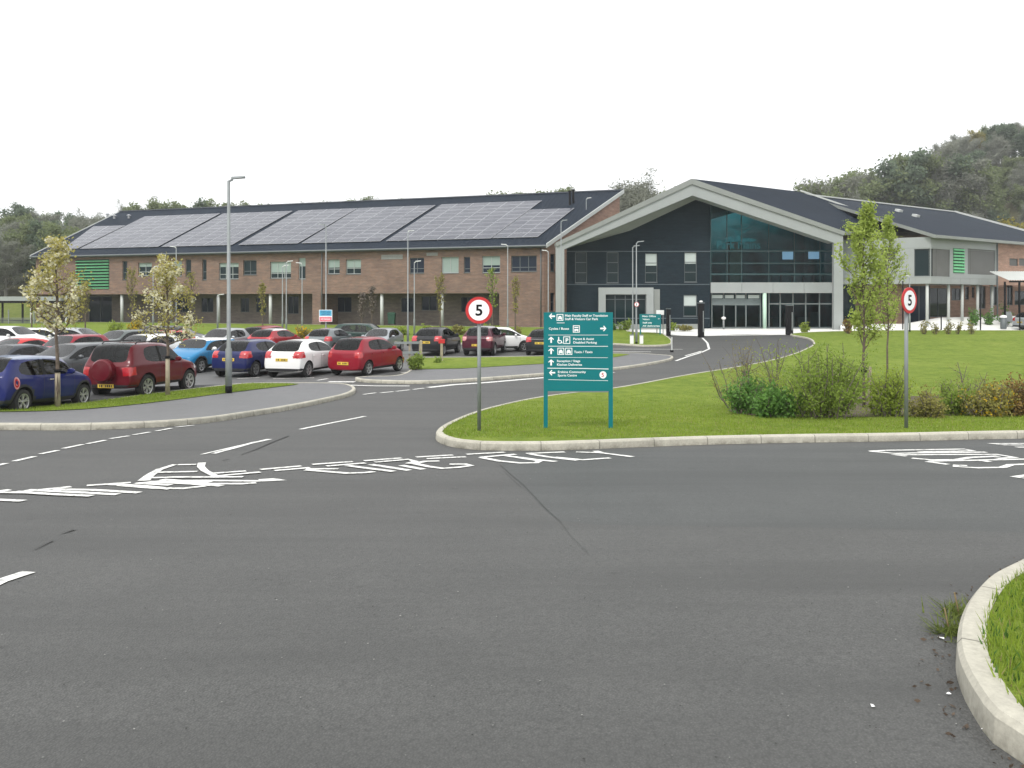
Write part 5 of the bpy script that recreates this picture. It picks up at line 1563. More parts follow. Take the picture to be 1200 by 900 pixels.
def arrow(x, y, ang, L=72):
    c, s = math.cos(R(ang)), math.sin(R(ang))
    def T(a, b): return sxy(x + a * c - b * s, y - (a * s + b * c))
    st_poly([T(36, 0), T(6, 34), T(-2, 26), T(12, 10), T(12, -10), T(-2, -26), T(6, -34)])
    st_poly([T(14, 9), T(-36, 9), T(-36, -9), T(14, -9)], .0004)
def words(x, y, h, txt, wpx):
    tp = text_pts(txt, 1.0, .016)
    mx = max(p[0] for f in tp for p in f)
    for f in tp: st_poly([sxy(x + p[0] / mx * wpx, y - p[1] * h / .72) for p in f])
def rule(y0, y1=None, x0=75, x1=770, w=2.2):
    y1 = y0 if y1 is None else y1
    st_poly([sxy(x0, y0 + w), sxy(x1, y1 + w), sxy(x1, y1 - w), sxy(x0, y0 - w)])
def picto(x0, y0, x1, y1, kind):
    w = 8
    for (a, b, c, d) in ((x0, y0, x1, y0 + w), (x0, y1 - w, x1, y1), (x0, y0 + w, x0 + w, y1 - w), (x1 - w, y0 + w, x1, y1 - w)):
        st_poly([sxy(a, d), sxy(c, d), sxy(c, b), sxy(a, b)])
    if kind in ('car', 'bus'):
        m = (x0 + x1) / 2; W_ = (x1 - x0)
        t = .42 if kind == 'bus' else .3
        st_poly([sxy(m - W_ * .3, y1 - 22), sxy(m + W_ * .3, y1 - 22), sxy(m + W_ * .3, y0 + 42), sxy(m - W_ * .3, y0 + 42)], .0004)
        if kind == 'car': st_poly([sxy(m - W_ * .27, y0 + 42), sxy(m + W_ * .27, y0 + 42), sxy(m + W_ * .17, y0 + 22), sxy(m - W_ * .17, y0 + 22)], .0004)
        else: st_poly([sxy(m - W_ * .3, y0 + 30), sxy(m + W_ * .3, y0 + 30), sxy(m + W_ * .3, y0 + 18), sxy(m - W_ * .3, y0 + 18)], .0004)
        for s in (-1, 1): st_poly([sxy(m + s * W_ * .2 - 7, y1 - 13), sxy(m + s * W_ * .2 + 7, y1 - 13), sxy(m + s * W_ * .2 + 7, y1 - 22), sxy(m + s * W_ * .2 - 7, y1 - 22)], .0004)
    if kind == 'P':
        tp = text_pts('P', 1.0, .03); mx = max(p[0] for f in tp for p in f)
        for f in tp: st_poly([sxy(x0 + 24 + p[0] / mx * 36, y1 - 18 - p[1] / .72 * 48) for p in f], .0004)
arrow(118, 105, 180); picto(172, 80, 250, 158, 'car'); words(268, 110, 27, 'Main Faculty Staff or Translation', 500); words(268, 150, 27, 'Staff & Visitors Car Park', 388); rule(183, 183, 175, 265, 3)
words(80, 262, 26, 'Cycles / Buses', 236); picto(362, 212, 442, 296, 'bus'); arrow(716, 248, 0); rule(325)
arrow(108, 380, 90); picto(250, 342, 330, 428, 'P'); words(364, 382, 26, 'Parent & Assist', 244); words(364, 424, 26, 'Disabled Parking', 276); rule(455, 457, 75, 770, 3)
# wheelchair symbol
for k in range(14):
    a0, a1 = R(100 + k * 17), R(100 + (k + 1) * 17)
    st_poly([sxy(208 + 28 * math.cos(a0), 398 - 28 * math.sin(a0)), sxy(208 + 28 * math.cos(a1), 398 - 28 * math.sin(a1)), sxy(208 + 19 * math.cos(a1), 398 - 19 * math.sin(a1)), sxy(208 + 19 * math.cos(a0), 398 - 19 * math.sin(a0))])
st_poly([sxy(190, 398), sxy(203, 398), sxy(201, 346), sxy(190, 346)], .0004); st_poly([sxy(196, 394), sxy(224, 394), sxy(224, 384), sxy(196, 384)], .0006); st_poly([sxy(218, 390), sxy(228, 388), sxy(242, 420), sxy(232, 424)], .0008)
arrow(108, 512, 90); picto(182, 474, 260, 556, 'car'); picto(272, 474, 354, 556, 'car'); words(374, 535, 27, 'Taxis / Taxis', 216); rule(585, 590)
arrow(108, 645, 90); words(175, 640, 26, 'Reception / Stage', 272); words(175, 683, 27, 'Kitchen Deliveries', 292); rule(712, 716, 65, 500, 4); rule(716, 722, 500, 776, 4)
arrow(120, 765, 180); words(185, 768, 26, 'Erskine Community', 328); words(185, 808, 26, 'Sports Centre', 222); rule(845, 858)
lt.build('lettering', M['sign_white'], ts)
mb = MB()
mb.add([(sxy(712 + 41 * math.cos(t), 790)[0], FYs - .001, sxy(712, 790 - 43 * math.sin(t))[1]) for t in [2 * math.pi * k / 28 for k in range(28)]], [tuple(range(28))])
rd = mb.build('speed_roundel', M['sign_white'], ts)
mb = MB(); tp = text_pts('5', 1.0, .012)
for f in tp: mb.poly([(sxy(692 + p[0] * 72, 0)[0], FYs - .0022, sxy(0, 813 - p[1] * 66)[1]) for p in f])
mb.build('numeral', M['red_sign'], rd)

# ------------------------------------------------------------------ small teal sign near the entrance
q = G(762, 393.5, .0)
s2 = thing('direction_sign', 'small teal notice board with white lettering beside the lamp post near the entrance', 'direction sign', q)
k = q.y / F
zt2, zb2 = at(762, 368, q.y).z - q.z, at(762, 384, q.y).z - q.z
mb = MB(); mb.box((0, 0, (zt2 + zb2) / 2), (25 * k, .08, zt2 - zb2)); mb.build('board', M['teal'], s2)
for x in (-11.5, 11.5):
    mb = MB(); mb.box((x * k, .0, zb2 / 2 - .05), (.09, .09, zb2 + .1 - .004)); mb.build('post', M['teal'], s2)
mb = MB()
def row(x, y, w, txt):
    tp = text_pts(txt, 1.0, .02); mx = max(p[0] for f in tp for p in f)
    for f in tp: mb.poly([((x + p[0] / mx * w - 762) * k, -.0425, zt2 + (y - 368 - p[1] * 2.6) / 16 * (zb2 - zt2)) for p in f])
row(752.5, 371.4, 16, 'Main Office'); row(753, 375, 8, 'Visitors'); row(771, 374.4, 2, '>'); row(753, 379, 11, 'Staff only'); row(753, 382.7, 20, 'All deliveries')
mb.build('lettering', M['sign_white'], s2)

# parking notice on the lamp post
q = G(382, 408); zc_ = at(382, 370, q.y).z
ns = thing('parking_notice', 'square blue and pink parking notice fixed to a lamp post', 'sign', (q.x, q.y - .09, zc_))
k = q.y / F
mb = MB(); mb.box((0, 0, 0), (15.4 * k, .02, 14 * k)); mb.build('board', M['sign_white'], ns)
mb = MB(); mb.box((0, -.012, 3.2 * k), (14.2 * k, .004, 6.6 * k)); up_ = mb.build('blue_panel', simple('notice_blue', (.06, .36, .55, 1), .5, .1, 8), ns)
mb = MB(); mb.box((0, -.012, -4.0 * k), (14.2 * k, .004, 5.2 * k)); lo_ = mb.build('pink_panel', simple('notice_pink', (.75, .18, .22, 1), .5, .1, 8), ns)
mb = MB()
for txt, y, w in (('STAFF AND', 3.6, 11), ('VISITORS', .9, 10)):
    tp = text_pts(txt, 1.0, .02); mx = max(p[0] for f in tp for p in f)
    for f in tp: mb.poly([((p[0] / mx - .5) * w * k, -.0155, (y + p[1] * 2.4) * k) for p in f])
mb.build('lettering', simple('notice_ink', (.02, .06, .16, 1), .5), up_)
mb = MB(); tp = text_pts('NO PARKING', 1.0, .02); mx = max(p[0] for f in tp for p in f)
for f in tp: mb.poly([((p[0] / mx - .5) * 11 * k, -.0155, (-4.8 + p[1] * 2.4) * k) for p in f])
mb.build('lettering', M['sign_white'], lo_)

# round sign on the lamp post by the entrance
q = G(745.8, 404.5); zc_ = at(746, 356.7, q.y).z
rs = thing('round_sign', 'small round white sign with red rim on the lamp post before the dark wall', 'road sign', (q.x, q.y - .08, zc_))
k = q.y / F
mb = MB(); mb.lathe([(2.9 * k, 0), (2.9 * k, -.02)], 24, 'y'); d_ = mb.build('disc', M['red_sign'], rs)
mb = MB(); mb.lathe([(2.3 * k, -.021), (2.3 * k, -.026)], 24, 'y'); mb.build('disc_face', M['sign_white'], d_)
mb = MB(); tp = text_pts('5', 1.0, .03)
for f in tp: mb.poly([((p[0] - .3) * 3.4 * k, -.029, (p[1] - .36) * 3.4 * k) for p in f])
mb.build('numeral', M['black'], d_)
# bollards/boxes at that lamp's foot
for dx_ in (-.32, .32):
    bx = thing('white_cabinet', 'small white cabinet at the %s of the lamp post on the lawn edge' % ('left foot' if dx_ < 0 else 'right foot'), 'cabinet', (q.x + dx_, q.y - .05, gz(q.y)), 0, 'cabinets at the lamp post')
    mb = MB(); mb.box((0, 0, .33), (.22, .22, .66)); b_o = mb.build('cabinet_body', M['white'], bx)
    mb = MB(); mb.box((0, 0, .68), (.26, .26, .05)); mb.build('cabinet_cap', M['galv'], bx)

# ------------------------------------------------------------------ black gate posts and reader pedestal
def gate_post(px, pyb, pyt, w, label, cap=True):
    q = G(px, pyb); h = at(px, pyt, q.y).z - q.z
    r = thing('gate_post', label, 'gate post', q, 0, 'black posts at the entrance road')
    k = q.y / F
    mb = MB(); mb.box((0, 0, h * .48), (w * k, w * k * .9, h * .96)); mb.build('post', M['black'], r)
    mb = MB(); mb.box((0, 0, h * .975), (w * k * 1.15, w * k, h * .03)); mb.build('post_cap', M['frame_grey'], r)
    mb = MB(); mb.box((w * k * .3, -w * k * .5, h * .45), (.06, .05, h * .6)); mb.build('edge_strip', M['galv'], r)
    if cap:
        mb = MB(); mb.lathe([(.02, h * .99), (.13, h * 1.0), (.13, h * 1.03), (.02, h * 1.045)], 12, 'z'); mb.build('beacon', M['white'], r)
gate_post(821.5, 395.3, 354, 6.4, 'tall black gate post with pale beacon left of the entrance doors')
gate_post(925, 392.5, 357, 7.0, 'tall black gate post in front of the glazed ground floor', False)
gate_post(783.3, 393.5, 361, 4.6, 'black gate post standing beside the small teal notice board', False)
q = G(774, 393.0); k = q.y / F
wsn = thing('notice_board', 'white blank faced notice beside the black post near the entrance', 'sign', q)
z0, z1 = at(774, 369, q.y).z - q.z, at(774, 363.5, q.y).z - q.z
mb = MB(); mb.box((0, .15, (z0 + z1) / 2), (9 * k, .05, z1 - z0)); mb.build('board', M['white'], wsn)
for x in (-3.6, 3.6):
    mb = MB(); mb.box((x * k, .2, z0 / 2), (.06, .05, z0 + .1)); mb.build('post', M['galv'], wsn)
# thin white/black marker post on the lane edge
q = G(787.3, 412.6); k = q.y / F
mp_ = thing('marker_post', 'thin pale marker post with dark foot at the end of the lawn kerb', 'post', q)
h = at(787, 395, q.y).z - q.z
mb = MB(); mb.tube([(0, 0, .12), (0, 0, h)], .045, 8); mb.build('post', M['trim_white'], mp_)
mb = MB(); mb.tube([(0, 0, -.02), (0, 0, .12)], .1, 8); mb.build('foot', M['black'], mp_)
# low planter wall in front of the dark gable
pw0, pw1 = at(700, 388, 65.2), at(826, 386, 67.6)
gwl = thing('planter_wall', 'low grey planter wall along the foot of the dark brick gable', 'wall', (pw0.x, 65.8, gz(65.8)))
mb = MB(gwl.location); bar(mb, (at(690, 388, 66.3).x, 66.3, gz(66.3) + .2), (at(818, 386, 67.4).x, 67.4, gz(67.4) + .2), .3, .5); mb.build('wall', M['silver_dark'], gwl)
# bollard light by the doors
for (px, pyb, pyt, lb) in ((848, 386, 371, 'white topped bollard light by the entrance doors'),):
    q = G(px, pyb); h = at(px, pyt, q.y).z - q.z
    r = thing('bollard_light', lb, 'bollard', q)
    mb = MB(); mb.tube([(0, 0, 0), (0, 0, h - .25)], .08, 10); mb.build('post', M['galv'], r, True)
    mb = MB(); mb.lathe([(.02, h), (.17, h - .05), (.2, h - .16), (.1, h - .26)], 14, 'z'); mb.build('lamp_head', M['white'], r, True)
# ------------------------------------------------------------------ timber posts and rails in the car park
def timber_post(px, pyb, pyt, label, red=False, off=0.0):
    q = G(px, pyb, off); h = at(px, pyt, q.y).z - q.z
    r = thing('timber_post', label, 'post', q, .2, 'timber posts in the car park')
    mb = MB(); mb.box((0, 0, h / 2 - .03), (.12, .12, h - .0)); mb.build('post', M['wood'], r)
    mb = MB(); mb.hexa([(-.06, -.06, h - .03), (.06, -.06, h - .03), (.06, .06, h - .03), (-.06, .06, h - .03), (-.02, -.02, h + .02), (.02, -.02, h + .02), (.02, .02, h + .02), (-.02, .02, h + .02)]); mb.build('post_cap', M['wood'], r)
    if red:
        mb = MB(); mb.box((0, -.0, h - .10), (.30, .16, .2)); mb.build('reflector_box', M['red_sign'], r)
timber_post(91, 449, 423, 'weathered timber post beside the wheel of the dark grey estate')
timber_post(493.3, 421, 399, 'plain timber post at the end of the low pale rail', off=.12)
timber_post(517.5, 422.5, 397.5, 'timber post topped with a red reflector box by the black tall hatchback', True, off=.12)
a = G(462, 421.5, .1); b = G(494, 421.0, .1)
rl = thing('knee_rail', 'low pale grey double rail behind the green bush by the red hatchback', 'fence', a)
mb = MB(a)
for z in (.35, .85): bar(mb, a + Vector((0, 0, z)), b + Vector((-.1, 0, z)), .06, .12)
mb.build('rail', M['galv'], rl)
for f_ in (.05, .55, .93):
    mb = MB(a); p_ = a.lerp(b, f_); mb.box((p_.x, p_.y + .1, p_.z + .45), (.09, .09, .95)); mb.build('post', M['wood'], rl)
# ------------------------------------------------------------------ covered walkway with black railings at the far left
q0 = at(-60, 380, 80); sh = thing('covered_walkway', 'flat pale roofed shelter on thin black posts at the far left edge', 'shelter', (q0.x, 80, gz(80)))
mb = MB(sh.location); zt_ = at(0, 347.5, 80).z; zb_ = at(0, 352.5, 80).z
x0, x1 = at(-90, 350, 80).x, at(73, 350, 80).x
mb.box(((x0 + x1) / 2, 81.5, (zt_ + zb_) / 2), (x1 - x0, 3.4, zt_ - zb_)); mb.build('roof', M['silver'], sh)
mb = MB(sh.location); mb.box(((x0 + x1) / 2, 79.9, zb_ - .12), (x1 - x0 - .2, .15, .22)); mb.build('beam', M['black'], sh)
for x in (-60, -28, 3, 26.5, 52, 72):
    mb = MB(sh.location); xx = at(x, 350, 80).x; mb.box((xx, 80, (gz(80) + zb_) / 2 - .12), (.14, .14, zb_ - gz(80))); mb.build('post', M['black'], sh)
for x in (36.5, 77.5):
    mb = MB(sh.location); xx = at(x, 350, 79.6).x; mb.box((xx, 79.6, (gz(80) + at(36, 346, 79.6).z) / 2), (.16, .12, at(36, 346, 79.6).z - gz(80))); mb.build('white_post', M['trim_white'], sh)
rl = thing('mesh_fence', 'grey mesh fence panels behind the back row of cars at the far left', 'fence', (q0.x, 78, gz(78)))
xs = [at(x, 380, 78).x for x in (-80, -50, -20, 10, 40, 70)]
for i, (xa, xb) in enumerate(zip(xs[:-1], xs[1:])):
    mb = MB(rl.location)
    zt2 = at(0, 372, 78).z
    n = 22
    for k in range(n): 
        xx = xa + (xb - xa) * (k + .5) / n; mb.box((xx, 78, (gz(78) + zt2) / 2), (.02, .02, zt2 - gz(78)))
    for k in range(5):
        z = gz(78) + (zt2 - gz(78)) * (k + .4) / 5; mb.box(((xa + xb) / 2, 78.03, z), (xb - xa, .02, .03))
    mb.build('fence_panel', M['galv'], rl)
for xa in xs:
    mb = MB(rl.location); mb.box((xa, 78, gz(78) + .7), (.08, .08, 1.6)); mb.build('post', M['galv'], rl)
# green bin under the wing
q = WP.p(WP.px(459, 370, -1.2)[0], 0, -1.2); q.z = gz(q.y) + .11
gb_ = thing('wheelie_bin', 'green wheelie bin under the overhang of the brick wing', 'bin', q)
mb = MB(); mb.hexa([(-.28, -.3, .08), (.28, -.3, .08), (.28, .3, .08), (-.28, .3, .08), (-.36, -.38, 1.05), (.36, -.38, 1.05), (.36, .38, 1.05), (-.36, .38, 1.05)]); mb.build('bin_body', M['green_dark'], gb_)
mb = MB(); mb.hexa([(-.38, -.42, 1.055), (.38, -.42, 1.055), (.38, .4, 1.055), (-.38, .4, 1.055), (-.3, -.3, 1.17), (.3, -.3, 1.17), (.3, .34, 1.17), (-.3, .34, 1.17)]); mb.build('lid', M['green_dark'], gb_)
for s in (-1, 1):
    mb = MB(); mb.lathe([(.1, s * .25), (.1, s * .31)], 12, 'x', (0, .3, .1)); mb.build('wheel', M['tyre'], gb_)
# ------------------------------------------------------------------ right terrace furniture
q = at(1200, 340, 70)
cs = thing('cycle_shelter', 'ribbed pale roofed shelter on black posts at the right edge', 'shelter', (at(1178, 350, 68).x, 68, -1.0))
mb = MB(cs.location)
xa, xb = at(1176, 325, 68).x, at(1290, 325, 68).x; zl, zh = at(1180, 329, 68).z, at(1180, 322, 69).z
n = 40
for k in range(n):
    x0_ = xa + (xb - xa) * k / n; x1_ = xa + (xb - xa) * (k + 1) / n; xm = (x0_ + x1_) / 2
    mb.quad((x0_, 67.2, zl), (xm, 67.2, zl + .07), (xm, 70.0, zh + .37), (x0_, 70.0, zh + .3)); mb.quad((xm, 67.2, zl + .07), (x1_, 67.2, zl), (x1_, 70.0, zh + .3), (xm, 70.0, zh + .37))
mb.build('roof', M['trim_white'], cs)
mb = MB(cs.location); mb.box(((xa + xb) / 2, 67.2, zl - .09), (xb - xa, .1, .14)); mb.build('beam', M['black'], cs)
for x in (1178, 1195, 1225, 1260):
    mb = MB(cs.location); xx = at(x, 350, 67.2).x; z0 = terrace_z(xx, 67.2); mb.box((xx, 67.25, (z0 + zl) / 2 - .1), (.12, .12, zl - z0)); mb.build('post', M['black'], cs)
for (px, pyt, pyb, lb) in ((1058, 330, 387, 'thin dark post at the far lawn edge left of the right speed sign'), (1103, 369, 388, 'short dark post at the far lawn edge among the saplings'), (1149, 345, 388, 'thin dark post at the far lawn edge near the white columns'), (1195, 334, 388, 'tall dark post beside the car at the right edge')):
    Yq = G(px, 388.5).y + .6; qq = at(px, pyb, Yq); qq.z = gz(Yq)
    r = thing('fence_post', lb, 'post', qq, 0, 'dark posts at the far lawn edge')
    h = at(px, pyt, Yq).z - qq.z
    mb = MB(); mb.tube([(0, 0, 0), (0, 0, h)], .05, 8); mb.build('post', M['black'], r, True)
    mb = MB(); mb.tube([(0, 0, h - .02), (0, 0, h + .03)], .065, 8); mb.build('post_cap', M['black'], r)
q = at(1176, 372, 66); q.z = terrace_z(q.x, 66)
r = thing('litter_bin', 'dark litter bin with pale top on the terrace at the right', 'bin', q)
mb = MB(); mb.lathe([(.2, 0), (.24, .1), (.24, .95)], 14, 'z'); mb.build('bin_body', M['frame_grey'], r, True)
mb = MB(); mb.lathe([(.26, .955), (.22, 1.12), (.03, 1.16)], 14, 'z'); mb.build('lid', M['white'], r, True)
q = at(1187, 372, 67.5); q.z = terrace_z(q.x, 67.5)
r = thing('outdoor_seat', 'grey high backed seat on the terrace beside the litter bin', 'seat', q, .3)
mb = MB(); mb.box((0, 0, .45), (.7, .6, .07)); mb.build('seat', M['galv'], r)
mb = MB(); mb.hexa([(-.35, .26, .49), (.35, .26, .49), (.35, .32, .49), (-.35, .32, .49), (-.3, .42, 1.3), (.3, .42, 1.3), (.3, .48, 1.3), (-.3, .48, 1.3)]); mb.build('backrest', M['galv'], r)
for sx_ in (-.3, .3):
    for sy in (-.25, .25):
        mb = MB(); mb.box((sx_, sy, .205), (.05, .05, .41)); mb.build('leg', M['galv'], r)
# ------------------------------------------------------------------ vegetation
M['leaf_cherry'] = leaf_mat('cherry_leaf', (.34, .33, .08, 1), (.50, .44, .15, 1), 1.2, .5)
M['blossom'] = leaf_mat('white_blossom', (.60, .57, .36, 1), (.76, .74, .56, 1), 2.0, .35)
M['leaf_spring'] = leaf_mat('spring_leaf', (.27, .36, .06, 1), (.43, .51, .14, 1), 1.2, .5)
M['leaf_shrub'] = leaf_mat('shrub_leaf', (.17, .26, .04, 1), (.31, .40, .085, 1), 1.6, .55)
M['leaf_dark'] = leaf_mat('dark_shrub_leaf', (.07, .17, .035, 1), (.15, .28, .06, 1), 2.0, .3)
M['leaf_light'] = leaf_mat('light_shrub_leaf', (.23, .31, .045, 1), (.37, .45, .085, 1), 1.4, .55)
M['leaf_olive'] = leaf_mat('olive_leaf', (.2, .2, .055, 1), (.31, .28, .085, 1), 1.4, .35)
M['leaf_rust'] = leaf_mat('rust_leaf', (.18, .12, .04, 1), (.28, .19, .06, 1), 1.8, .3)
M['gorse'] = leaf_mat('yellow_flower', (.5, .33, .02, 1), (.65, .45, .03, 1), 2, .3)
M['twig'] = simple('bare_twig', (.13, .11, .09, 1), .9, .2, 4)
M['dry'] = leaf_mat('dry_stalk', (.25, .19, .10, 1), (.36, .28, .15, 1), 2, .3)

def leaves(cent, size, rng, aspect=.6, flat=.0):
    """one diamond-shaped leaf per centre; returns (4n,3)"""
    n = len(cent)
    a = rng.normal(size=(n, 3)); a[:, 2] *= (1 - flat); a /= np.linalg.norm(a, axis=1, keepdims=True) + 1e-9
    b = rng.normal(size=(n, 3)); b -= a * (a * b).sum(1, keepdims=True); b /= np.linalg.norm(b, axis=1, keepdims=True) + 1e-9
    s = (size * rng.uniform(.6, 1.35, n))[:, None]
    V = np.empty((n, 4, 3))
    V[:, 0] = cent - a * s; V[:, 1] = cent + b * s * aspect; V[:, 2] = cent + a * s; V[:, 3] = cent - b * s * aspect
    return V.reshape(-1, 3)

def limb_path(p0, d, L, rng, n=6, up=.25, wob=.18):
    pts = [np.array(p0, float)]; d = np.array(d, float); d /= np.linalg.norm(d)
    for k in range(n):
        d = d + rng.normal(0, wob, 3) + np.array([0, 0, up / n * 2]); d /= np.linalg.norm(d)
        pts.append(pts[-1] + d * L / n)
    return pts

def tree_skeleton(rng, h, r, first, spread, nl, up, sub=3, jit=.02, lean=0.0, taper_top=.2):
    """(trunk tubes, list of leaf-bearing points)"""
    trunk = [np.array([0, 0, -.05])]
    n = 9
    for k in range(1, n + 1): trunk.append(np.array([rng.normal(0, jit) * k * .4 + lean * k / n, rng.normal(0, jit) * k * .4, h * k / n]))
    tubes = [(trunk, [r * (1.15 - (1.15 - taper_top) * k / n) for k in range(n + 1)])]
    tips = []
    for k in range(nl):
        f = first + (1 - first) * (k + rng.uniform(.1, .9)) / nl
        i = f * n; a = int(min(i, n - 1)); p = trunk[a] + (trunk[a + 1] - trunk[a]) * (i - a)
        az = k * 2.4 + rng.uniform(-.5, .5)
        Lg = spread(f) * rng.uniform(.75, 1.2)
        path = limb_path(p, (math.cos(az), math.sin(az), up), Lg, rng, 6, up * .5)
        rr = r * .45 * (1.1 - f) + .008
        tubes.append((path, [max(rr * (1 - .8 * q / 6), .006) for q in range(7)]))
        tips += path[2:]
        for s in range(sub):
            q = int(rng.integers(2, 6)); az2 = az + rng.choice([-1, 1]) * rng.uniform(.5, 1.2)
            p2 = limb_path(path[q], (math.cos(az2), math.sin(az2), up * .8), Lg * .5 * rng.uniform(.6, 1.1), rng, 4, up * .5)
            tubes.append((p2, [max(rr * .5 * (1 - .8 * q2 / 4), .004) for q2 in range(5)])); tips += p2[1:]
    return tubes, np.array(tips)

def tubes_mesh(tubes, n=6):
    mb = MB()
    for i, (p, r) in enumerate(tubes): mb.tube([Vector(q) for q in p], r, n if i == 0 else 5, 0, i == 0)
    return mb

# --- the two blossom trees on the verge
def cherry(px, pyb, pyt, label, seed, spread_px, wrap_py, wx=0.0):
    rng = np.random.default_rng(seed)
    q = G(px, pyb, .125); h = at(px, pyt, q.y).z - q.z; k = q.y / F
    root = thing('blossom_tree', label, 'tree', q, 0, 'young blossom trees on the verge')
    sp = spread_px * k
    f0 = .44 if seed == 3 else .36
    tubes, tips = tree_skeleton(rng, h * .97, .055, f0, lambda f: sp * (1.02 - .95 * max(0, f - f0 - .1) / (1 - f0)), 26, .55, 3, .012)
    tubes_mesh(tubes).build('trunk', M['bark'], root, True)
    n = 2100
    c = tips[rng.integers(0, len(tips), n)] + rng.normal(0, .09, (n, 3))
    me = np_mesh('crown', leaves(c, .038, rng), 4); cr = link('crown', me, root, M['leaf_cherry'])
    m = 140
    cc = tips[rng.integers(0, len(tips), m)]
    c2 = np.repeat(cc, 13, 0) + rng.normal(0, .05, (m * 13, 3))
    me = np_mesh('blossom', leaves(c2, .038, rng, .9), 4); link('blossom', me, cr, M['blossom'])
    hw = at(px, wrap_py, q.y).z - q.z
    mb = MB(); mb.tube([(0, 0, -.03), (0, 0, hw * .5), (0, 0, hw)], [.07, .062, .06], 12); mb.build('trunk_guard', M['wood'], root, True)
    mb = MB(); mb.tube([(0, 0, hw - .05), (0, 0, hw + .03)], .075, 12); mb.build('tie', M['black'], root, True)
cherry(67.5, 476.3, 284, 'first blossom tree with a wrapped trunk in front of the dark blue small hatchback', 3, 46, 434)
cherry(196.5, 463, 303, 'second blossom tree with white flowers in front of the dark red off-roader', 5, 45, 418)

# --- tall slender spring trees on the right lawn
def slender(px, pyb, pyt, spread_px, label, seed, n=2600, off=.11, Y=None, leafmat='leaf_spring', size=.05, guard=True, first=.27, group='slender spring green trees on the right lawn', name='slender_tree', r=.05, rnd=False):
    rng = np.random.default_rng(seed)
    if Y is None: q = G(px, pyb, off)
    else: q = at(px, pyb, Y); q.z = gz(Y) + off
    h = at(px, pyt, q.y).z - q.z; k = q.y / F; sp = spread_px * k
    root = thing(name, label, 'tree', q, 0, group)
    def prof(f):
        g = (f - first) / (1 - first)
        if rnd: return sp * (.35 + .8 * math.sin(math.pi * min(1, g * .9 + .05)))
        return sp * (.9 + 2.1 * g if g < .28 else 1.49 - 1.7 * (g - .28) if g < .78 else .43 - 1.2 * (g - .78)) + .05
    tubes, tips = tree_skeleton(rng, h * .97, r, first, prof, 30, 1.25, 2, .012)
    tubes_mesh(tubes).build('trunk', M['bark'], root, True)
    c = tips[rng.integers(0, len(tips), n)] + rng.normal(0, .06 + .01 * sp, (n, 3))
    link('crown', np_mesh('crown', leaves(c, size, rng), 4), root, M[leafmat])
    if guard:
        mb = MB(); z = .95; mb.tube([(.0, 0, z - .06), (0, 0, z + .06)], .075, 10); mb.build('tree_tie', M['black'], root, True)
        mb = MB(); mb.box((.16, .05, .5), (.07, .07, 1.05)); mb.build('stake', M['wood'], root)
slender(1012.5, 478, 238, 33, 'tallest slender spring green tree, standing in the shrub bed', 21, 5600, size=.04, r=.036)
slender(1040, 450, 252, 27, 'slender spring green tree just behind and right of the tallest one', 22, 4000, guard=False, size=.04, r=.034)
slender(1016, 392, 340, 12, 'low leafy sapling by the right leg of the canopy', 23, 900, Y=58, guard=False, size=.09)

# --- saplings along the wing
for i, (px, pyb, pyt, s, lm, lb) in enumerate([(155, 392, 317, 13, 'leaf_olive', 'pale stemmed sapling between the blossom trees in front of the wing'), (224, 390, 322, 13, 'leaf_olive', 'olive sapling right of the second blossom tree'),
        (436, 392, 338, 9, 'twig', 'almost bare sapling below the grey wall vent'), (308, 392, 335, 9, 'leaf_olive', 'thin sapling left of the close pair of lamps'), (516, 392, 325, 12, 'leaf_olive', 'olive sapling in front of the first white column left of the left speed sign'),
        (577, 392, 316, 11, 'leaf_shrub', 'green sapling above the left speed limit sign'), (604, 392, 325, 9, 'leaf_olive', 'olive sapling right of the lamp post by the left speed sign'), (424, 392, 345, 8, 'twig', 'bare twiggy sapling left of the almost bare one'),
        (37, 388, 330, 12, 'leaf_olive', 'sapling under the covered walkway roof edge at the far left'), (100, 390, 332, 11, 'leaf_olive', 'sapling below the green louvres of the wing')]):
    slender(px, pyb, pyt, s, lb, 40 + i, 380, Y=58 + (i % 3) * 1.5, leafmat=lm, size=.075, guard=False, first=.4, rnd=True, group='saplings on the grass in front of the brick wing', name='sapling', r=.06)

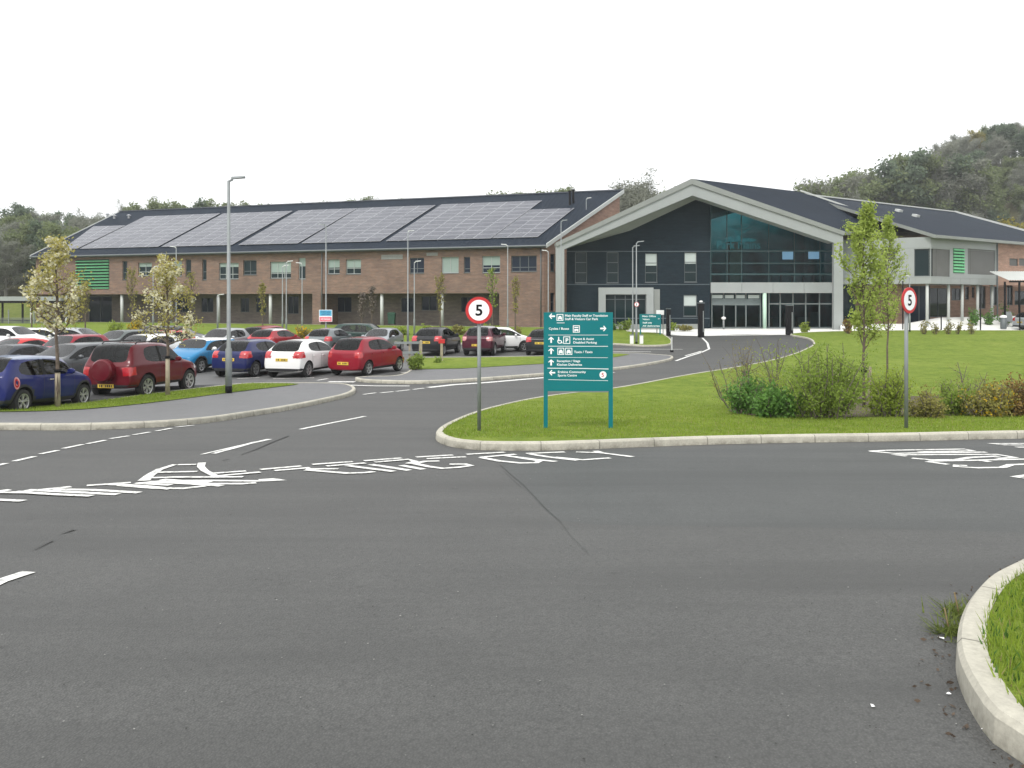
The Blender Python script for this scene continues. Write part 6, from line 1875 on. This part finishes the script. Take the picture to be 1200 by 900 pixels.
# --- shrubs
GB = 'shrubs in the bed on the right lawn'
def shrub(px, pyb, pyt, wpx, label, seed, lm, n=2200, size=.05, stems=16, tall=False, off=.11, group=None, Y=None, flowers=None, name='shrub', lean=.9, depth=1.0):
    rng = np.random.default_rng(seed)
    if Y is None: q = G(px, pyb, off)
    else: q = at(px, pyb, Y); q.z = gz(Y) + off
    h = at(px, pyt, q.y).z - q.z; k = q.y / F; w = wpx * k / 2 * (1.25 if group == GB else 1)
    if group == GB: n = int(n * 1.15); size *= .85
    root = thing(name, label, 'shrub', q, 0, group)
    tubes = []; tips = []
    for s in range(stems):
        az = rng.uniform(0, 2 * math.pi); rr = rng.uniform(.0, .75) * w
        p0 = (math.cos(az) * rr * .6, math.sin(az) * rr * .5 * depth, -.03)
        hh = h * rng.uniform(.5, 1.08) * (1 - .4 * (rr / w) ** 2)
        d = (math.cos(az) * lean * rr / max(h, .1) * 1.1, math.sin(az) * lean * rr / max(h, .1) * .6, 1)
        path = limb_path(p0, d, hh, rng, 7, .15, .10)
        tubes.append((path, [.014 * (1 - .75 * j / 7) + .002 for j in range(8)]))
        st = 1 if not tall else 1
        tips += path[st:]
        for t in range(5):
            j = int(rng.integers(1, 6)); a2 = rng.uniform(0, 2 * math.pi)
            p2 = limb_path(path[j], (math.cos(a2), math.sin(a2) * depth, .7), hh * .32, rng, 4, .2)
            tubes.append((p2, [.006 * (1 - .6 * i_ / 4) for i_ in range(5)])); tips += p2[1:]
    tips = np.array(tips)
    tubes_mesh(tubes, 5).build('stems', M['twig'], root)
    c = tips[rng.integers(0, len(tips), n)] + rng.normal(0, .055 + .02 * w, (n, 3)); c[:, 2] = np.maximum(c[:, 2], .02)
    fo = link('foliage', np_mesh('foliage', leaves(c, size, rng, .5), 4), root, M[lm])
    if flowers:
        m = 420; c = tips[rng.integers(0, len(tips), m)] + rng.normal(0, .09, (m, 3)); c[:, 2] = np.maximum(c[:, 2], .05)
        link('blossom', np_mesh('blossom', leaves(c, size * .8, rng, .9), 4), fo, M[flowers])
    return root
shrub(880, 485, 440, 62, 'low dark green shrub at the left end of the shrub bed', 61, 'leaf_dark', 3000, .045, 18, group=GB)
shrub(912, 489, 448, 58, 'dense dark green shrub second from the left in the shrub bed', 62, 'leaf_dark', 3200, .05, 18, group=GB)
shrub(965, 490, 395, 86, 'tall light green shrub with upright stems in the middle of the bed', 63, 'leaf_shrub', 6500, .038, 34, True, group=GB)
shrub(940, 486, 425, 60, 'mid height green shrub left of the tall light green one', 64, 'leaf_light', 2600, .04, 20, True, group=GB)
shrub(1042, 488, 425, 62, 'rounded light green shrub right of the tallest slender tree', 65, 'leaf_light', 3000, .04, 24, group=GB)
shrub(1085, 489, 452, 56, 'brown green low shrub just right of the right speed sign post', 66, 'leaf_olive', 2200, .035, 22, group=GB)
shrub(1120, 486, 445, 56, 'dark olive shrub between the speed sign and the yellow flecked one', 67, 'leaf_shrub', 2400, .04, 20, group=GB)
shrub(1160, 488, 446, 66, 'shrub flecked with yellow near the right edge of the bed', 68, 'leaf_olive', 2800, .04, 24, group=GB, flowers='gorse')
shrub(1196, 487, 440, 60, 'rust coloured shrub at the right edge of the bed', 69, 'leaf_rust', 3000, .045, 24, group=GB)
shrub(1235, 487, 438, 60, 'rust and green shrub just beyond the right edge', 70, 'leaf_olive', 2000, .045, 20, group=GB)
shrub(868, 478, 392, 60, 'sparse arching twigs rising from the left end of the bed', 71, 'leaf_olive', 900, .03, 14, True, group=GB, lean=1.9)
shrub(905, 480, 392, 44, 'sparse upright twigs above the dark green shrubs', 72, 'leaf_light', 900, .032, 11, True, group=GB, lean=1.2)
shrub(1130, 470, 425, 70, 'thin bare twigs behind the dark olive shrub', 73, 'leaf_olive', 380, .03, 12, True, group=GB, lean=1.5)
bed = [g2(852, 487), g2(880, 493), g2(960, 496), g2(1060, 494), g2(1200, 492), g2(1270, 490), g2(1270, 474), g2(1150, 470), g2(1000, 468), g2(880, 472)]
sheet('planting_bed', bed, .122, M['soil'])
shrub(487, 433, 413, 24, 'bright green bush at the nose of the red round bodied hatchback', 75, 'leaf_shrub', 1500, .06, 16, off=.12)
shrub(513.5, 425, 418, 7, 'small green tuft at the foot of the red topped timber post', 76, 'leaf_shrub', 300, .05, 8, off=.12)
shrub(105, 452, 430, 14, 'dry brown seed heads behind the tail of the dark red off-roader', 77, 'dry', 420, .04, 14, True, off=.0)
shrub(358, 398, 379, 26, 'yellow flowering bush between the lamp pair and the parking notice', 78, 'leaf_olive', 900, .09, 14, Y=52.6, flowers='gorse')
shrub(162, 392, 375, 24, 'orange yellow bush behind the grey green estate', 79, 'leaf_olive', 800, .09, 14, Y=55, flowers='gorse')
shrub(135, 394, 374, 26, 'bright green bush left of the orange yellow one', 80, 'leaf_light', 900, .1, 14, Y=56)
for i, (px, pt, w, lm) in enumerate([(470, 379, 30, 'leaf_light'), (502, 378, 34, 'leaf_light'), (536, 380, 34, 'leaf_olive'), (574, 379, 30, 'leaf_light'), (606, 382, 26, 'leaf_olive')]):
    shrub(px, 391, pt, w, 'low loose shrub before the undercroft, %s of the left speed sign' % ('farthest left' if i == 0 else 'second to the left' if i == 1 else 'nearest the left' if i == 2 else 'just right' if i == 3 else 'farther right'), 90 + i, lm, 520, .12, 12, Y=60, group='low shrubs along the brick wing')
for i, (px, pt, w, lm, lb) in enumerate([(715, 375, 22, 'leaf_dark', 'low dark shrub in front of the pale portal'), (732, 372, 20, 'leaf_shrub', 'green shrub left of the lamp post with the round sign'), (787, 376, 12, 'leaf_light', 'light green shrub at the foot of the black post by the teal notice board'),
        (803, 380, 26, 'leaf_olive', 'low brown green planting along the dark gable wall'), (942, 377, 15, 'leaf_light', 'small green shrub in front of the glazed ground floor')]):
    shrub(px, 389.5 if px > 900 else 390, pt, w, lb, 100 + i, lm, 600, .09, 12, Y=62.5 if px > 900 else 64.5)
shrub(994, 389, 368, 9, 'small red leaved shrub at the foot of the right canopy leg', 108, 'leaf_rust', 420, .09, 10, Y=61)
for i, px in enumerate((1082, 1096, 1112, 1123, 1138)):
    shrub(px, 388, 374 + (i % 2) * 2, 12, 'sparse young shrub at the far lawn edge, %s of five from left' % ('first', 'second', 'third', 'fourth', 'fifth')[i], 110 + i, 'leaf_olive', 160, .08, 9, Y=60.5, group='young shrubs along the far lawn edge')
for i, (px, pt, w) in enumerate([(1140, 363, 22), (1160, 362, 22), (1178, 360, 18)]):
    Yq = 67.5 + i * .8; qq = at(px, 370, Yq)
    rt = shrub(px, 372, pt, w, ('left', 'middle', 'right')[i] + ' low dark shrub under the silver block columns', 116 + i, 'leaf_dark', 500, .1, 12, Y=Yq, group='low shrubs under the silver block')
    rt.location.z = terrace_z(qq.x, Yq) - .05

# ------------------------------------------------------------------ wooded hills
def sm(a, b, x):
    t = max(0.0, min(1.0, (x - a) / (b - a))); return t * t * (3 - 2 * t)
def hz(x, y):
    base = -.9
    lft = 2.1 * sm(91, 113, y) + 8 * sm(112, 185, y)
    rgt = sm(104, 235, y) * (6 + 42 * sm(52, 170, x))
    lump = (1.2 * math.sin(x * .11) + 1.0 * math.sin(y * .09 + x * .05)) * sm(110, 160, y)
    return base + max(lft * (1 - sm(20, 70, x)), rgt) + lump
hb = MB(); NX, NY = 70, 34
gx = [-260 + 560 * i / NX for i in range(NX + 1)]; gy = [90 + 260 * (j / NY) ** 1.3 for j in range(NY + 1)]
hb.add([(x, y, hz(x, y)) for y in gy for x in gx], [(j * (NX + 1) + i, j * (NX + 1) + i + 1, (j + 1) * (NX + 1) + i + 1, (j + 1) * (NX + 1) + i) for j in range(NY) for i in range(NX)])
tag(hb.build('hill', M['hill'], None, True), kind='structure')
hb = MB(); hb.add([(-130 + 9 * i, 90.5 + 2.5 * j, hz(-130 + 9 * i, 90.5 + 2.5 * j) + .25) for j in range(11) for i in range(11)], [(j * 11 + i, j * 11 + i + 1, (j + 1) * 11 + i + 1, (j + 1) * 11 + i) for j in range(10) for i in range(10)])
tag(hb.build('grass_bank', M['far_grass'], None, True), kind='structure')

M['wood_bare'] = leaf_mat('bare_crown', (.19, .205, .165, 1), (.29, .30, .245, 1), .25, .45)
M['wood_green'] = leaf_mat('green_crown', (.15, .19, .09, 1), (.24, .28, .135, 1), .25, .5)
M['wood_dark'] = leaf_mat('evergreen_crown', (.10, .14, .095, 1), (.165, .215, .135, 1), .3, .45)
M['wood_gold'] = leaf_mat('golden_crown', (.19, .18, .045, 1), (.32, .28, .07, 1), .3, .4)
M['wood_trunk'] = simple('distant_trunk', (.14, .135, .115, 1), .9, .2, 1)
def big_tree(seed, h, spread, kind, n):
    rng = np.random.default_rng(seed)
    tubes, tips = tree_skeleton(rng, h * .82, .28, .22, lambda f: spread * (1.0 - .55 * abs(f - .5) - .35 * max(0, f - .7)), 17, .75, 4, .05, taper_top=.12)
    mb = tubes_mesh(tubes, 6)
    nt = len(mb.f)
    k = 16 if kind != 'wood_bare' else 14
    cl = tips[rng.integers(0, len(tips), n // k)]
    sig = .42 if kind != 'wood_bare' else .38
    c = np.repeat(cl, k, 0) + rng.normal(0, 1, (len(cl) * k, 3)) * np.array([sig, sig, sig * .7])
    V = leaves(c, .17 if kind != 'wood_bare' else .26, rng, .75 if kind != 'wood_bare' else .13, .2)
    if kind == 'wood_bare':
        c2 = tips[rng.integers(0, len(tips), n // 3)] + rng.normal(0, .3, (n // 3, 3)); V = np.vstack([V, leaves(c2, .12, rng, .6)])
    b = len(mb.v); mb.v += [tuple(v) for v in V]
    for i in range(len(V) // 4): mb.f.append([b + 4 * i, b + 4 * i + 1, b + 4 * i + 2, b + 4 * i + 3]); mb.m.append(1); mb.uv.append(None)
    me = mb.mesh('tree'); me.materials.append(M['wood_trunk']); me.materials.append(M[kind])
    return me
PRO = {'wood_bare': [big_tree(200 + i, 11, 4.2, 'wood_bare', 9000) for i in range(3)], 'wood_green': [big_tree(210 + i, 10.5, 4.3, 'wood_green', 11000) for i in range(3)],
       'wood_dark': [big_tree(220 + i, 11, 3.8, 'wood_dark', 12000) for i in range(2)], 'wood_gold': [big_tree(230, 9, 4.6, 'wood_gold', 10000)]}
TW = {'wood_bare': ('bare_tree', 'bare grey brown tree'), 'wood_green': ('woodland_tree', 'dull green leafy tree'), 'wood_dark': ('evergreen_tree', 'dark evergreen tree'), 'wood_gold': ('golden_tree', 'golden olive tree')}
WH = {'R': ('in the wood on the right hand hill', 'wood on the right hill'), 'L': ('in the wood behind the far left walkway', 'wood at the far left'), 'B': ('whose top shows above the long solar roof', 'treetops above the solar roof'), 'K': ('on the skyline just right of the hall ridge', 'skyline right of the hall')}
rw = random.Random(5)
def wood_tree(kind, x, y, s, where, label=None, group=True):
    me = rw.choice(PRO[kind])
    o = bpy.data.objects.new(TW[kind][0], me); COL.objects.link(o)
    o.location = (x, y, hz(x, y) - .3); o.rotation_euler = (0, 0, rw.uniform(0, 6.28)); o.scale = (s * rw.uniform(.9, 1.12), s * rw.uniform(.9, 1.12), s)
    tag(o, label or (TW[kind][1] + ' ' + WH[where][0]), 'tree', (TW[kind][0].replace('_', ' ') + 's in the ' + WH[where][1]) if group else None)
    return o
placed = []
def spaced(x, y, d):
    for a, b in placed:
        if (a - x) ** 2 + (b - y) ** 2 < d * d: return False
    placed.append((x, y)); return True
def kindR(u): return 'wood_bare' if u < .46 else 'wood_green' if u < .76 else 'wood_dark' if u < .96 else 'wood_gold'
# right hill
cnt = 0
for t in range(6000):
    y = rw.uniform(118, 262); x = rw.uniform(38, .70 * y + 6)
    if (x / y) * F + 600 < 935: continue
    if not spaced(x, y, 6.2): continue
    wood_tree(kindR(rw.random()), x, y, rw.uniform(.75, 1.12), 'R'); cnt += 1
    if cnt >= 165: break
# golden tree group low on the right
for i, (px, Y, s) in enumerate([(1150, 112, 1.15), (1180, 110, 1.3), (1205, 112, 1.3)]):
    x = (px - 600) / F * Y; wood_tree('wood_gold', x, Y, s, 'R', ('left', 'middle', 'right')[i] + ' tree of the golden olive clump behind the right end of the roofs', False)
# far left wood
cnt = 0
for t in range(5000):
    y = rw.uniform(116, 178); px = rw.uniform(-90, 150)
    x = (px - 600) / F * y
    if not spaced(x, y, 5.6): continue
    u = rw.random(); k = 'wood_bare' if u < .42 else 'wood_green' if u < .82 else 'wood_dark'
    wood_tree(k, x, y, rw.uniform(.8, 1.15), 'L'); cnt += 1
    if cnt >= 70: break
# tops above the solar roof
def top_tree(kind, px, py_top, Y, label, s=None):
    x = (px - 600) / F * Y
    zt = at(px, py_top, Y).z; h = zt - hz(x, Y)
    me_h = {'wood_bare': 11.5, 'wood_green': 11, 'wood_dark': 11.5, 'wood_gold': 9.5}[kind]
    wood_tree(kind, x, Y, max(.35, h / me_h), 'B', label, label is None)
for px, py, k in ((152, 241, 'wood_bare'), (170, 238, 'wood_green'), (186, 239, 'wood_bare'), (203, 240, 'wood_green'), (222, 234, 'wood_green'), (241, 238, 'wood_dark'), (256, 238, 'wood_green'), (272, 238.5, 'wood_bare'), (288, 239, 'wood_green'), (304, 238, 'wood_green'), (314, 237, 'wood_dark'),
                  (362, 237, 'wood_bare'), (375, 238, 'wood_bare'), (392, 237, 'wood_green'), (420, 233, 'wood_green'), (432, 234.5, 'wood_bare'), (452, 235, 'wood_green'), (462, 233, 'wood_dark'), (592, 226, 'wood_green'), (608, 226, 'wood_green'), (648, 223, 'wood_green'), (662, 224, 'wood_bare')):
    top_tree(k, px, py, 172 + rw.uniform(-6, 6), None)
top_tree('wood_bare', 750, 213, 118, 'bare twiggy tree rising between the brick gable and the canopy')
top_tree('wood_bare', 735, 219, 122, 'smaller bare tree left of the tallest one behind the brick gable')
top_tree('wood_green', 770, 219, 122, 'green tree behind the canopy slope beside the bare trees')
for px, py, k in ((992, 203, 'wood_green'), (1004, 209, 'wood_bare'), (1022, 204, 'wood_bare'), (1040, 201, 'wood_green'), (1060, 186, 'wood_dark'), (1075, 182, 'wood_green'), (1092, 173, 'wood_bare'), (1108, 181, 'wood_dark'), (1124, 184, 'wood_bare'), (1140, 186, 'wood_green')):
    Y_ = 182 + rw.uniform(-5, 5); x_ = (px - 600) / F * Y_; h_ = at(px, py, Y_).z - hz(x_, Y_)
    wood_tree(k, x_, Y_, max(.5, h_ / 11.2), 'K')
for px, py, k in ((952, 217, 'wood_bare'), (965, 214, 'wood_green'), (978, 203, 'wood_bare')):
    top_tree(k, px, py, 150, 'treetop peeping over the hall roof ridge, %s of three' % ('first', 'second', 'third')[int((px - 950) / 12)])

# ------------------------------------------------------------------ grass blades on the nearest grass
def inside(px_, py_, poly):
    r = np.zeros(len(px_), bool); n = len(poly)
    for i in range(n):
        x0, y0 = poly[i][0], poly[i][1]; x1, y1 = poly[(i + 1) % n][0], poly[(i + 1) % n][1]
        c = ((y0 > py_) != (y1 > py_)) & (px_ < (x1 - x0) * (py_ - y0) / (y1 - y0 + 1e-12) + x0); r ^= c
    return r
def blades(poly, x0, x1, y0, y1, n, h, w, off, seed, name='grass', fade=False, mt='blade', lab='short mown grass'):
    rng = np.random.default_rng(seed)
    x = rng.uniform(x0, x1, n); y = rng.uniform(y0, y1, n); ok = inside(x, y, poly)
    if fade: ok &= rng.uniform(0, 1, n) > np.clip((y - 13.5) / (y1 - 13.5), 0, 1)
    ok = ok; x, y = x[ok], y[ok]
    z = np.interp(y, KN, KZ) + off - .005; n = len(x)
    clump = .55 + .45 * np.sin(x * 3.1 + 1.7 * np.sin(y * 2.3)) * np.sin(y * 2.7 + np.sin(x * 1.9))
    hh = h * rng.uniform(.45, 1.2, n) * (.7 + .5 * clump); a = rng.uniform(0, 2 * math.pi, n); l = rng.uniform(.1, .75, n) * hh; b = rng.uniform(0, 2 * math.pi, n)
    ww = w * rng.uniform(.6, 1.3, n)
    V = np.empty((n, 3, 3))
    V[:, 0] = np.stack([x - np.cos(a) * ww, y - np.sin(a) * ww, z], 1); V[:, 1] = np.stack([x + np.cos(a) * ww, y + np.sin(a) * ww, z], 1)
    V[:, 2] = np.stack([x + np.cos(b) * l, y + np.sin(b) * l, z + hh], 1)
    return tag(link(name, np_mesh(name, V.reshape(-1, 3), 3), None, M[mt]), lab, None, None, 'stuff')
nin = offset_loop(NEAR, .11)
blades(nin, 1.8, 6.5, 1.5, 6.6, 60000, .07, .004, .108, 1)
M['clover'] = leaf_mat('clover_leaf', (.05, .12, .02, 1), (.10, .19, .04, 1), 3, .35)
M['thatch'] = leaf_mat('dead_grass', (.25, .21, .09, 1), (.36, .31, .15, 1), 3, .35)
blades(nin, 1.8, 6.5, 1.5, 6.6, 9000, .05, .009, .108, 5, 'clover', mt='clover', lab='darker broad leaves mixed into the near grass')
blades(nin, 1.8, 6.5, 1.5, 6.6, 5000, .05, .004, .108, 6, 'dead_grass', mt='thatch', lab='straw coloured dead blades in the near grass')
lin_ = offset_loop(LAWN, .10)
blades(lin_, -3.5, 20, 12.4, 22, 14000, .04, .007, .108, 7, 'dead_grass', fade=True, mt='thatch', lab='straw coloured dead blades in the lawn')
blades(lin_, -3.5, 20, 12.4, 25, 170000, .05, .007, .108, 2, fade=True)
blades(VERGE, -16, -5, 18.5, 28, 50000, .055, .008, .125, 4)
M['weed'] = leaf_mat('weed_leaf', (.09, .13, .025, 1), (.19, .23, .06, 1), 6, .4)
# weeds in the kerb joint of the near corner
q = G(1121, 741)
for i, (px, py, lb) in enumerate([(1120, 742, 'ragged weed clump growing from the road against the near kerb'), (1131, 722, 'green weed tuft behind the ragged clump against the near kerb')]):
    q = G(px, py); rng = np.random.default_rng(300 + i); n = 170
    rt = thing('weed', lb, 'weed', q)
    c = rng.normal(0, .055, (n, 2)); hh = rng.uniform(.02, .10, n); V = np.empty((n, 3, 3)); a = rng.uniform(0, 6.28, n)
    l = rng.normal(0, .06, (n, 2))
    V[:, 0] = np.c_[c[:, 0] - .005 * np.cos(a), c[:, 1] - .005 * np.sin(a), np.zeros(n)]; V[:, 1] = np.c_[c[:, 0] + .005 * np.cos(a), c[:, 1] + .005 * np.sin(a), np.zeros(n)]
    V[:, 2] = np.c_[c + l, hh]
    link('leaves', np_mesh('leaves', V.reshape(-1, 3), 3), rt, M['weed'])
    mb = MB(); mb.tube([(-.03, 0, 0), (-.05, .01, .12)], .004, 5); mb.build('stalk', M['dry'], rt)
# leaf litter and grit along the kerbs, small pale litter on the road
rng = np.random.default_rng(9)
pts = []
for p in NEAR:
    if 1.0 < p.y < 6.2 and p.x < 6:
        for k in range(4):
            pts.append((p.x - abs(rng.normal(0, .07)) - .01, p.y + rng.normal(0, .06)))
pts = [p for p in pts if not inside(np.array([p[0]]), np.array([p[1]]), NEAR)[0]]
c = np.array([(x, y, gz(y) + .008) for x, y in pts])
V = leaves(c, .012, rng, .5, .85)
tag(link('leaf_litter', np_mesh('leaf_litter', V, 4), None, M['soil']), 'dry leaf litter and grit along the near kerb', None, None, 'stuff')
for i, (px, py, s) in enumerate([(1112, 815, .012), (1023, 829, .014), (1103, 749, .018), (1152, 856, .010)]):
    q = G(px, py); mb = MB(); mb.poly([(s, 0, .006), (.3 * s, .7 * s, .011), (-s * .9, .3 * s, .007), (-.5 * s, -.6 * s, .009)])
    mb.f.append([3, 2, 1, 0][::1]); mb.m.append(0); mb.uv.append(None); mb.f.pop(); mb.m.pop(); mb.uv.pop()
    o = mb.build('litter_scrap', M['white']); o.location = q; o.rotation_euler = (0, 0, i * 1.1)
    tag(o, ('pale paper scrap on the road beside the near kerb', 'pale paper scrap on the open road left of the near kerb', 'pale scrap beside the ragged weed clump', 'pale scrap closest to the near kerb corner')[i], 'litter')

# loose grit and chippings scattered over the near carriageway
rng = np.random.default_rng(77)
for nm_, mt_, lab_ in (('road_grit', simple('pale_grit', (.24, .24, .225, 1), .85, .3), 'tiny pale stone chippings scattered on the near road'), ('dark_grit', simple('dark_grit', (.02, .02, .018, 1), .9, .2), 'tiny dark specks of dirt scattered on the near road')):
    n = 380 if nm_ == 'road_grit' else 700
    y = 2.3 + 8.5 * rng.uniform(0, 1, n) ** 1.6; x = rng.uniform(-1, 1, n) * (.75 * y + .4)
    ok = ~inside(x, y, NEAR) & ~inside(x, y, LAWN) & ~inside(x, y, LEFT); x, y = x[ok], y[ok]; n = len(x)
    c = np.stack([x, y, np.interp(y, KN, KZ) + .0062], 1); s = rng.uniform(.0016, .0042, n) * (1 + .10 * y)
    a = rng.uniform(0, 6.28, n); V = np.empty((n, 4, 3))
    for k in range(4):
        r_ = s * rng.uniform(.6, 1.2, n); V[:, k] = c + np.stack([np.cos(a + k * 1.57) * r_, np.sin(a + k * 1.57) * r_, rng.uniform(0, .002, n)], 1)
    tag(link(nm_, np_mesh(nm_, V.reshape(-1, 3), 4), None, mt_), lab_, None, None, 'stuff')
# ------------------------------------------------------------------ light, sky, camera
world = bpy.data.worlds.new('World'); SC.world = world; world.use_nodes = True
wt = world.node_tree; bg = wt.nodes['Background']
sky = wt.nodes.new('ShaderNodeTexSky'); sky.sky_type = 'NISHITA'; sky.sun_disc = False
SUN_EL, SUN_AZ = 52.0, 205.0               # azimuth clockwise from straight ahead (+Y)
sky.sun_elevation = R(SUN_EL); sky.sun_rotation = R(SUN_AZ)
sky.air_density = 1.0; sky.dust_density = 6.0; sky.ozone_density = 1.0
hs = wt.nodes.new('ShaderNodeHueSaturation'); hs.inputs['Saturation'].default_value = .12
mx = wt.nodes.new('ShaderNodeMix'); mx.data_type = 'RGBA'; mx.inputs[0].default_value = .75; mx.inputs[7].default_value = (9.2, 9.35, 9.5, 1)
wt.links.new(sky.outputs[0], hs.inputs['Color']); wt.links.new(hs.outputs[0], mx.inputs[6]); wt.links.new(mx.outputs[2], bg.inputs['Color'])
bg.inputs['Strength'].default_value = .12
sd = bpy.data.lights.new('sun', 'SUN'); sd.energy = 1.3; sd.angle = R(14); sd.color = (1, .96, .9)
so = bpy.data.objects.new('sun', sd); COL.objects.link(so)
d = Vector((math.sin(R(SUN_AZ)) * math.cos(R(SUN_EL)), math.cos(R(SUN_AZ)) * math.cos(R(SUN_EL)), math.sin(R(SUN_EL))))
so.rotation_euler = d.to_track_quat('Z', 'Y').to_euler(); so.location = (0, -20, 40)

# thin spring haze that greys the wooded hills
hzb = MB(); hzb.box((0, 430, 40), (1420, 940, 86)); ho = hzb.build('haze', [])
tag(ho, 'thin pale haze in the air', None, None, 'stuff')
hm = bpy.data.materials.new('haze'); hm.use_nodes = True; hm.node_tree.nodes.clear()
hv = hm.node_tree.nodes.new('ShaderNodeVolumePrincipled'); hv.inputs['Color'].default_value = (.93, .95, .97, 1); hv.inputs['Density'].default_value = .0004; hv.inputs['Anisotropy'].default_value = 0.0
hout = hm.node_tree.nodes.new('ShaderNodeOutputMaterial'); hm.node_tree.links.new(hv.outputs[0], hout.inputs['Volume'])
ho.data.materials.append(hm)
cd = bpy.data.cameras.new('camera'); co = bpy.data.objects.new('camera', cd); COL.objects.link(co)
cd.sensor_width = 36; cd.lens = 36 * F / 1200; cd.clip_start = .05; cd.clip_end = 4000
co.location = (0, 0, CAMZ); co.rotation_euler = (R(90), 0, 0); cd.shift_y = -(450 - HORIZON) / 1200
SC.camera = co
SC.view_settings.view_transform = 'Standard'; SC.view_settings.look = 'None'; SC.view_settings.gamma = 1; SC.view_settings.exposure = .63; SC.view_settings.use_curve_mapping = False
SC.render.engine = 'CYCLES'
SC.cycles.use_denoising = True
SC.cycles.max_bounces = 6; SC.cycles.transparent_max_bounces = 12
